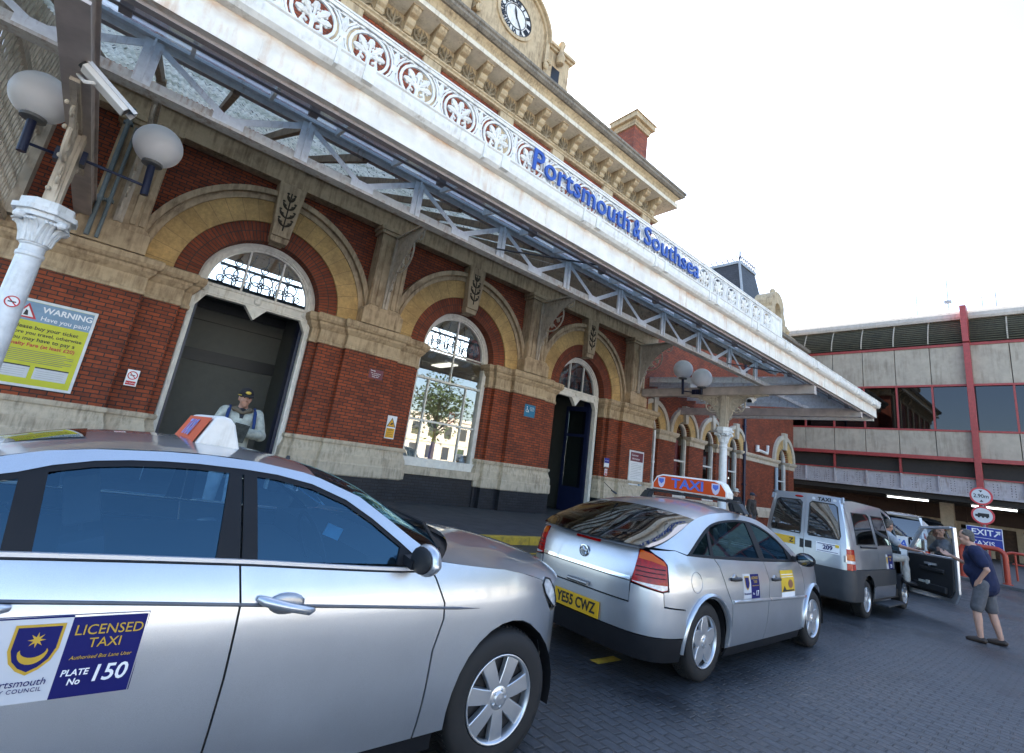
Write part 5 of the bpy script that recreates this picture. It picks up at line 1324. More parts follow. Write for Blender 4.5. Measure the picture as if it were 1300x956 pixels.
# ---- silver hatchback taxi, plate 17
def s_of_y(sf, y):
    us = [sf.L*.5*i/600 for i in range(601)]
    return min(us, key=lambda u: abs(sf.at(u)[1]-y)+(0 if sf.at(u)[0] < 0 else 9))
HATCH = [(-.82, 0), (-.815, .35), (-.775, .60), (-.65, .765), (-.38, .845), (.25, .875), (1.3, .88), (2.2, .875), (2.72, .85), (3.02, .77), (3.25, .62), (3.40, .42), (3.47, .2), (3.48, 0)]
def build_hatch():
    car = thing('taxi_car', 'silver hatchback taxi with orange TAXI roof sign and yellow rear number plate', 'taxi', (4.68, 3.23, .06), (0, R(.65), 0), 'silver taxis waiting at the station')
    sf = Surf(HATCH, .95, .40, crease=.80, sh=.2)
    wb, wr = 2.66, .325
    ztop = lambda x: smooth_interp([(-.85, 1.05), (-.5, 1.07), (2.3, 1.02), (2.55, .985), (2.85, .93), (3.1, .84), (3.48, .72)], x)
    B = lambda x: smooth_interp([(-.6, 1.075), (-.29, 1.045), (.84, 1.005), (2.0, .985), (2.3, .985)], x)
    zs = .22
    arcr = archpts(0, .33, .365, zs+.02); arcf = archpts(wb, .33, .365, zs+.02)
    sB = s_of_y(sf, .575); sE = sf.sx(-.60)
    for side in (-1, 1):
        lampo = [(sB+.012, 1.055), ((sB+sE)/2, 1.035), (sE-.02, .985), (sE, .95), (sE, .765), (sE-.05, .75), (sB-.03, .79)]
        q = [(-.385, zs+.2), (-.385, .62), (-.62, .64), (-.63, .745), (-.58, .752), (-.585, .96), (-.62, 1.0), (-.70, 1.035), (-.74, 1.062), (-.45, 1.075), (-.29, 1.04), (0, B(0)-.006), (.16, B(.16)-.006), (.22, .95), (.31, .76), (.42, .62), (.43, zs+.02)]+archpts(0, .33, .365, zs+.02, rev=True)[:11]
        b = MB(); sf.panel(b, q, side); b.build('rear_quarter', M_SILVER, car, smooth=50, world=False)
        d2 = [(.44, zs+.02), (.43, .62), (.32, .765), (.23, .955), (.175, B(.17)-.006), (.8, B(.8)-.006), (1.24, B(1.24)-.006), (1.292, .80), (1.25, .60), (1.195, zs+.02)]
        b = MB(); sf.panel(b, d2, side); dr2 = b.build('rear_door', M_SILVER, car, smooth=50, world=False)
        d1 = [(1.205, zs+.02), (1.26, .60), (1.302, .80), (1.25, B(1.25)-.006), (1.9, B(1.9)-.006), (2.22, B(2.2)-.006), (2.28, .9), (2.30, .7), (2.22, .5), (2.20, zs+.02)]
        b = MB(); sf.panel(b, d1, side); dr1 = b.build('front_door', M_SILVER, car, smooth=50, world=False)
        f = [(2.21, zs+.02), (2.23, .5), (2.31, .7), (2.29, .9), (2.24, 1.0), (2.3, ztop(2.3)), (2.55, ztop(2.55)), (2.85, ztop(2.85)), (3.0, ztop(3.0)), (3.06, .62), (3.07, zs+.02)]+archpts(wb, .33, .365, zs+.02, rev=True)
        b = MB(); sf.panel(b, f, side); b.build('front_wing', M_SILVER, car, smooth=50, world=False)
        b = MB(); sf.panel(b, [(.40, .15), (2.27, .15), (2.25, zs+.014), (.42, zs+.014)], side, off=-.008); b.build('sill', M_PLASTIC, car, smooth=50, world=False)
        # flared arch lips
        for cx in (0, wb):
            b = MB(); b.tube([sf.X(x, z, side, .004) for x, z in archpts(cx, .33, .39, zs+.05, 20)], .022, 6); b.build('arch_lip', M_SILVER, car, smooth=60, world=False)
        for x0, x1, pr in ((.43, 1.255, dr2), (1.27, 2.26, dr1)):
            b = MB(); zz = lambda x: lerp(.645, .605, (x-.43)/1.84); n = 10; b.tube([sf.X(lerp(x0, x1, i/n), zz(lerp(x0, x1, i/n)), side, .006) for i in range(n+1)], .016, 6); b.build('rubbing_strip', M_SILVER, car, smooth=60, world=False)
        b = MB(); sf.panel(b, [(2.34, .58), (2.40, .578), (2.40, .612), (2.34, .614)], side, .03, off=.004); b.build('side_repeater', M_LAMPAMB, car, world=False)
        for x, z in ((.50, .845), (1.45, .82)):
            b = MB(); b.ell((0, 0, 0), .06, .012, .04, 14, 8); c = sf.X(x, z, side, -.004); b.v = [tuple(Vector(p)+c) for p in b.v]; b.build('handle_cup', M_GREYSIL, car, smooth=50, world=False)
            b = MB(); b.tube([sf.X(x-.10, z, side, .01), sf.X(x-.05, z, side, .03), sf.X(x+.06, z, side, .03), sf.X(x+.10, z, side, .012)], .016, 8); b.build('door_handle', M_BLACK, car, smooth=60, world=False)
        low = [(-.27, 1.055), (.02, 1.20), (.3, 1.31), (.64, 1.365), (1.1, 1.385), (1.46, 1.35), (1.77, 1.25), (2.04, 1.09), (2.16, 1.0)]
        low = dens(low, 4)
        upr = dens([(-.71, 1.085), (-.32, 1.225), (0, 1.335), (.3, 1.40), (.64, 1.435), (1.0, 1.447), (1.52, 1.40), (1.91, 1.265), (2.22, 1.08), (2.33, 1.022)], 4)
        b = MB(); sf.panel(b, upr+[(2.24, 1.0), (2.17, .995)]+low[::-1]+[(-.29, 1.05), (-.45, 1.08)], side, .06); b.build('roof_rail', M_SILVER, car, smooth=50, world=False)
        b = MB(); ins = [(x+(.03 if x < .3 else -.0), z-.022) for x, z in low]
        sf.panel(b, low+ins[::-1], side, .06, off=-.003)
        for p in ([(.78, 1.0), (.83, 1.37), (.90, 1.375), (.86, 1.0)], [(1.20, 1.0), (1.19, 1.37), (1.31, 1.37), (1.32, 1.0)], [(2.0, .99), (2.0, 1.10), (2.17, 1.0)]):
            pass
        sf.panel(b, [(1.17, 1.0), (1.17, 1.372), (1.29, 1.368), (1.31, 1.0)], side, .06, off=-.004); sf.panel(b, [(.12, 1.03), (.20, 1.25), (.25, 1.27), (.18, 1.03)], side, .06, off=-.004)
        sf.panel(b, [(1.98, .985), (1.96, 1.12), (2.05, 1.08), (2.17, .99)], side, .06, off=-.003)
        sf.panel(b, [(-.28, 1.03), (-.26, 1.055), (2.15, 1.0), (2.15, .98)], side, .07, off=-.003)
        b.build('window_frame', M_PLASTIC, car, smooth=50, world=False)
        for nm, p in (('quarter_window', [(-.22, 1.055), (.05, 1.19), (.195, 1.245), (.125, 1.045)]), ('rear_door_window', [(.18, 1.03), (.25, 1.265), (.64, 1.345), (1.0, 1.365), (1.17, 1.362), (1.17, 1.01)]), ('front_door_window', [(1.305, 1.005), (1.285, 1.358), (1.46, 1.33), (1.77, 1.228), (1.97, 1.10), (1.98, .99)])):
            b = MB(); sf.panel(b, p, side, .08, off=-.012, thick=0); b.build(nm, M_CGLASS, car, smooth=50, world=False)
        c = sf.X(2.10, 1.03, side, 0); M = Matrix.Translation(c+Vector((.02, side*.14, .0)))
        b = MB(); b.ell((0, 0, 0), .09, .11, .075, 18, 12); b.v = [tuple(M @ Vector((p[0]*(1 if p[0] > 0 else .4), p[1], p[2]))) for p in b.v]; b.beam(c, c+Vector((.02, side*.08, -.02)), .06, .04)
        mr = b.build('door_mirror', M_PLASTIC, car, smooth=60, world=False)
        b = MB(); b.ell((0, 0, 0), .012, .095, .062, 16, 8); b.v = [tuple(M @ (Vector(p)+Vector((-.032, 0, 0)))) for p in b.v]; b.build('mirror_glass', M_CGLASSD, None, smooth=60).parent = mr
        # tail lamps: body, amber top, clear foot
        b = MB(); sf.panel(b, lampo, side, .04, inS=True, off=.008); tl = b.build('tail_lamp', M_LAMPRED, car, smooth=50, world=False)
        b = MB(); sf.panel(b, [(sB+.02, 1.05), ((sB+sE)/2, 1.03), (sE-.025, .98), (sE-.008, .95), ((sB+sE)/2, .975), (sB+.01, .985)], side, .04, inS=True, off=.010, thick=.004); q_ = b.build('indicator_lens', M_LAMPAMB, None, smooth=50); q_.parent = tl
        b = MB(); sf.panel(b, [(sB-.025, .80), (sE-.004, .80), (sE-.004, .77), (sE-.05, .757), (sB-.02, .795)], side, .04, inS=True, off=.010, thick=.004); q_ = b.build('reversing_lens', M_LAMPCLR, None, smooth=50); q_.parent = tl
        b = MB()
        for zz in (.85, .885, .92): b.tube([sf.P(lerp(sB, sE-.02, k/6), zz, side, .010) for k in range(7)], .004, 4)
        q_ = b.build('lens_rib', M_BLACK, None); q_.parent = tl
    # one piece wraps at the tail
    b = MB()
    for side in (-1, 1): sf.panel(b, [(0, .63), (sB-.04, .63), (sB-.045, .78), (sB-.005, .93), (sB, 1.055), (0, 1.075)], side, .06, inS=True)
    bl = b.build('boot_lid', M_SILVER, car, smooth=50, world=False)
    b = MB()
    sA = sf.sx(-.39); sK = sf.sx(-.63)
    for side in (-1, 1): sf.panel(b, [(0, .40), (sA, .40), (sA, .612), (sK, .63), (sf.sx(-.64), .74), (sB-.03, .775), (sB-.034, .62), (0, .62)], side, .06, inS=True, off=.012)
    b.build('rear_bumper', M_SILVER, car, smooth=50, world=False)
    b = MB()
    for side in (-1, 1): sf.panel(b, [(0, .20), (sA, .20), (sA, .39), (0, .39)], side, .06, inS=True, off=.006)
    b.build('lower_bumper', M_PLASTIC, car, smooth=50, world=False)
    b = MB()
    sN = sf.sx(3.065)
    for side in (-1, 1): sf.panel(b, [(sN, .2), (sf.L, .2), (sf.L, .72), (sN, .82)], side, .07, inS=True)
    b.build('front_bumper', M_SILVER, car, smooth=50, world=False)
    rearp = lambda u, z, off: (lambda p: (p.x, p.y, p.z))(sf.P(s_of_y(sf, abs(u)), z, -1 if u < 0 else 1, off))
    def strip(z0, z1, h, off, t=.01):
        mb = MB(); n = 24
        mb.grid(lambda a, v: rearp(lerp(-h, h, a), lerp(z0, z1, v), off), n, 2); return mb
    q_ = strip(.795, .825, .53, .008).build('chrome_strip', M_CHROME, car, smooth=60, world=False)
    q_ = strip(.785, .794, .53, .004).build('boot_shadow_gap', M_BLACK, car, smooth=60, world=False)
    q_ = strip(1.030, 1.056, .15, .006).build('high_brake_lamp', M_LAMPRED, car, world=False)
    b = MB(); M = Matrix.Translation(Vector(rearp(0.001, .925, .004))) @ Matrix.Rotation(R(-90), 4, 'Y')
    b.lathe([(.055, 0), (.055, .012), (.046, .014), (.044, .008), (.001, .008)], 20, M=M); b.beam(M @ Vector((0, -.035, .012)), M @ Vector((0, .035, .012)), .012, .012); b.beam(M @ Vector((-.03, -.02, .012)), M @ Vector((.03, .02, .012)), .012, .012); b.build('boot_badge', M_CHROME, car, smooth=40, world=False)
    b = MB(); b.box(-.838-.012, -.838, -.27, .27, .405, .545); pl_ = b.build('number_plate', M_PLATEY, car, world=False, bevel=.004)
    b = MB(); b.text('YE55 CWZ', .118, lambda u, v, d: (-.852-d, -u*.82, .475+v*1.05), .002, .003); q_ = b.build('plate_letters', M_BLACK, None); q_.parent = pl_
    b = MB(); b.cyl((-.85, -.12, .66), (-.85, .12, .66), .02, n=8); b.build('boot_handle', M_GREYSIL, car, smooth=50, world=False)
    b = MB(); fill_top(b, sf, 2.30, 3.02, ztop, lambda v: lerp(.045, .04, v), bow=.34); b.build('bonnet', M_SILVER, car, smooth=50, world=False)
    rail = dens([(2.33, 1.022), (2.22, 1.08), (1.91, 1.265), (1.52, 1.40), (1.0, 1.449), (.64, 1.437), (.3, 1.40), (0, 1.335), (-.32, 1.225), (-.71, 1.085)], 6)
    bz = lambda t: .065*math.sin(PI*min(1, max(0, (t-.01)/.98)))**.6
    bx = lambda t: lerp(.32, 0, min(1, t/.30)) if t < .30 else -.12*max(0, (t-.66)/.34)
    b = MB(); loft(b, sf, rail, 0, .26, bx, bz, 8, 18); b.build('windscreen', M_CGLASS, car, smooth=60, world=False)
    b = MB(); loft(b, sf, rail, .26, .745, bx, bz, 16, 20); b.build('roof', M_SILVER, car, smooth=60, world=False)
    b = MB(); loft(b, sf, rail, .745, 1, bx, bz, 10, 20); b.build('rear_window', M_CGLASSD, car, smooth=60, world=False)
    b = MB(); b.grid(lambda u, v: (lerp(-.84, -.64, v)-.0*u+(-.0 if v else 0)+lerp(.09*(2*u-1)**4, .04*(2*u-1)**2, v), lerp(-.60, .60, u)*lerp(1.0, 1.12, v), 1.066+.03*v), 14, 3); b.build('boot_ledge', M_SILVER, car, smooth=60, world=False)
    b = MB(); b.tube([(-.66, .05, 1.125), (-.55, .10, 1.17), (-.44, .16, 1.225)], [.035, .028, .012], 6); b.box(-.70, -.62, .0, .12, 1.09, 1.13); b.build('rear_wiper', M_BLACK, car, smooth=60, world=False)
    b = MB(); b.box(.36, wb-.38, -.78, .78, .18, .70); b.box(-.66, 3.2, -.46, .46, .22, .72); b.box(-.55, 3.0, -.74, .74, .72, .90); b.box(-.45, 2.2, -.76, .76, .9, .94)
    well(b, 0, .36, .855, .33); well(b, wb, .36, .855, .33); b.build('inner_body', M_BLACK, car, world=False)
    b = MB()
    for y in (-.36, .36): seat(b, 1.25, y, .52); seat(b, .45, y, .46)
    b.build('seats', M_SEAT, car, world=False, bevel=.03)
    b = MB(); b.box(1.9, 2.25, -.72, .72, .9, 1.02); b.lathe([(.17, -.012), (.185, 0), (.17, .012), (.155, 0)], 20, M=Matrix.Translation((1.78, -.36, 1.0)) @ Matrix.Rotation(R(65), 4, 'Y'), cap=False); b.grid(lambda u, v: (lerp(2.18, 2.32, v)+.33*(1-(2*u-1)**2), .8*(2*u-1), 1.012), 10, 1); b.build('dashboard', M_DASH, car, world=False)
    # fuel flap
    b = MB(); n = 20; b.tube([sf.X(-.21+.085*math.cos(2*PI*k/n), .83+.085*math.sin(2*PI*k/n), -1, .0005) for k in range(n)], .003, 4, closed=True); b.build('fuel_flap', M_GREYSIL, car, world=False)
    # stickers
    b = MB(); sheetrect(b, sf, .66, .83, .66, .885); b.build('council_sticker', M_STICKW, car, smooth=60, world=False)
    b = MB(); sheetrect(b, sf, .83, 1.03, .655, .88); b.build('licence_sticker', M_STICKB, car, smooth=60, world=False)
    b = MB(); shield(b, sf, .745, .80, .11, .13, .004); b.text('LICENSED', .036, onsurf(sf, .93, .845, off=.004), .001, 0); b.text('TAXI', .036, onsurf(sf, .93, .81, off=.004), .001, 0); b.text('Authorised Bus Lane User', .014, onsurf(sf, .93, .775, off=.004), .001, 0, shear=.2); b.build('gold_print', M_GOLD, car, world=False, fixn=False)
    b = MB(); shield(b, sf, .745, .80, .085, .105, .005); b.text('Portsmouth', .032, onsurf(sf, .745, .705, off=.004), .001, 0); b.build('blue_print', M_STICKB, car, world=False, fixn=False)
    b = MB(); b.text('17', .07, onsurf(sf, .965, .70, off=.004), .001, .001); b.text('No', .03, onsurf(sf, .88, .70, off=.004), .001, 0); b.build('white_print', M_PWHITE, car, world=False, fixn=False)
    b = MB(); sheetrect(b, sf, 1.60, 1.98, .68, .90); b.build('advert_sticker', M_YSTICK, car, smooth=60, world=False)
    b = MB(); sheetrect(b, sf, 1.60, 1.98, .625, .678); sheetrect(b, sf, 1.62, 1.96, .855, .862, off=.004); sheetrect(b, sf, 1.62, 1.96, .83, .836, off=.004); b.build('advert_foot', M_PWHITE, car, smooth=60, world=False)
    b = MB(); b.add([sf.X(1.86+.07*math.cos(a), .76+.045*math.sin(a), -1, .004) for a in [2*PI*k/14 for k in range(14)]], [tuple(range(14))]); b.build('advert_picture', plain('brown print', (.25, .10, .05), .5), car, world=False, fixn=False)
    b = MB(); b.add([sf.X(x, z, -1, .004) for x, z in ((1.62, .685), (1.68, .745), (1.73, .70), (1.95, .70), (1.95, .685))], [(0, 1, 2, 3, 4)]); b.build('advert_black_print', M_BLACK, car, world=False, fixn=False)  # black shape printed on the advert
    # roof bar with the TAXI sign
    xs_ = 1.12
    b = MB(); b.box(xs_-.05, xs_+.05, -.60, .60, 1.555, 1.585)
    for s in (-1, 1): b.prism([(s*.54, 1.56), (s*.62, 1.56), (s*.70, 1.455), (s*.58, 1.47)], lambda u, v, d: (d, u, v), xs_-.06, xs_+.06)
    rb = b.build('roof_bar', M_BLACK, car, world=False, bevel=.008)
    out = [(-.50, 1.592), (.50, 1.592), (.50, 1.66), (.44, 1.755), (.36, 1.785), (-.36, 1.785), (-.44, 1.755), (-.50, 1.66)]
    b = MB(); b.prism(out, lambda u, v, d: (d, u, v), xs_-.075, xs_+.075); rs = b.build('roof_sign', M_WHITE, car, world=False, bevel=.014)
    b = MB(); b.prism([(u*.95, 1.685+(v-1.685)*.82) for u, v in out], lambda u, v, d: (d, u, v), xs_-.081, xs_-.0755); q_ = b.build('sign_face', M_ORANGE, None); q_.parent = rs
    b = MB(); b.text('TAXI', .155, lambda u, v, d: (xs_-.083-d, -u*1.25, 1.685+v), .002, .004); q_ = b.build('sign_print', M_TXBLUE, None, fixn=False); q_.parent = rs
    for y in (-.36, .36):
        b = MB(); o_ = [(-.05, .06), (.05, .06), (.05, 0), (.03, -.05), (0, -.07), (-.03, -.05), (-.05, 0)]; b.add([(xs_-.083, y+a, 1.685+c) for a, c in o_], [tuple(range(7))])
        q_ = b.build('sign_crest', plain('pale crest', (.55, .50, .62), .4), None, fixn=False); q_.parent = rs
    for y in (-.36, .36): b = MB(); b.add([(xs_-.085, y+a*.7, 1.695+c*.6) for a, c in ((-.05, .06), (.05, .06), (.05, 0), (0, -.05), (-.05, 0))], [tuple(range(5))]); q_ = b.build('sign_crest_print', M_TXBLUE, None, fixn=False); q_.parent = rs
    b = MB(); b.cyl((.10, .35, 1.47), (.02, .36, 1.50), .012, .009, 6); b.tube([(.05, .355, 1.49), (-.12, .37, 1.58)], .004, 5); b.build('aerial', M_BLACK, car, world=False)
    for x, y, sd in ((0, -.83, -1), (0, .83, 1), (wb, -.84, -1), (wb, .84, 1)): wheel(car, 'wheel', x, y, wr, .213, sd, 5, .2, 0, style='five')
    return car
build_hatch()

# ---- van taxis
def van_pts(hw, x0, x1): return [(x0, 0), (x0+.005, hw-.30), (x0+.02, hw-.14), (x0+.08, hw-.055), (x0+.25, hw-.02), (x0+.7, hw), (1.3, hw), (2.2, hw), (x1-.7, hw-.05), (x1-.4, hw-.14), (x1-.15, hw-.32), (x1-.03, hw-.55), (x1, 0)]
def build_van():
    car = thing('taxi_van', 'silver high-roofed van taxi with twin rear doors, plate 209 and open driver door', 'taxi van', (10.95, 3.44, -.06), (0, R(1.1), 0), 'silver taxis waiting at the station')
    hw = .76
    sf = Surf(van_pts(hw, -.82, 3.42), 1.1, .14, .10, .04, .85, .08)
    wb, wr, zs = 2.66, .31, .30
    M_CLAD = plain('dark grey cladding', (.026, .03, .036), .55)
    sC = sf.sx(-.56); sD = .003
    for side in (-1, 1):
        sw = s_of_y(sf, hw-.10)
        door = [(sD, .64), (sw, .64), (sw, 1.88), (sw-.06, 1.945), (sD, 1.955)]
        win = [(.075, 1.235), (.555, 1.245), (.57, 1.30), (.50, 1.78), (.455, 1.815), (.10, 1.825), (.065, 1.79), (.062, 1.26)]
        b = MB(); sf.panel(b, door, side, .07, inS=True); dr = b.build('rear_door', M_GREYSIL, car, smooth=50, world=False)
        b = MB(); sf.panel(b, win, side, .06, inS=True, off=.006, thick=.004); w_ = b.build('rear_door_window', M_CGLASSD, None, smooth=50); w_.parent = dr
        b = MB(); b.tube([sf.P(p[0], p[1], side, .005) for p in win], .011, 5, closed=True); w_ = b.build('window_rubber', M_BLACK, None); w_.parent = dr
        b = MB()
        for z in (.95, 1.9 if side < 0 else 1.85): b.tube([sf.P(sw-.02, z-.05, side, .02), sf.P(sw-.02, z+.05, side, .02)], .022, 6)
        w_ = b.build('door_hinge', M_GREYSIL, None); w_.parent = dr
        # corner post and tail lamp
        b = MB(); sf.panel(b, [(sw+.006, .79), (sC, .79), (sC, 1.16), (sC-.03, 1.90), (sw+.006, 1.90)], side, .06, inS=True); b.build('corner_post', M_SILVER, car, smooth=50, world=False)
        b = MB(); sf.panel(b, [(sw+.0, .78), (sC-.045, .78), (sC-.04, 1.11), (sw+.0, 1.11)], side, .05, inS=True, off=.010); tl = b.build('tail_lamp', M_LAMPRED, car, smooth=50, world=False)
        b = MB(); sf.panel(b, [(sw-.002, .93), (sC-.043, .93), (sC-.043, 1.03), (sw-.002, 1.03)], side, .05, inS=True, off=.013, thick=.004); w_ = b.build('indicator_lens', M_LAMPAMB, None); w_.parent = tl
        b = MB(); sf.panel(b, [(sw-.002, .885), (sC-.043, .885), (sC-.043, .93), (sw-.002, .93)], side, .05, inS=True, off=.013, thick=.004); w_ = b.build('reversing_lens', M_LAMPCLR, None); w_.parent = tl
        # body side between tail and driver door
        ar = archpts(0, .31, .36, zs+.02)
        q = [(-.552, .80), (-.552, 1.16), (-.56, 1.90), (0, 1.93), (.80, 1.93), (.80, .80)]
        b = MB(); sf.panel(b, q, side, .09); b.build('rear_side_panel', M_SILVER, car, smooth=50, world=False)
        b = MB(); sf.panel(b, [(.808, .80), (.808, 1.93), (1.80, 1.92), (1.84, 1.2), (1.84, .80)], side, .09); b.build('sliding_door', M_SILVER, car, smooth=50, world=False)
        b = MB(); sf.panel(b, [(.80, .52), (.80, .79), (-.70, .79), (-.70, .52)][::-1] if False else [(-.70, .52), (-.70, .79), (1.84, .79), (1.84, .52), (.46, .52)]+archpts(0, .31, .40, .50, rev=True), side, .07, off=.014); b.build('side_cladding', M_CLAD, car, smooth=50, world=False)
        b = MB(); sf.panel(b, [(.40, zs), (.40, .512), (1.84, .512), (1.84, zs)], side, .08); b.build('lower_side', M_GREYSIL, car, smooth=50, world=False)
        for p, nm in (([(-.42, 1.20), (-.30, 1.72), (.60, 1.74), (.70, 1.70), (.66, 1.22)], 'rear_side_window'), ([(.88, 1.21), (.92, 1.73), (1.62, 1.74), (1.70, 1.70), (1.74, 1.22)], 'sliding_door_window')):
            b = MB(); sf.panel(b, p, side, .08, off=.006, thick=.004); b.build(nm, M_CGLASSD, car, smooth=50, world=False)
            b = MB(); b.tube([sf.X(x, z, side, .006) for x, z in p], .011, 5, closed=True); b.build('window_rubber', M_BLACK, car, world=False)
        b = MB(); b.tube([sf.X(x, 1.165, side, .008) for x in (-.25, .2, .72)], .018, 5); b.build('door_runner', M_BLACK, car, world=False)
        # scuttle post, wing
        b = MB(); sf.panel(b, [(2.93, zs), (2.96, 1.12), (2.52, 1.80), (1.80, 1.925), (1.80, 1.86), (2.44, 1.75), (2.84, 1.12), (2.86, zs)], side, .07); b.build('door_pillar', M_SILVER, car, smooth=50, world=False)
        b = MB(); sf.panel(b, [(2.97, .70), (2.965, 1.10), (3.2, 1.02), (3.3, .9), (3.3, .5), (3.05, .5)], side, .07); b.build('front_wing', M_SILVER, car, smooth=50, world=False)
        if side > 0:
            b = MB(); sf.panel(b, [(1.85, zs), (1.85, 1.15), (2.83, 1.10), (2.85, zs)], side, .08); b.build('passenger_door', M_SILVER, car, smooth=50, world=False)
    b = MB()
    for side in (-1, 1): sf.panel(b, [(0, .30), (sf.sx(-.36), .30), (sf.sx(-.36), .62), (sf.sx(-.69), .775), (0, .775)], side, .06, inS=True, off=.035)
    b.build('rear_bumper', M_CLAD, car, smooth=50, world=False)
    b = MB()
    for side in (-1, 1): sf.panel(b, [(sf.sx(3.06), .25), (sf.L, .25), (sf.L, .85), (sf.sx(3.06), .6)], side, .07, inS=True, off=.01)
    b.build('front_bumper', M_CLAD, car, smooth=50, world=False)
    # roof
    rail = dens([(3.3, 1.0), (2.96, 1.12), (2.52, 1.80), (2.2, 1.89), (1.8, 1.93), (.8, 1.945), (0, 1.95), (-.40, 1.95), (-.56, 1.945)], 5)
    bz = lambda t: .05*math.sin(PI*min(1, max(0, t)))**.4
    bx = lambda t: lerp(.16, 0, min(1, t/.32)) if t < .32 else (-.0 if t < .9 else -.02)
    b = MB(); loft(b, sf, rail, 0, .08, bx, bz, 3, 14); b.build('bonnet', M_SILVER, car, smooth=60, world=False)
    b = MB(); loft(b, sf, rail, .08, .265, bx, bz, 8, 14); b.build('windscreen', M_CGLASS, car, smooth=60, world=False)
    b = MB(); loft(b, sf, rail, .265, 1, bx, bz, 18, 16); b.build('roof', M_SILVER, car, smooth=60, world=False)
    # tail details
    b = MB(); b.ell((-.60, .13, 1.885), .0, .0, .0, 4, 2) if False else None
    Pz = lambda y, z, off: tuple(sf.P(s_of_y(sf, abs(y)), z, -1 if y < 0 else 1, off))
    n0 = lambda y0, y1, z0, z1, off: [Pz(y0, z0, off), Pz(y1, z0, off), Pz(y1, z1, off), Pz(y0, z1, off)]
    b = MB(); c = Vector(Pz(.13, 1.89, .004)); b.ell(c, .02, .075, .022, 14, 6); b.build('high_brake_lamp', M_LAMPRED, car, smooth=60, world=False)
    fnr = lambda y0, z0, off: (lambda u, v, d: (Pz(y0-u, z0+v, 0)[0]-off-d, y0-u, z0+v))
    b = MB(); b.text('TAXI', .085, fnr(-.29, 1.88, .006), .002, .004, space=1.15); b.build('taxi_letters', M_BLACK, car, world=False, fixn=False)
    b = MB()
    for y in (-.12, -.46): b.lathe([(.026, 0), (.028, .003), (.001, .004)], 10, M=Matrix.Translation(Pz(y, 1.88, .002)) @ Matrix.Rotation(R(-90), 4, 'Y'))
    b.build('door_emblem', M_STICKW, car, world=False)
    b = MB(); b.add(n0(-.20, -.56, .99, 1.15, .008), [(0, 1, 2, 3)]); b.build('licence_plate', M_PWHITE, car, world=False, fixn=False)
    b = MB(); b.text('209', .10, fnr(-.38, 1.075, .012), .002, .003); b.add(n0(-.22, -.54, 1.125, 1.135, .012), [(0, 1, 2, 3)]); b.add(n0(-.22, -.54, 1.008, 1.016, .012), [(0, 1, 2, 3)]); b.build('licence_print', M_STICKB, car, world=False, fixn=False)
    b = MB(); b.add(n0(-.495, -.55, 1.10, 1.145, .013), [(0, 1, 2, 3)]); b.build('licence_corner', M_YSTICK, car, world=False, fixn=False)
    b = MB(); b.add(n0(.56, .14, 1.03, 1.16, .012), [(0, 1, 2, 3)]); pl_ = b.build('number_plate', M_PLATEY, car, world=False, fixn=False)
    b = MB(); b.text('Z', .105, fnr(.20, 1.09, .016), .002, .003); w_ = b.build('plate_letters', M_BLACK, None, fixn=False); w_.parent = pl_
    b = MB(); b.add(n0(.06, .005, 1.0, 1.15, .010), [(0, 1, 2, 3)]); b.add(n0(-.02, -.13, 1.02, 1.14, .010), [(0, 1, 2, 3)]); b.build('door_catch', M_BLACK, car, world=False, fixn=False)
    b = MB(); b.text('EXPRESS', .04, fnr(-.50, .78, .006), .002, .002) if False else None
    b = MB(); sheetrect(b, sf, 1.28, 1.42, .80, 1.06); b.build('council_sticker', M_STICKW, car, smooth=60, world=False)
    b = MB(); sheetrect(b, sf, 1.42, 1.74, .80, 1.06); b.build('licence_sticker', M_STICKB, car, smooth=60, world=False)
    b = MB(); shield(b, sf, 1.35, .95, .10, .13, .005); b.text('LICENSED', .055, onsurf(sf, 1.58, 1.015, off=.004), .001, 0); b.text('TAXI', .055, onsurf(sf, 1.58, .96, off=.004), .001, 0); b.build('gold_print', M_GOLD, car, world=False, fixn=False)
    b = MB(); b.text('209', .09, onsurf(sf, 1.60, .85, off=.004), .001, .002); b.build('white_print', M_PWHITE, car, world=False, fixn=False)
    # driver door, hinged at the front and swung open
    Hn = Matrix.Translation((2.92, -.74, 0)) @ Matrix.Rotation(R(53), 4, 'Z') @ Matrix.Diagonal((1.08, 1, 1, 1))
    def dshape(k=0): return [(-.02-k, .36+k), (-.02-k, 1.16), (-.36, 1.70-k), (-.98+k, 1.78-k), (-1.06+k, 1.2), (-1.05+k, .55), (-.96+k, .36+k)]
    hole = [(-.16, 1.20), (-.42, 1.645), (-.94, 1.71), (-.99, 1.22)]
    b = MB(); b.prism([p for p in [(-.02, .36), (-.02, 1.17), (-1.06, 1.19), (-1.05, .55), (-.96, .36)]], lambda u, v, d: Hn @ Vector((u, d, v)), -.05, .0)
    for a_, c_ in (((-.04, 1.16), (-.38, 1.68)), ((-.36, 1.68), (-.98, 1.745)), ((-1.02, 1.76), (-1.035, 1.17))): b.beam(Hn @ Vector((a_[0], -.025, a_[1])), Hn @ Vector((c_[0], -.025, c_[1])), .05, .075, up=Hn.to_3x3() @ Vector((0, 1, 0)))
    dd = b.build('driver_door', M_SILVER, car, world=False, bevel=.012)
    b = MB(); b.prism([(-.08, .45), (-.08, 1.13), (-1.0, 1.16), (-.99, .58), (-.90, .44)], lambda u, v, d: Hn @ Vector((u, d, v)), .001, .035)
    b.box(-.85, -.35, .035, .08, .86, .93, Hn); b.box(-.88, -.22, .035, .10, .50, .62, Hn)
    w_ = b.build('door_lining', M_DASH, None, bevel=.015); w_.parent = dd
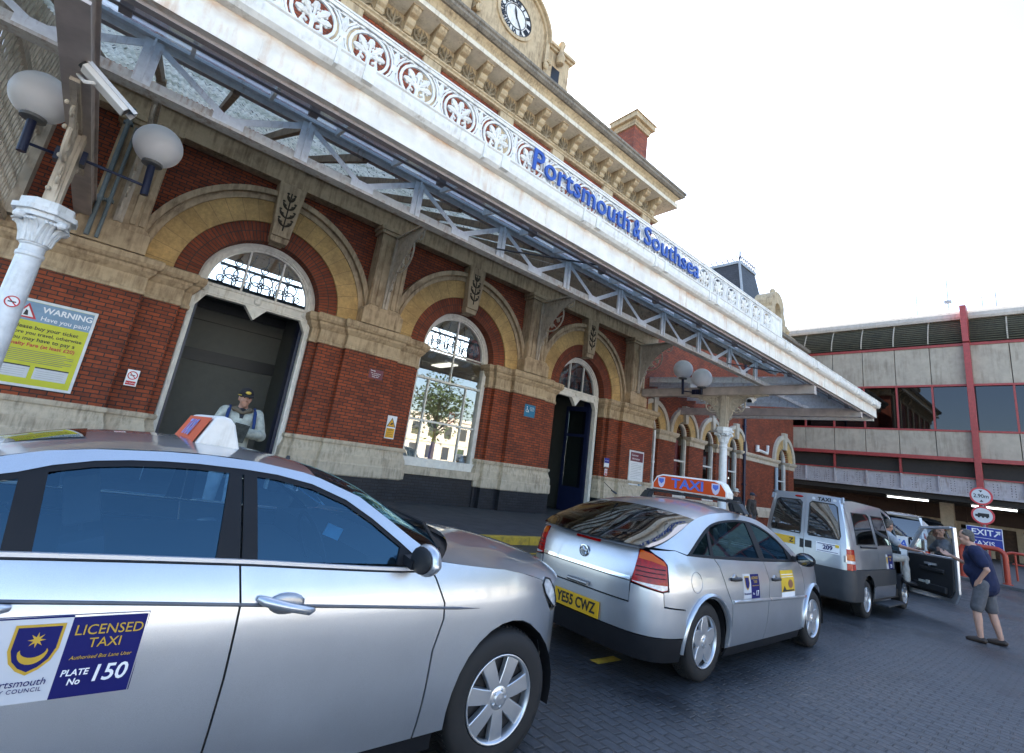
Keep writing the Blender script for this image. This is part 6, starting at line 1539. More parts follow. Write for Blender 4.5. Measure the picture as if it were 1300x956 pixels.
    b = MB(); b.box(-.70, -.45, .04, .06, .98, 1.02, Hn); b.ell(Hn @ Vector((-.55, .05, .97)), .07, .02, .03, 10, 6); w_ = b.build('inner_handle', M_ALLOY, None); w_.parent = dd
    b = MB(); b.add([Hn @ Vector((u, -.02, v)) for u, v in hole], [(0, 1, 2, 3)]); w_ = b.build('door_window', glass('clear door glass', (.70, .76, .78), .01, fres=.25), None, fixn=False); w_.parent = dd
    b = MB(); b.box(-.55, -.50, .06, .1, .60, .68, Hn); b.box(-.45, -.35, .05, .1, .62, .66, Hn); w_ = b.build('pocket_papers', plain('pocket papers', (.5, .5, .45), .6), None); w_.parent = dd
    b = MB(); c = Hn @ Vector((-.12, -.13, 1.33)); b.box(c.x-.05, c.x+.05, c.y-.13, c.y+.13, c.z-.12, c.z+.12); mr = b.build('door_mirror', M_BLACK, car, world=False, bevel=.03)
    b = MB(); b.add([(c.x-.052, c.y-.09, c.z-.11), (c.x-.052, c.y+.09, c.z-.11), (c.x-.052, c.y+.09, c.z+.11), (c.x-.052, c.y-.09, c.z+.11)], [(0, 1, 2, 3)]); w_ = b.build('mirror_glass', plain('bright mirror', (.9, .92, .94), .02, 1, var=.01), None, fixn=False); w_.parent = mr
    # running board, inner body, seats
    b = MB(); b.box(.55, 1.75, -hw-.16, -hw+.05, .20, .235); b.build('running_board', M_CLAD, car, world=False, bevel=.01)
    b = MB(); b.box(.36, 2.30, -.70, .70, .25, .40); b.box(-.7, 3.2, -.40, .40, .26, .5); b.box(-.72, 1.84, -.70, .70, .62, .80); b.box(2.95, 3.25, -.55, .55, .3, .95); b.box(1.84, 2.9, .0, .68, .3, .6)
    well(b, 0, .365, .74, .31); well(b, wb, .365, .74, .31); b.build('inner_body', M_BLACK, car, world=False)
    b = MB()
    for y in (-.36, .36): seat(b, 2.05, y, .80); seat(b, .35, y, .86); seat(b, 1.15, y, .86)
    b.build('seats', M_SEAT, car, world=False, bevel=.03)
    b = MB(); b.box(2.55, 2.9, -.66, .66, .95, 1.12); b.lathe([(.18, -.012), (.195, 0), (.18, .012), (.165, 0)], 20, M=Matrix.Translation((2.42, -.34, 1.12)) @ Matrix.Rotation(R(50), 4, 'Y'), cap=False); b.build('dashboard', M_DASH, car, world=False)
    for x, y, sd in ((0, -.73, -1), (0, .73, 1), (wb, -.73, -1), (wb, .73, 1)): wheel(car, 'wheel', x, y, wr, .20, sd, 7, .19, 0)
build_van()
def build_mpv():
    car = thing('taxi_van', 'white people carrier taxi parked ahead of the open van door, blue TAXI on its tailgate', 'taxi van', (17.95, 3.62, -.14), (0, R(.5), 0), 'silver taxis waiting at the station')
    hw = .84
    sf = Surf(van_pts(hw, -.95, 3.6), 1.1, .16, .10, .04, .85, .08); wb, wr, zs = 2.8, .32, .28
    sw = s_of_y(sf, hw-.12); sC = sf.sx(-.80)
    for side in (-1, 1):
        b = MB(); sf.panel(b, [(sC+.004, .75), (sC+.004, 1.9), (sf.sx(3.0), 1.08), (sf.sx(3.5), .9), (sf.sx(3.5), .45), (sf.sx(3.15), .45)]+[(sf.sx(x), z) for x, z in archpts(wb, .32, .37, zs+.02, rev=True)]+[(sf.sx(x), z) for x, z in archpts(0, .32, .37, zs+.02, rev=True)]+[(sC+.004, zs+.1)], side, .12, inS=True); b.build('body_side', M_WHITEPAINT, car, smooth=50, world=False)
        b = MB(); sf.panel(b, [(-.6, 1.15), (-.5, 1.72), (1.9, 1.74), (2.5, 1.5), (2.75, 1.14)], side, .12, off=.006, thick=.004); b.build('side_window', M_CGLASSD, car, smooth=50, world=False)
        b = MB(); sf.panel(b, [(sw, .98), (sC, .98), (sC, 1.52), (sw+.02, 1.52)], side, .05, inS=True, off=.008); tl = b.build('tail_lamp', M_LAMPRED, car, smooth=50, world=False)
        b = MB(); sf.panel(b, [(sw-.002, 1.10), (sC+.002, 1.10), (sC+.002, 1.36), (sw-.002, 1.40)], side, .05, inS=True, off=.012, thick=.004); w_ = b.build('reversing_lens', M_LAMPCLR, None); w_.parent = tl
        b = MB(); sf.panel(b, [(sw, 1.53), (sC, 1.53), (sC, 1.88), (sw, 1.90)], side, .06, inS=True); b.build('corner_post', M_WHITEPAINT, car, smooth=50, world=False)
    b = MB()
    for side in (-1, 1): sf.panel(b, [(0, .74), (sw-.006, .74), (sw-.006, 1.90), (0, 1.95)], side, .08, inS=True)
    tg = b.build('tailgate', M_WHITEPAINT, car, smooth=50, world=False)
    b = MB()
    for side in (-1, 1): sf.panel(b, [(0, 1.37), (sw-.05, 1.37), (sw-.07, 1.83), (0, 1.87)], side, .08, inS=True, off=.008, thick=0)
    w_ = b.build('rear_window', glass('reflecting rear window', (.05, .06, .07), .14), None, smooth=60); w_.parent = tg
    b = MB()
    for side in (-1, 1): sf.panel(b, [(0, .28), (sf.sx(-.4), .28), (sC, .73), (0, .73)], side, .08, inS=True, off=.03)
    b.build('rear_bumper', M_GREYSIL, car, smooth=50, world=False)
    Pz = lambda y, z, off: tuple(sf.P(s_of_y(sf, abs(y)), z, -1 if y < 0 else 1, off))
    fnr = lambda y0, z0, off: (lambda u, v, d: (Pz(y0-u, z0+v, 0)[0]-off-d, y0-u, z0+v))
    b = MB(); b.text('TAXI', .26, fnr(-.30, 1.17, .006), .002, .006, shear=.15); w_ = b.build('taxi_letters', M_TXBLUE, None, fixn=False); w_.parent = tg
    rail = dens([(3.5, .95), (3.0, 1.10), (2.4, 1.72), (2.0, 1.86), (1.4, 1.92), (0, 1.94), (-.7, 1.93), (-.90, 1.90)], 5)
    bz = lambda t: .05*math.sin(PI*min(1, max(0, t)))**.4
    b = MB(); loft(b, sf, rail, 0, .35, lambda t: .1*(1-t), bz, 6, 12); b.build('windscreen', M_CGLASSD, car, smooth=60, world=False)
    b = MB(); loft(b, sf, rail, .35, 1, lambda t: 0, bz, 14, 14); b.build('roof', M_SILVER, car, smooth=60, world=False)
    b = MB(); b.box(.38, wb-.38, -.78, .78, .25, .9); b.box(-.7, 3.3, -.45, .45, .26, .9); b.box(-.6, 2.7, -.7, .7, .9, 1.05); well(b, 0, .36, .8, .32); well(b, wb, .36, .8, .32); b.build('inner_body', M_BLACK, car, world=False)
    for x, y, sd in ((0, -.80, -1), (0, .80, 1), (wb, -.80, -1), (wb, .80, 1)): wheel(car, 'wheel', x, y, wr, .205, sd, 7, .19, 0)
build_mpv()
# ------------------------------------------------------------------ people
M_SKIN = plain('skin', (.42, .22, .15), .55, var=.1, vs=12); M_SKIN2 = plain('skin fair', (.52, .30, .22), .55, var=.1, vs=12)
def cloth(name, col, var=.22): return plain(name, col, .9, var=var, vs=14, bump=.25, bs=25)
def rebuild(name, mb, mat, parent, voxel=.013, smooth=3, mats=None):
    """fuse overlapping limbs into one continuous skin"""
    o = mb.build('tmp', mat, None)
    m = o.modifiers.new('r', 'REMESH'); m.mode = 'VOXEL'; m.voxel_size = voxel; m.use_smooth_shade = True
    s = o.modifiers.new('s', 'SMOOTH'); s.iterations = smooth; s.factor = .5
    dg = bpy.context.evaluated_depsgraph_get()
    me = bpy.data.meshes.new_from_object(o.evaluated_get(dg)); me.name = name
    for p in me.polygons: p.use_smooth = True
    if not me.materials: me.materials.append(mat)
    bpy.data.objects.remove(o)
    q = bpy.data.objects.new(name, me); C.objects.link(q); q.parent = parent
    return q
def V3(*a): return Vector(a)
def limb(mb, pts, rs, n=12): mb.tube([Vector(p) for p in pts], list(rs), n); [mb.ell(Vector(p), r, r, r, 10, 8) for p, r in zip(pts, rs)]
def hand(mb, w, d, palm_n, curl=.6, k=1.0):
    """palm, four unequal bent fingers and a thumb leaving the side of the palm"""
    d = Vector(d).normalized(); nrm = Vector(palm_n).normalized(); s = d.cross(nrm).normalized(); w = Vector(w)
    c = w+d*.045*k
    for t in (-.027, -.009, .009, .027): mb.tube([w+s*t*.7, c+s*t, w+d*.095*k+s*t*1.1], [.017*k, .017*k, .013*k], 8)
    for t, L in ((-.030, .062), (-.010, .074), (.010, .080), (.030, .072)):
        a = w+d*.09*k+s*t*1.12*k; p = [a]; dd = d.copy()
        for q in range(3):
            dd = (dd*math.cos(curl*.55)+nrm*math.sin(curl*.55)).normalized(); p.append(p[-1]+dd*L*k/3)
        mb.tube(p, [.0105*k, .0100*k, .0092*k, .0075*k], 7)
    a = w+d*.025*k+s*.030*k
    mb.tube([a, a+(d*.5+s*.8).normalized()*.032*k, a+(d*.5+s*.8).normalized()*.032*k+(d*.9+s*.25+nrm*.4).normalized()*.03*k, a+(d*.5+s*.8).normalized()*.032*k+(d*.9+s*.1+nrm*.7).normalized()*.058*k], [.015*k, .013*k, .011*k, .009*k], 7)
def head(mb, c, fwd, up=(0, 0, 1)):
    f = Vector(fwd).normalized(); u = Vector(up); l = u.cross(f).normalized(); u = f.cross(l).normalized()
    M = Matrix((( f.x, l.x, u.x), (f.y, l.y, u.y), (f.z, l.z, u.z))).to_4x4()
    P = lambda a, b, c_: Vector(c)+f*a+l*b+u*c_
    mb.ell(P(-.01, 0, .03), .098, .076, .100, 16, 12, M); mb.ell(P(.022, 0, -.035), .070, .062, .085, 14, 10, M); mb.ell(P(.055, 0, -.095), .032, .036, .026, 10, 8, M)
    mb.tube([P(.090, 0, .015), P(.108, 0, -.018), P(.112, 0, -.035)], [.010, .014, .016], 8); mb.ell(P(.085, 0, -.066), .012, .026, .010, 10, 6, M)
    for s in (-1, 1): mb.ell(P(-.012, s*.076, -.012), .022, .010, .034, 8, 6, M); mb.ell(P(.078, s*.030, .030), .014, .022, .008, 8, 6, M); mb.ell(P(.07, s*.042, -.035), .02, .02, .025, 8, 6, M)
    return P, M
def eyes(P, M, parent, name='eyes'):
    b = MB()
    for s in (-1, 1): b.ell(P(.083, s*.031, .012), .008, .012, .007, 8, 6, M)
    o = b.build(name, plain('dark eyes', (.04, .03, .025), .2), None, smooth=60); o.parent = parent
def person(label, loc, rotz, pose, fit, scale=1.0, group=None):
    t = thing('person', label, 'person', loc, (0, 0, rotz), group); t.scale = (scale,)*3
    p = pose
    skin = fit.get('skin', M_SKIN)
    b = MB()
    P, Mh = head(b, p['head'], p['look'], p.get('up', (0, 0, 1)))
    limb(b, [p['neck'], Vector(p['neck'])*.45+Vector(p['head'])*.55-Vector((.012, 0, .02))], [.062, .055])
    limb(b, [p['pelvis'], p['waist'], p['chest'], p['neck']], [.135, .128, .14, .07])
    for sd in 'LR':
        sh, el, wr = p['sh'+sd], p['el'+sd], p['wr'+sd]
        limb(b, [p['chest'], sh], [.10, .062]); limb(b, [sh, el, wr], [.055, .042, .028])
        d = (Vector(wr)-Vector(el)); hd = p.get('hd'+sd, d); hand(b, wr, hd, p.get('pn'+sd, (0, -1 if sd == 'L' else 1, 0)), p.get('cu'+sd, .7))
        hp, kn, an = p['hp'+sd], p['kn'+sd], p['an'+sd]
        limb(b, [p['pelvis'], hp], [.12, .095]); limb(b, [hp, kn], [.088, .058]); limb(b, [kn, Vector(kn).lerp(Vector(an), .35), an], [.056, .058, .038])
        f = Vector(p.get('ft'+sd, (1, 0, 0))); a = Vector(an); b.tube([a+Vector((0, 0, -.03)), a+f*.08+Vector((0, 0, -.055)), a+f*.16+Vector((0, 0, -.065))], [.04, .036, .026], 8)
    body = rebuild('body', b, skin, t, .0115, 2)
    eyes(P, Mh, t)
    # clothes
    top = fit['top']; b = MB(); g = fit.get('bulk', .018)
    limb(b, [Vector(p['pelvis'])+Vector((0, 0, fit.get('hem', .02))), p['waist'], p['chest']], [.15+g, .142+g, .15+g]); 
    for s in (-1, 1): b.ell(Vector(p['chest'])+Vector((.02, s*.07, .02)), .11+g, .09+g, .13, 12, 8)
    if fit.get('belly'): b.ell(Vector(p['waist'])+Vector((.07, 0, -.02)), .13+g, .15, .15, 12, 8)
    for sd in 'LR':
        sh, el, wr = Vector(p['sh'+sd]), Vector(p['el'+sd]), Vector(p['wr'+sd])
        limb(b, [p['chest'], sh], [.11+g, .07+g])
        if fit.get('sleeve', 'long') == 'long': limb(b, [sh, sh.lerp(el, .5), el, el.lerp(wr, .5), el.lerp(wr, .93)], [.066+g, .062+g, .056+g, .05+g, .042+g])
        else: limb(b, [sh, sh.lerp(el, .62)], [.066+g, .062+g])
    nk = Vector(p['neck']); b.tube([nk+Vector((0, 0, -.06)), nk+Vector((.0, 0, .005))], [.105, .078], 14)
    rebuild('jacket' if fit.get('jacket') else 'shirt', b, top, t, .0125, 3)
    b = MB(); lg = fit['bottom']
    limb(b, [Vector(p['pelvis'])+Vector((0, 0, .05)), p['pelvis']], [.142, .142])
    for sd in 'LR':
        hp, kn, an = Vector(p['hp'+sd]), Vector(p['kn'+sd]), Vector(p['an'+sd])
        limb(b, [p['pelvis'], hp], [.135, .105])
        if fit.get('shorts'): limb(b, [hp, hp.lerp(kn, .5), hp.lerp(kn, .92)], [.102, .094, .090])
        else: limb(b, [hp, kn, kn.lerp(an, .5), kn.lerp(an, 1.0)], [.108, .080, .070, .060])
    rebuild('shorts' if fit.get('shorts') else 'trousers', b, lg, t, .0125, 3)
    for sd in 'LR':
        an = Vector(p['an'+sd]); f = Vector(p.get('ft'+sd, (1, 0, 0))); b = MB()
        b.tube([an-f*.075+Vector((0, 0, -.055)), an-f*.04+Vector((0, 0, -.04)), an+f*.05+Vector((0, 0, -.045)), an+f*.14+Vector((0, 0, -.06)), an+f*.185+Vector((0, 0, -.068))], [.028, .048, .050, .040, .018], 10)
        rebuild('shoe', b, fit.get('shoe', M_BLACK), t, .011, 2)
    if fit.get('hair'):
        b = MB(); f = Vector(p['look']).normalized()
        c = P(-.030, 0, .048)
        b.ell(c, .090, .082, .086, 18, 12, Mh); b.ell(P(-.060, 0, -.01), .050, .070, .070, 14, 10, Mh)
        for k in range(44):
            a = k*2.4; th = .25+1.5*((k*37) % 44)/44; rr = .088+.012*((k*7) % 3)/2; q = P(-.035-rr*math.cos(th)*.9+.06*math.sin(th), .9*rr*math.sin(th)*math.cos(a), .045+rr*math.sin(th)*abs(math.sin(a))); b.tube([q, q+Vector((.012*math.cos(a*3), .012*math.sin(a*2), .014*math.sin(a*5)))], [.016, .006], 6)
        rebuild('hair', b, fit['hair'], t, .010, 1)
    if fit.get('cap'):
        b = MB(); b.ell(P(-.01, 0, .058), .112, .092, .085, 18, 12, Mh); rebuild('cap', b, fit['cap'], t, .010, 1)
        b = MB(); n = 10
        b.prism([(.06, -.07)]+[(.085+.085*math.cos(-PI/2+PI*i/n), .075*math.sin(-PI/2+PI*i/n)) for i in range(n+1)]+[(.06, .07)], lambda u, v, d: P(u+.02, v, .052-u*.22+d), 0, .012); o = b.build('cap_peak', fit['cap'], None, smooth=40); o.parent = t
        b = MB(); b.ell(P(.094, 0, .075), .012, .035, .022, 12, 8, Mh); o = b.build('cap_badge', fit.get('badge', M_GOLD), None, smooth=60); o.parent = t
        b = MB(); b.tube([P(-.01+.113*math.cos(a), .092*math.sin(a), .035) for a in [2*PI*i/18 for i in range(18)]], .007, 5, closed=True); o = b.build('cap_band', fit.get('badge', M_GOLD), None); o.parent = t
    if fit.get('hat'):
        b = MB(); b.lathe([(.16, -.0), (.155, .012), (.10, .03), (.098, .10), (.07, .125), (.001, .13)], 20, M=Matrix.Translation(P(-.01, 0, .035)) @ Mh); o = b.build('sun_hat', fit['hat'], None, smooth=40); o.parent = t
    return t, P
STAND = dict(pelvis=(0, 0, .93), waist=(0, 0, 1.08), chest=(.0, 0, 1.28), neck=(.0, 0, 1.46), head=(.02, 0, 1.61), look=(1, 0, 0),
    shL=(0, .185, 1.39), elL=(-.03, .24, 1.11), wrL=(.06, .25, .88), shR=(0, -.185, 1.39), elR=(-.03, -.24, 1.11), wrR=(.06, -.25, .88),
    hpL=(0, .095, .89), knL=(.02, .105, .49), anL=(-.02, .11, .085), hpR=(0, -.095, .89), knR=(.02, -.105, .49), anR=(-.02, -.11, .085))
def px_ground(x, y, z):
    """only used to note where each figure stands on the forecourt"""
    return None
# passenger in a navy polo shirt, one hand in the pocket, the other reaching out
pose = dict(STAND, waist=(.03, 0, 1.09), chest=(.07, 0, 1.28), neck=(.12, 0, 1.45), head=(.18, 0, 1.585), look=(1, .02, -.16),
    shL=(.07, .19, 1.385), elL=(-.06, .26, 1.13), wrL=(.06, .20, .93), hdL=(.25, -.25, -.9), cuL=1.0,
    shR=(.08, -.18, 1.385), elR=(.20, -.22, 1.13), wrR=(.42, -.14, 1.24), hdR=(.9, .15, .25), pnR=(0, .6, .8), cuR=.8,
    hpL=(.02, .11, .89), hpR=(-.01, -.11, .89), knL=(.12, .13, .49), anL=(.10, .14, .085), knR=(-.04, -.12, .48), anR=(-.12, -.12, .085))
FX, FY = 11.78, 1.27
person('man in navy polo shirt and grey shorts standing by the open van door', (FX, FY, zg(FX)+.003), R(92), pose,
    dict(top=cloth('navy polo', (.010, .016, .055)), bottom=cloth('grey shorts', (.105, .105, .115)), sleeve='short', shorts=1, bulk=.032, hair=plain('grey hair', (.10, .09, .08), .9, var=.45, vs=60), shoe=plain('brown leather', (.035, .022, .016), .6), belly=1, hem=-.05, skin=M_SKIN2), 1.0)
# man in the doorway with cap, pale jacket, rucksack straps and a magazine
pose = dict(STAND, head=(.03, 0, 1.60), look=(1, .12, -.06), elL=(.05, .28, 1.14), wrL=(.24, .10, 1.16), hdL=(.35, -.9, .1), pnL=(-1, 0, 0), cuL=1.1,
    elR=(.03, -.28, 1.13), wrR=(.22, -.13, 1.08), hdR=(.4, .9, .12), pnR=(-.6, 0, .6), cuR=1.1, knL=(.08, .10, .49), anL=(.05, .11, .085), anR=(-.1, -.11, .085))
DX, DY = 1.74, 8.35
m, P = person('man in dark cap and pale jacket with rucksack in the wide open doorway', (DX, DY, zp(DX)+.003), R(262), pose,
    dict(top=cloth('pale sage jacket', (.36, .38, .33), .3), bottom=cloth('pale trousers', (.52, .53, .55)), jacket=1, bulk=.022, hem=-.10, cap=cloth('black cap', (.014, .012, .014)), badge=plain('gold braid', (.55, .38, .05), .5), shoe=M_BLACK), 1.15)
b = MB()
for s in (-1, 1): b.tube([(-.12, s*.14, 1.42), (-.02, s*.15, 1.475), (.09, s*.155, 1.42), (.165, s*.165, 1.28), (.14, s*.18, 1.12)], [.02, .022, .022, .02, .014], 8)
b.ell((-.24, 0, 1.22), .10, .17, .24, 14, 10); o = b.build('rucksack', cloth('blue rucksack', (.012, .035, .13)), None, smooth=60); o.parent = m
b = MB(); b.tube([(.02, .11, 1.44), (.10, .08, 1.45), (.145, 0, 1.40), (.10, -.08, 1.45), (.02, -.11, 1.44)], [.035, .035, .02, .035, .035], 8); o = b.build('collar', cloth('brown collar', (.12, .095, .065)), None, smooth=60); o.parent = m
b = MB(); b.tube([(.06, 0, 1.44), (.10, 0, 1.40), (.155, 0, 1.33)], [.045, .04, .02], 8); o = b.build('undershirt', M_BLACK, None, smooth=60); o.parent = m
mg = thing('magazine', 'folded dark magazine held by the man in the doorway', 'magazine', (DX-.06, DY-.36, zp(DX)+1.20), (R(-8), R(14), R(262)))
b = MB(); b.box(-.006, .006, -.10, .10, 0, .27); b.build('pages', M_WHITE, mg, world=False)
b = MB(); b.box(.0062, .0075, -.10, .10, 0, .27); b.build('cover', plain('dark magazine cover', (.05, .055, .05), .35, var=.6, vs=18), mg, world=False)
# driver leaning out of the van
pose = dict(STAND, pelvis=(0, 0, .10), waist=(.02, 0, .26), chest=(.06, -.06, .46), neck=(.11, -.13, .62), head=(.17, -.20, .745), look=(.85, -.25, -.28),
    shL=(.07, .16, .56), elL=(.24, .24, .34), wrL=(.42, .16, .36), shR=(.07, -.21, .56), elR=(.16, -.42, .36), wrR=(.12, -.70, .34), hdR=(.05, -1, -.02), pnR=(0, 0, -1), cuR=.9,
    hpL=(.02, .10, .09), knL=(.42, .10, .12), anL=(.44, .10, -.30), hpR=(.06, -.11, .09), knR=(.30, -.42, .13), anR=(.24, -.46, -.28), ftR=(.6, -.8, 0))
person('grey haired driver sitting sideways in the open van door reaching for it', (13.20, 3.08, .77), R(-6), pose,
    dict(top=cloth('light check shirt', (.33, .36, .40)), bottom=cloth('stone trousers', (.46, .44, .40)), sleeve='short', hair=MATS['grey hair'], shoe=M_BLACK, belly=1, hem=.06), .98)
# people beyond the taxis
person('woman in a pale brimmed hat and dark jacket on the pavement behind the hatchback taxi', (22.2, 10.2, zp(22.2)), R(250), dict(STAND, elL=(.06, .26, 1.12), wrL=(.22, .12, 1.12), anL=(.12, .1, .085), knL=(.1, .1, .49)),
    dict(top=cloth('black jacket', (.02, .02, .024)), bottom=cloth('dark trousers', (.03, .035, .045)), jacket=1, hair=plain('brown hair', (.10, .05, .03), .9), hat=cloth('pale hat', (.55, .56, .52)), skin=M_SKIN2), 1.13)
person('man in a dark cap and brown coat half hidden behind the silver van', (24.1, 10.3, zp(24.1)), R(262), STAND,
    dict(top=cloth('brown coat', (.055, .045, .04)), bottom=cloth('grey trousers', (.07, .07, .08)), jacket=1, cap=cloth('blue grey cap', (.05, .06, .09)), badge=cloth('cap cloth', (.05, .06, .09))), 1.12)
person('man in dark clothes standing beyond the open van door', (17.3, 2.62, zg(17.3)), R(200), dict(STAND, elR=(.05, -.27, 1.13), wrR=(.25, -.16, 1.16)),
    dict(top=cloth('black top', (.012, .012, .015)), bottom=cloth('black trousers', (.015, .015, .018)), jacket=1, hair=plain('black hair', (.02, .016, .014), .9)), 1.02)
# ------------------------------------------------------------------ lamps and cameras
def lampset():
    cx, cy = -1.15, 9.05
    return cx, cy
# pixel checks were made against the photograph: globe centres (52,125), (200,184), (868,468), (891,480)
globe_lamp('large opal globe left of the white column, on a navy bracket', (-1.27, 9.0, 5.02), (-1.58, 8.85, 4.97), (-1.60, 8.85, 5.66), .335, (-1.30, -1.24, 8.92, 9.08, 4.93, 5.12))
globe_lamp('large opal globe right of the white column, above the left doorway', (-1.0, 9.0, 5.08), (-.24, 9.0, 5.04), (-.27, 9.0, 5.74), .325, (-1.03, -.97, 8.92, 9.08, 4.98, 5.18))
globe_lamp('left of the two small opal globes under the far end of the canopy', (18.5, 10.25, 5.55), (18.35, 10.72, 5.60), (18.35, 10.75, 6.52), .40, (18.42, 18.58, 10.2, 10.36, 5.46, 5.66))
globe_lamp('right of the two small opal globes, nearer the far canopy column', (18.5, 10.1, 5.55), (18.4, 9.93, 5.58), (18.4, 9.92, 6.12), .40, (18.42, 18.58, 10.02, 10.18, 5.46, 5.66))
M_CAMW = plain('camera housing white', (.72, .70, .68), .35, var=.04)
def cctv(label, base, p0, p1, w, h):
    t = thing('security_camera', label, 'camera', base)
    p0, p1 = Vector(p0), Vector(p1); d = (p1-p0).normalized()
    r = d.cross(Vector((0, 0, 1))).normalized(); u = r.cross(d).normalized(); L = (p1-p0).length
    M = Matrix(((d.x, r.x, u.x, p0.x), (d.y, r.y, u.y, p0.y), (d.z, r.z, u.z, p0.z), (0, 0, 0, 1)))
    b = MB(); b.prism([(-w/2, -h*.32), (w/2, -h*.32), (w/2, h*.18), (w*.3, h*.5), (-w*.3, h*.5), (-w/2, h*.18)], lambda y, z, x: M @ Vector((x, y, z)), 0, L*.90); b.build('housing', M_CAMW, t, bevel=.008)
    b = MB(); b.prism([(-w*.58, h*.12), (-w*.34, h*.56), (w*.34, h*.56), (w*.58, h*.12), (w*.54, h*.12), (w*.31, h*.51), (-w*.31, h*.51), (-w*.54, h*.12)], lambda y, z, x: M @ Vector((x, y, z)), -.01, L*1.02); b.build('sun_shield', M_CAMW, t)
    b = MB(); b.prism([(-w*.42, -h*.26), (w*.42, -h*.26), (w*.42, h*.16), (w*.26, h*.42), (-w*.26, h*.42), (-w*.42, h*.16)], lambda y, z, x: M @ Vector((x, y, z)), L*.9, L*.905); b.build('lens_window', M_BLACK, t)
    b = MB(); b.cyl(M @ Vector((-.03, 0, 0)), M @ Vector((0, 0, 0)), h*.36, n=14); b.cyl(M @ Vector((-.035, 0, 0)), M @ Vector((-.03, 0, 0)), h*.22, n=14); b.build('rear_cap', M_BLACK, t)
    b = MB(); b.tube([M @ Vector((L*.3, 0, -h*.3)), M @ Vector((L*.22, 0, -h*.9)), base], .02, 8); b.build('bracket', M_CAMW, t)
cctv('long white security camera on the cross beam above the left column', (-1.15, 7.35, 5.46), (-1.05, 6.95, 5.38), (-.55, 7.02, 5.06), .17, .14)
cctv('small white security camera hanging under the far cross beam', (18.6, 8.05, 5.42), (18.75, 8.0, 5.30), (18.25, 7.95, 5.12), .20, .18)
# ------------------------------------------------------------------ wall signs
def board(name, label, cat, x0, x1, z0, z1, y, frame, fm, fill, t=.03, group=None):
    o = thing(name, label, cat, ((x0+x1)/2, y, z0), group=group)
    b = MB()
    if frame: b.box(x0, x1, y-t, y, z0, z1); b.build('frame', fm, o, bevel=.004)
    yf = y-t-.001 if frame else y-.012
    b = MB(); b.box(x0+frame, x1-frame, yf-.001 if frame else yf, y-.001 if not frame else yf+.002, z0+frame, z1-frame); b.build('panel', fill, o)
    yy = yf-.003
    def rect(u0, u1, v0, v1, mat, nm='printed_block', lay=0):
        q = MB(); q.add([(u0, yy-lay*.0012, v0), (u1, yy-lay*.0012, v0), (u1, yy-lay*.0012, v1), (u0, yy-lay*.0012, v1)], [(0, 1, 2, 3)]); q.build(nm, mat, o, fixn=False)
    def poly(pts, mat, nm='symbol', lay=1):
        q = MB(); q.add([(u, yy-lay*.0012, v) for u, v in pts], [tuple(range(len(pts)))]); q.build(nm, mat, o, fixn=False)
    def txt(lines, mat, nm='lettering', align='CENTER'):
        for s, x, z, size, bold in lines: q = MB(); q.text(s, size, lambda u, v, d: (x+u, yy-.0025-d, z+v), .001, bold, align); q.build(nm, mat, o, fixn=False)
    return o, rect, poly, txt, yy
M_YEL = plain('poster yellow', (.60, .60, .015), .45, var=.05); M_PALEBLUE = plain('poster slate blue', (.20, .32, .46), .45, var=.1); M_PGREY = plain('poster pale grey', (.62, .64, .66), .45, var=.04); M_ALU = plain('white poster frame', (.70, .72, .74), .35); M_SRED = plain('sign red', (.55, .02, .03), .45); M_SBLK = plain('sign black', (.015, .015, .018), .5); M_MAROON = plain('maroon sign', (.17, .035, .055), .45); M_SAMB = plain('sign amber', (.80, .40, .01), .45); M_TEAL = plain('teal sign', (.01, .16, .30), .45)
yp_ = 12.93
o, rect, poly, txt, yy = board('warning_poster', 'large yellow and blue WARNING poster in a white frame behind the white column', 'poster', -1.66, -.37, 1.86, 3.52, yp_, .05, M_ALU, M_YEL)
rect(-1.61, -.42, 3.10, 3.465, M_PALEBLUE)
poly([(-1.55, 3.14), (-1.22, 3.14), (-1.385, 3.43)], M_SRED); poly([(-1.50, 3.17), (-1.27, 3.17), (-1.385, 3.37)], M_PWHITE, lay=2); poly([(-1.42, 3.19), (-1.35, 3.19), (-1.37, 3.28), (-1.40, 3.30)], M_SBLK, lay=3)
txt([('WARNING', -.80, 3.345, .155, .004), ('Have you paid?', -.80, 3.18, .12, .001)], M_PWHITE)
txt([('Please buy your ticket', -1.02, 2.98, .105, .001), ('before you travel, otherwise', -1.02, 2.87, .095, .001), ('you may have to pay a', -1.02, 2.76, .105, .001)], M_SBLK)
txt([('Penalty Fare (at least £20)', -1.02, 2.65, .095, .002)], M_SRED)
q = MB()
for k in range(7): q.add([(-1.56, yy-.001, 2.54-.035*k), (-.50 if k % 3 else -.62, yy-.001, 2.54-.035*k), (-.50 if k % 3 else -.62, yy-.001, 2.552-.035*k), (-1.56, yy-.001, 2.552-.035*k)], [(0, 1, 2, 3)])
q.build('small_print', plain('grey print', (.2, .2, .12), .5), o, fixn=False)
for x0, x1 in ((-1.56, -1.06), (-.99, -.50)):
    rect(x0, x1, 2.03, 2.24, M_PGREY, lay=1); rect(x0, x1, 2.24, 2.265, M_SBLK, lay=1)
    q = MB()
    for k in range(4): q.add([(x0+.03, yy-.0022, 2.19-.04*k), (x1-.05, yy-.0022, 2.19-.04*k), (x1-.05, yy-.0022, 2.196-.04*k), (x0+.03, yy-.0022, 2.196-.04*k)], [(0, 1, 2, 3)])
    q.build('small_print', plain('grey print light', (.35, .36, .38), .5), o, fixn=False)
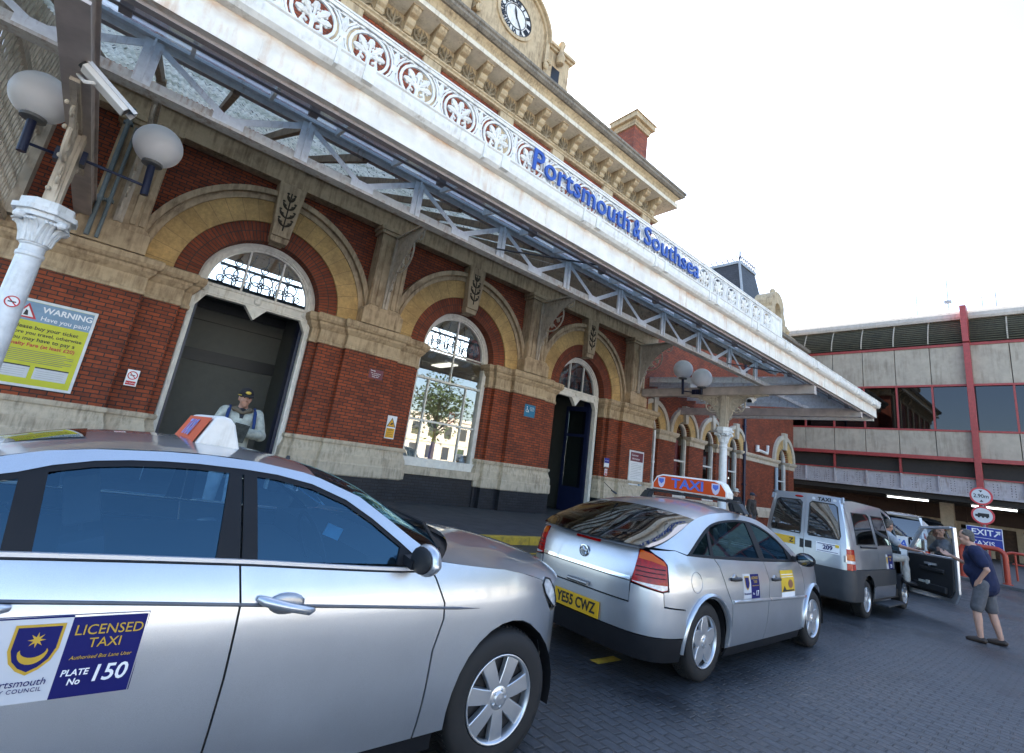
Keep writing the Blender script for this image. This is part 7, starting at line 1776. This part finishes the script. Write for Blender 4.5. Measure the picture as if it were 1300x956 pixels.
def nosmoke(o, poly_, cx, cz, r, y, parent):
    q = MB(); q.ring(cx, cz, r*.80, r, y-.004, y-.001, 0, 2*PI, n=24); q.beam((cx-r*.6, y-.004, cz+r*.6), (cx+r*.6, y-.004, cz-r*.6), r*.16, .002, up=(0, 1, 0)) if False else q.add([(cx-r*.66, y-.0045, cz+r*.54), (cx-r*.54, y-.0045, cz+r*.66), (cx+r*.66, y-.0045, cz-r*.54), (cx+r*.54, y-.0045, cz-r*.66)], [(0, 1, 2, 3)])
    q.build('prohibition_ring', M_SRED, parent, fixn=False)
    q = MB(); q.add([(cx-r*.55, y-.003, cz-.06*r), (cx+r*.5, y-.003, cz-.06*r), (cx+r*.5, y-.003, cz+.12*r), (cx-r*.55, y-.003, cz+.12*r)], [(0, 1, 2, 3)]); q.build('cigarette', M_SBLK, parent, fixn=False)
o, rect, poly, txt, yy = board('no_smoking_sign', 'white no smoking sign on the brick between the yellow poster and the doorway', 'sign', .38, .59, 2.20, 2.54, 12.955, 0, M_ALU, M_PWHITE)
nosmoke(o, poly, .485, 2.42, .088, yy, o); rect(.40, .57, 2.22, 2.30, M_SRED, lay=1); txt([('No smoking', .485, 2.26, .034, 0)], M_PWHITE)
# round sticker on the column
t = thing('no_smoking_sticker', 'round no smoking sticker on the white column', 'sticker', (-1.13, 8.90, 2.82))
b = MB(); Mq = Matrix.Translation((-1.12, 8.908, 2.86)) @ Matrix.Rotation(R(90), 4, 'X')
b.lathe([(.075, 0), (.075, .003), (.001, .0032)], 24, M=Mq); b.build('disc', M_PWHITE, t); b = MB(); b.ring(-1.12, 2.86, .062, .076, 8.899, 8.903, 0, 2*PI, n=24); b.add([(-1.17, 8.902, 2.90), (-1.16, 8.902, 2.91), (-1.07, 8.902, 2.82), (-1.08, 8.902, 2.81)], [(0, 1, 2, 3)]); b.build('ring', M_SRED, t, fixn=False); b = MB(); b.box(-1.16, -1.08, 8.899, 8.902, 2.85, 2.865); b.build('cigarette', M_SBLK, t)
o, rect, poly, txt, yy = board('notice_plate', 'small maroon notice plate high on the brick pier left of the window', 'sign', 5.60, 6.02, 3.50, 3.76, 12.95, 0, M_ALU, M_MAROON)
txt([('Warning', 5.70, 3.715, .04, .001), ('Do not obstruct', 5.80, 3.65, .045, 0), ('the doorway', 5.80, 3.60, .045, 0), ('Keep clear', 5.80, 3.55, .045, 0)], M_PWHITE)
o, rect, poly, txt, yy = board('camera_warning_sign', 'white and amber security camera warning sign beside the shop window', 'sign', 6.52, 6.82, 1.92, 2.58, 13.13, 0, M_ALU, M_PWHITE)
poly([(6.53, 2.26), (6.81, 2.26), (6.67, 2.53)], M_SBLK); poly([(6.56, 2.275), (6.78, 2.275), (6.67, 2.49)], M_SAMB, lay=2); poly([(6.62, 2.31), (6.70, 2.33), (6.73, 2.39), (6.65, 2.365)], M_SBLK, lay=3)
rect(6.54, 6.80, 1.95, 2.22, M_SAMB, lay=1); txt([('CCTV', 6.67, 2.17, .06, .001), ('cameras in', 6.67, 2.10, .045, 0), ('operation', 6.67, 2.05, .045, 0), ('24 hours', 6.67, 2.0, .045, 0)], M_SBLK)
o, rect, poly, txt, yy = board('accessible_sign', 'teal wheelchair access sign on the second brick pier', 'sign', 11.62, 12.14, 3.40, 3.84, 12.95, 0, M_ALU, M_TEAL)
q = MB(); cx_, cz_ = 11.74, 3.66
q.ring(cx_, cz_-.04, .045, .06, yy-.004, yy-.002, R(150), R(360), n=16); q.tube([(cx_-.01, yy-.003, cz_+.06), (cx_, yy-.003, cz_-.02), (cx_+.06, yy-.003, cz_-.02), (cx_+.085, yy-.003, cz_-.1)], .010, 5); q.ell((cx_-.012, yy-.003, cz_+.09), .02, .004, .02, 10, 6); q.build('wheelchair_symbol', M_PWHITE, o, fixn=False)
txt([('Accessible', 11.98, 3.75, .045, 0), ('entrance and', 11.98, 3.70, .045, 0), ('assistance', 11.98, 3.65, .045, 0)], M_PWHITE)
o, rect, poly, txt, yy = board('information_sign', 'small blue and white information sign on the third pier', 'sign', 16.60, 16.92, 2.08, 2.46, 13.13, 0, M_ALU, M_PWHITE)
rect(16.60, 16.92, 2.26, 2.46, M_BLUESIGN, lay=1); txt([('Information', 16.76, 2.36, .05, 0)], M_PWHITE); rect(16.62, 16.90, 2.085, 2.105, M_SBLK, lay=1)
o, rect, poly, txt, yy = board('no_smoking_sign', 'tiny white no smoking sign below the blue information sign', 'sign', 16.66, 16.84, 1.76, 2.02, 13.13, 0, M_ALU, M_PWHITE)
nosmoke(o, poly, 16.75, 1.93, .065, yy, o); rect(16.68, 16.82, 1.78, 1.84, M_SRED, lay=1)
o, rect, poly, txt, yy = board('notice_board', 'white notice board with a maroon heading on the pier by the pipe', 'notice board', 18.05, 19.12, 1.40, 2.98, 12.95, .06, M_ALU, M_PWHITE)
rect(18.12, 19.05, 2.52, 2.91, M_MAROON, lay=0); txt([('Customer', 18.45, 2.78, .12, .001), ('information', 18.52, 2.63, .12, .001)], M_PWHITE)
q = MB()
for k in range(10): q.add([(18.18, yy-.002, 2.42-.07*k), (18.95 if k % 4 else 18.7, yy-.002, 2.42-.07*k), (18.95 if k % 4 else 18.7, yy-.002, 2.432-.07*k), (18.18, yy-.002, 2.432-.07*k)], [(0, 1, 2, 3)])
q.build('small_print', MATS['grey print light'], o, fixn=False); rect(18.78, 18.92, 1.52, 1.62, M_TEAL, lay=1)
# ------------------------------------------------------------------ things in the shop window
cx = 8.7
t = thing('display_counter', 'yellow topped display counter seen through the shop window', 'counter', (8.3, 14.4, .25))
b = MB(); b.box(7.45, 8.75, 14.1, 14.6, .25, 1.75); b.build('cabinet', plain('counter white', (.6, .62, .62), .4), t, bevel=.01)
b = MB(); b.box(7.44, 8.76, 14.07, 14.62, 1.98, 2.38); b.build('header', plain('counter yellow', (.85, .60, .02), .4), t, bevel=.01)
b = MB(); b.box(7.46, 7.50, 14.1, 14.14, 1.75, 1.98); b.box(8.70, 8.74, 14.1, 14.14, 1.75, 1.98); b.box(7.45, 8.75, 14.58, 14.6, 1.75, 1.98); b.build('upright', M_ALLOY, t)
b = MB(); b.lathe([(.14, 0), (.14, .006), (.001, .007)], 20, M=Matrix.Translation((8.25, 14.07, 2.18)) @ Matrix.Rotation(R(90), 4, 'X')); b.build('round_badge', M_SRED, t)
for i, (x, z, w_, h_, c_, nm, lb) in enumerate(((8.75, 1.5, .40, .55, (.02, .06, .45), 'crate', 'blue crate standing behind the shop window glass'), (9.25, 1.5, .34, .42, (.05, .04, .10), 'box', 'dark purple box beside the blue crate in the shop window'))):
    b = MB(); b.box(x-w_/2, x+w_/2, 13.9, 14.3, z-.25, z+h_); o = b.build(nm, plain(nm+' colour', c_, .5), None, bevel=.01); tag(o, lb, nm)
for x0, x1, z0, z1, c_, lb in ((8.98, 9.22, 2.62, 3.10, (.65, .03, .03), 'red and white poster hung inside the shop window'), (9.50, 9.82, 1.55, 2.05, (.62, .66, .66), 'pale poster with a green panel at the window foot'), (9.42, 9.52, 2.05, 2.9, (.80, .60, .02), 'narrow yellow strip banner inside the shop window')):
    b = MB(); b.box(x0, x1, 13.72, 13.73, z0, z1); o = b.build('poster', plain('poster tint %.2f' % x0, c_, .5), None); tag(o, lb, 'poster')
    b = MB(); b.box(x0+.03, x1-.03, 13.716, 13.719, lerp(z0, z1, .45), lerp(z0, z1, .8)); q = b.build('printed_panel', plain('print green', (.25, .55, .05), .5) if z0 < 1.6 else M_PWHITE, o); 
t = thing('shelf_unit', 'tall shelf unit of brown and red goods inside the shop', 'shelves', (9.6, 16.2, .25))
for k in range(6):
    b = MB(); b.box(9.0, 10.4, 15.9, 16.5, .3+.45*k, .34+.45*k); b.build('shelf', M_WHITE, t)
    b = MB()
    for j in range(10): b.box(9.05+.13*j, 9.15+.13*j, 15.95, 16.2, .345+.45*k, .55+.45*k+.05*((j*7+k) % 3))
    b.build('packets', plain('packets %d' % (k % 3), ((.35, .06, .03), (.30, .20, .05), (.06, .10, .25))[k % 3], .5), t)
# ------------------------------------------------------------------ traffic signs and barriers at the exit
M_POLEG = plain('grey sign pole', (.20, .205, .21), .5); M_RINGR = plain('roundel red', (.62, .06, .07), .45)
SX = 27.2
def toY(v): return v
t = thing('road_sign', 'sign pole with 2.90m height roundel over a vehicle roundel', 'road sign', (SX+.10, 2.80, zg(SX)))
b = MB(); b.cyl((SX+.10, 2.80, zg(SX)), (SX+.10, 2.80, 3.30), .045, n=10); b.build('pole', M_POLEG, t, smooth=40)
def roundel(zc, r, nm):
    M = Matrix.Translation((SX, 2.80, zc)) @ Matrix.Rotation(R(-90), 4, 'Y')
    b = MB(); b.lathe([(r, -.02), (r, 0), (r*.82, .001), (r*.82, .0015), (.001, .0016)], 32, M=M); o = b.build(nm, M_RINGR, t)
    b = MB(); b.lathe([(r*.82, .0), (r*.82, .004), (.001, .0042)], 32, M=M); b.build('sign_face', M_PGREY, o)
    return o
o = roundel(2.95, .34, 'height_roundel')
b = MB(); b.text('2.90m', .20, lambda u, v, d: (SX-.006-d, 2.80-u*.9, 2.95+v), .002, .003)
b.build('lettering', M_SBLK, o, fixn=False)
for s in (-1, 1): b = MB(); b.add([(SX-.008, 2.80-.06, 2.95+s*.22), (SX-.008, 2.80+.06, 2.95+s*.22), (SX-.008, 2.80, 2.95+s*.14)], [(0, 1, 2)]); b.build('height_arrow', M_SBLK, o, fixn=False)
o = roundel(2.22, .34, 'vehicle_roundel')
b = MB(); b.box(SX-.008, SX-.006, 2.62, 2.94, 2.17, 2.30); b.box(SX-.008, SX-.006, 2.94, 3.02, 2.17, 2.25)
for y in (2.68, 2.80, 2.92): b.lathe([(.035, 0), (.035, .003)], 10, M=Matrix.Translation((SX-.006, y, 2.16)) @ Matrix.Rotation(R(-90), 4, 'Y'))
b.build('lorry_symbol', M_SBLK, o)
t = thing('exit_sign', 'blue EXIT sign with a white arrow on posts by the red barriers', 'sign', (26.6, 2.72, zg(26.6)))
b = MB(); b.box(26.58, 26.62, 2.25, 3.25, .98, 1.78); b.build('panel', M_ALU, t, bevel=.01)
b = MB(); b.box(26.57, 26.579, 2.27, 3.23, 1.39, 1.76); b.box(26.57, 26.579, 2.27, 3.23, 1.0, 1.37); b.build('blue_field', M_BLUESIGN, t)
b = MB(); b.text('EXIT', .30, lambda u, v, d: (26.566-d, 2.80-u, 1.575+v), .002, .005); b.build('lettering', M_PWHITE, t, fixn=False)
b = MB(); b.text('TAXIS', .24, lambda u, v, d: (26.566-d, 2.80-u, 1.18+v), .002, .003); b.build('lettering', M_PWHITE, t, fixn=False)
b = MB(); b.beam((26.565, 2.48, 1.48), (26.565, 2.34, 1.64), .004, .04); b.add([(26.563, 2.30, 1.69), (26.563, 2.44, 1.67), (26.563, 2.32, 1.55)], [(0, 1, 2)]); b.build('arrow', M_PWHITE, t, fixn=False)
for y in (2.35, 3.15):
    b = MB(); b.cyl((26.64, y, zg(26.6)), (26.64, y, 1.7), .03, n=8); b.build('post', M_POLEG, t)
M_BARR = plain('orange red barrier paint', (.42, .055, .03), .4, var=.12)
def barrier(label, x, ya, yb, h, r=.085):
    t = thing('hoop_barrier', label, 'barrier', (x, (ya+yb)/2, zg(x)+.1), group='red hoop barriers by the exit')
    z0 = zg(x)+.02; R_ = .25; sg = 1 if yb > ya else -1
    pts = [(x, ya, z0), (x, ya, z0+h-R_)]+[(x, ya+sg*R_*(1-math.cos(a)), z0+h-R_+R_*math.sin(a)) for a in [PI/2*i/5 for i in range(1, 6)]]
    pts += [(x, yb-sg*R_*(1-math.cos(a)), z0+h-R_+R_*math.sin(a)) for a in [PI/2-PI/2*i/5 for i in range(6)]]+[(x, yb, z0)]
    b = MB(); b.tube(pts, r, 10); b.build('hoop', M_BARR, t, smooth=50)
    b = MB()
    for y in (ya, yb): b.lathe([(r*1.6, z0+.08), (r*1.6, z0+.11), (r*1.05, z0+.12)], 12, c=(x, y, 0))
    b.build('base_flange', M_BARR, t)
barrier('nearest red hoop barrier, beside the blue exit sign', 26.3, 2.22, 3.42, 1.25)
barrier('thin red hoop barrier behind the nearest one', 28.8, 1.7, 2.45, 1.15, .05)
t = thing('guard_rail', 'thin red guard rail running right from the barriers', 'railing', (29.5, 0, zg(29)))
b = MB(); b.cyl((29.5, -8, .95), (29.5, 2.3, .95), .03, n=8); b.cyl((29.5, -8, .5), (29.5, 2.3, .5), .025, n=8); b.build('rail', M_BARR, t, smooth=50)
for k in range(6):
    b = MB(); b.cyl((29.5, 2.2-2*k, zg(29)), (29.5, 2.2-2*k, .97), .035, n=8); b.build('post', M_BARR, t, smooth=50)
# ------------------------------------------------------------------ across the square: unseen terrace added for warm bounced light; trees mirrored in glass
t = thing('added_bounce_terrace', 'unseen cream terrace added across the square to bounce warm light', 'building', (6, -46, 0))
b = MB(); b.box(-50, 70, -54, -46, -1, 7.6); b.box(-50, 70, -46.3, -45.8, 7.6, 8.1); b.build('wall', plain('cream render', (.62, .56, .45), .8), t)
b = MB()
for k in range(2):
    b.box(-49, 69, -45.99, -45.9, 3.4+3.6*k, 3.55+3.6*k)
b.build('string_course', plain('string course', (.5, .45, .36), .8), t)
b = MB()
for i in range(36):
    for k in range(2): b.box(-48+3.3*i, -46.6+3.3*i, -45.97, -45.95, .8+3.6*k, 2.9+3.6*k)
q = b.build('windows', plain('dark panes', (.03, .04, .05), .1), t); q['kind'] = 'stuff'
def tree(label, x, y, h, r, seed):
    rg = random.Random(seed); t = thing('tree', label, 'tree', (x, y, 0))
    b = MB(); b.tube([(x, y, -.3), (x+.1, y, h*.3), (x-.1, y+.1, h*.6)], [.32, .24, .12], 8)
    for k in range(7):
        a = k*.9; b.tube([(x, y, h*(.3+.05*k)), (x+r*.4*math.cos(a), y+r*.4*math.sin(a), h*(.48+.05*k)), (x+r*.75*math.cos(a), y+r*.75*math.sin(a), h*(.58+.05*k))], [.12, .08, .03], 6)
    b.build('trunk', plain('bark', (.09, .07, .05), .9), t)
    b = MB()
    for k in range(2600):
        a = rg.uniform(0, 2*PI); ph = math.acos(rg.uniform(-1, 1)); rr = r*(rg.random()**.4)*(.8+.25*math.sin(a*3+seed)+.2*math.sin(ph*5))
        c = Vector((x+rr*math.sin(ph)*math.cos(a), y+rr*math.sin(ph)*math.sin(a), h*.66+rr*.85*math.cos(ph))); s = rg.uniform(.12, .3)
        u = Vector((rg.uniform(-1, 1), rg.uniform(-1, 1), rg.uniform(-.6, .6))).normalized(); v = u.cross(Vector((rg.uniform(-1, 1), rg.uniform(-1, 1), 1))).normalized()
        b.add([c-u*s, c+v*s*.5, c+u*s, c-v*s*.5], [(0, 1, 2, 3)])
    b.build('crown', plain('tree leaves', (.06, .10, .028), .7, var=.4, vs=1.5), t, fixn=False)
tree('broad green tree across the square, mirrored in the shop window', 20.5, -17, 10.5, 4.2, 3)
tree('second green tree across the square beyond the first', 30, -21, 11, 4.6, 8)
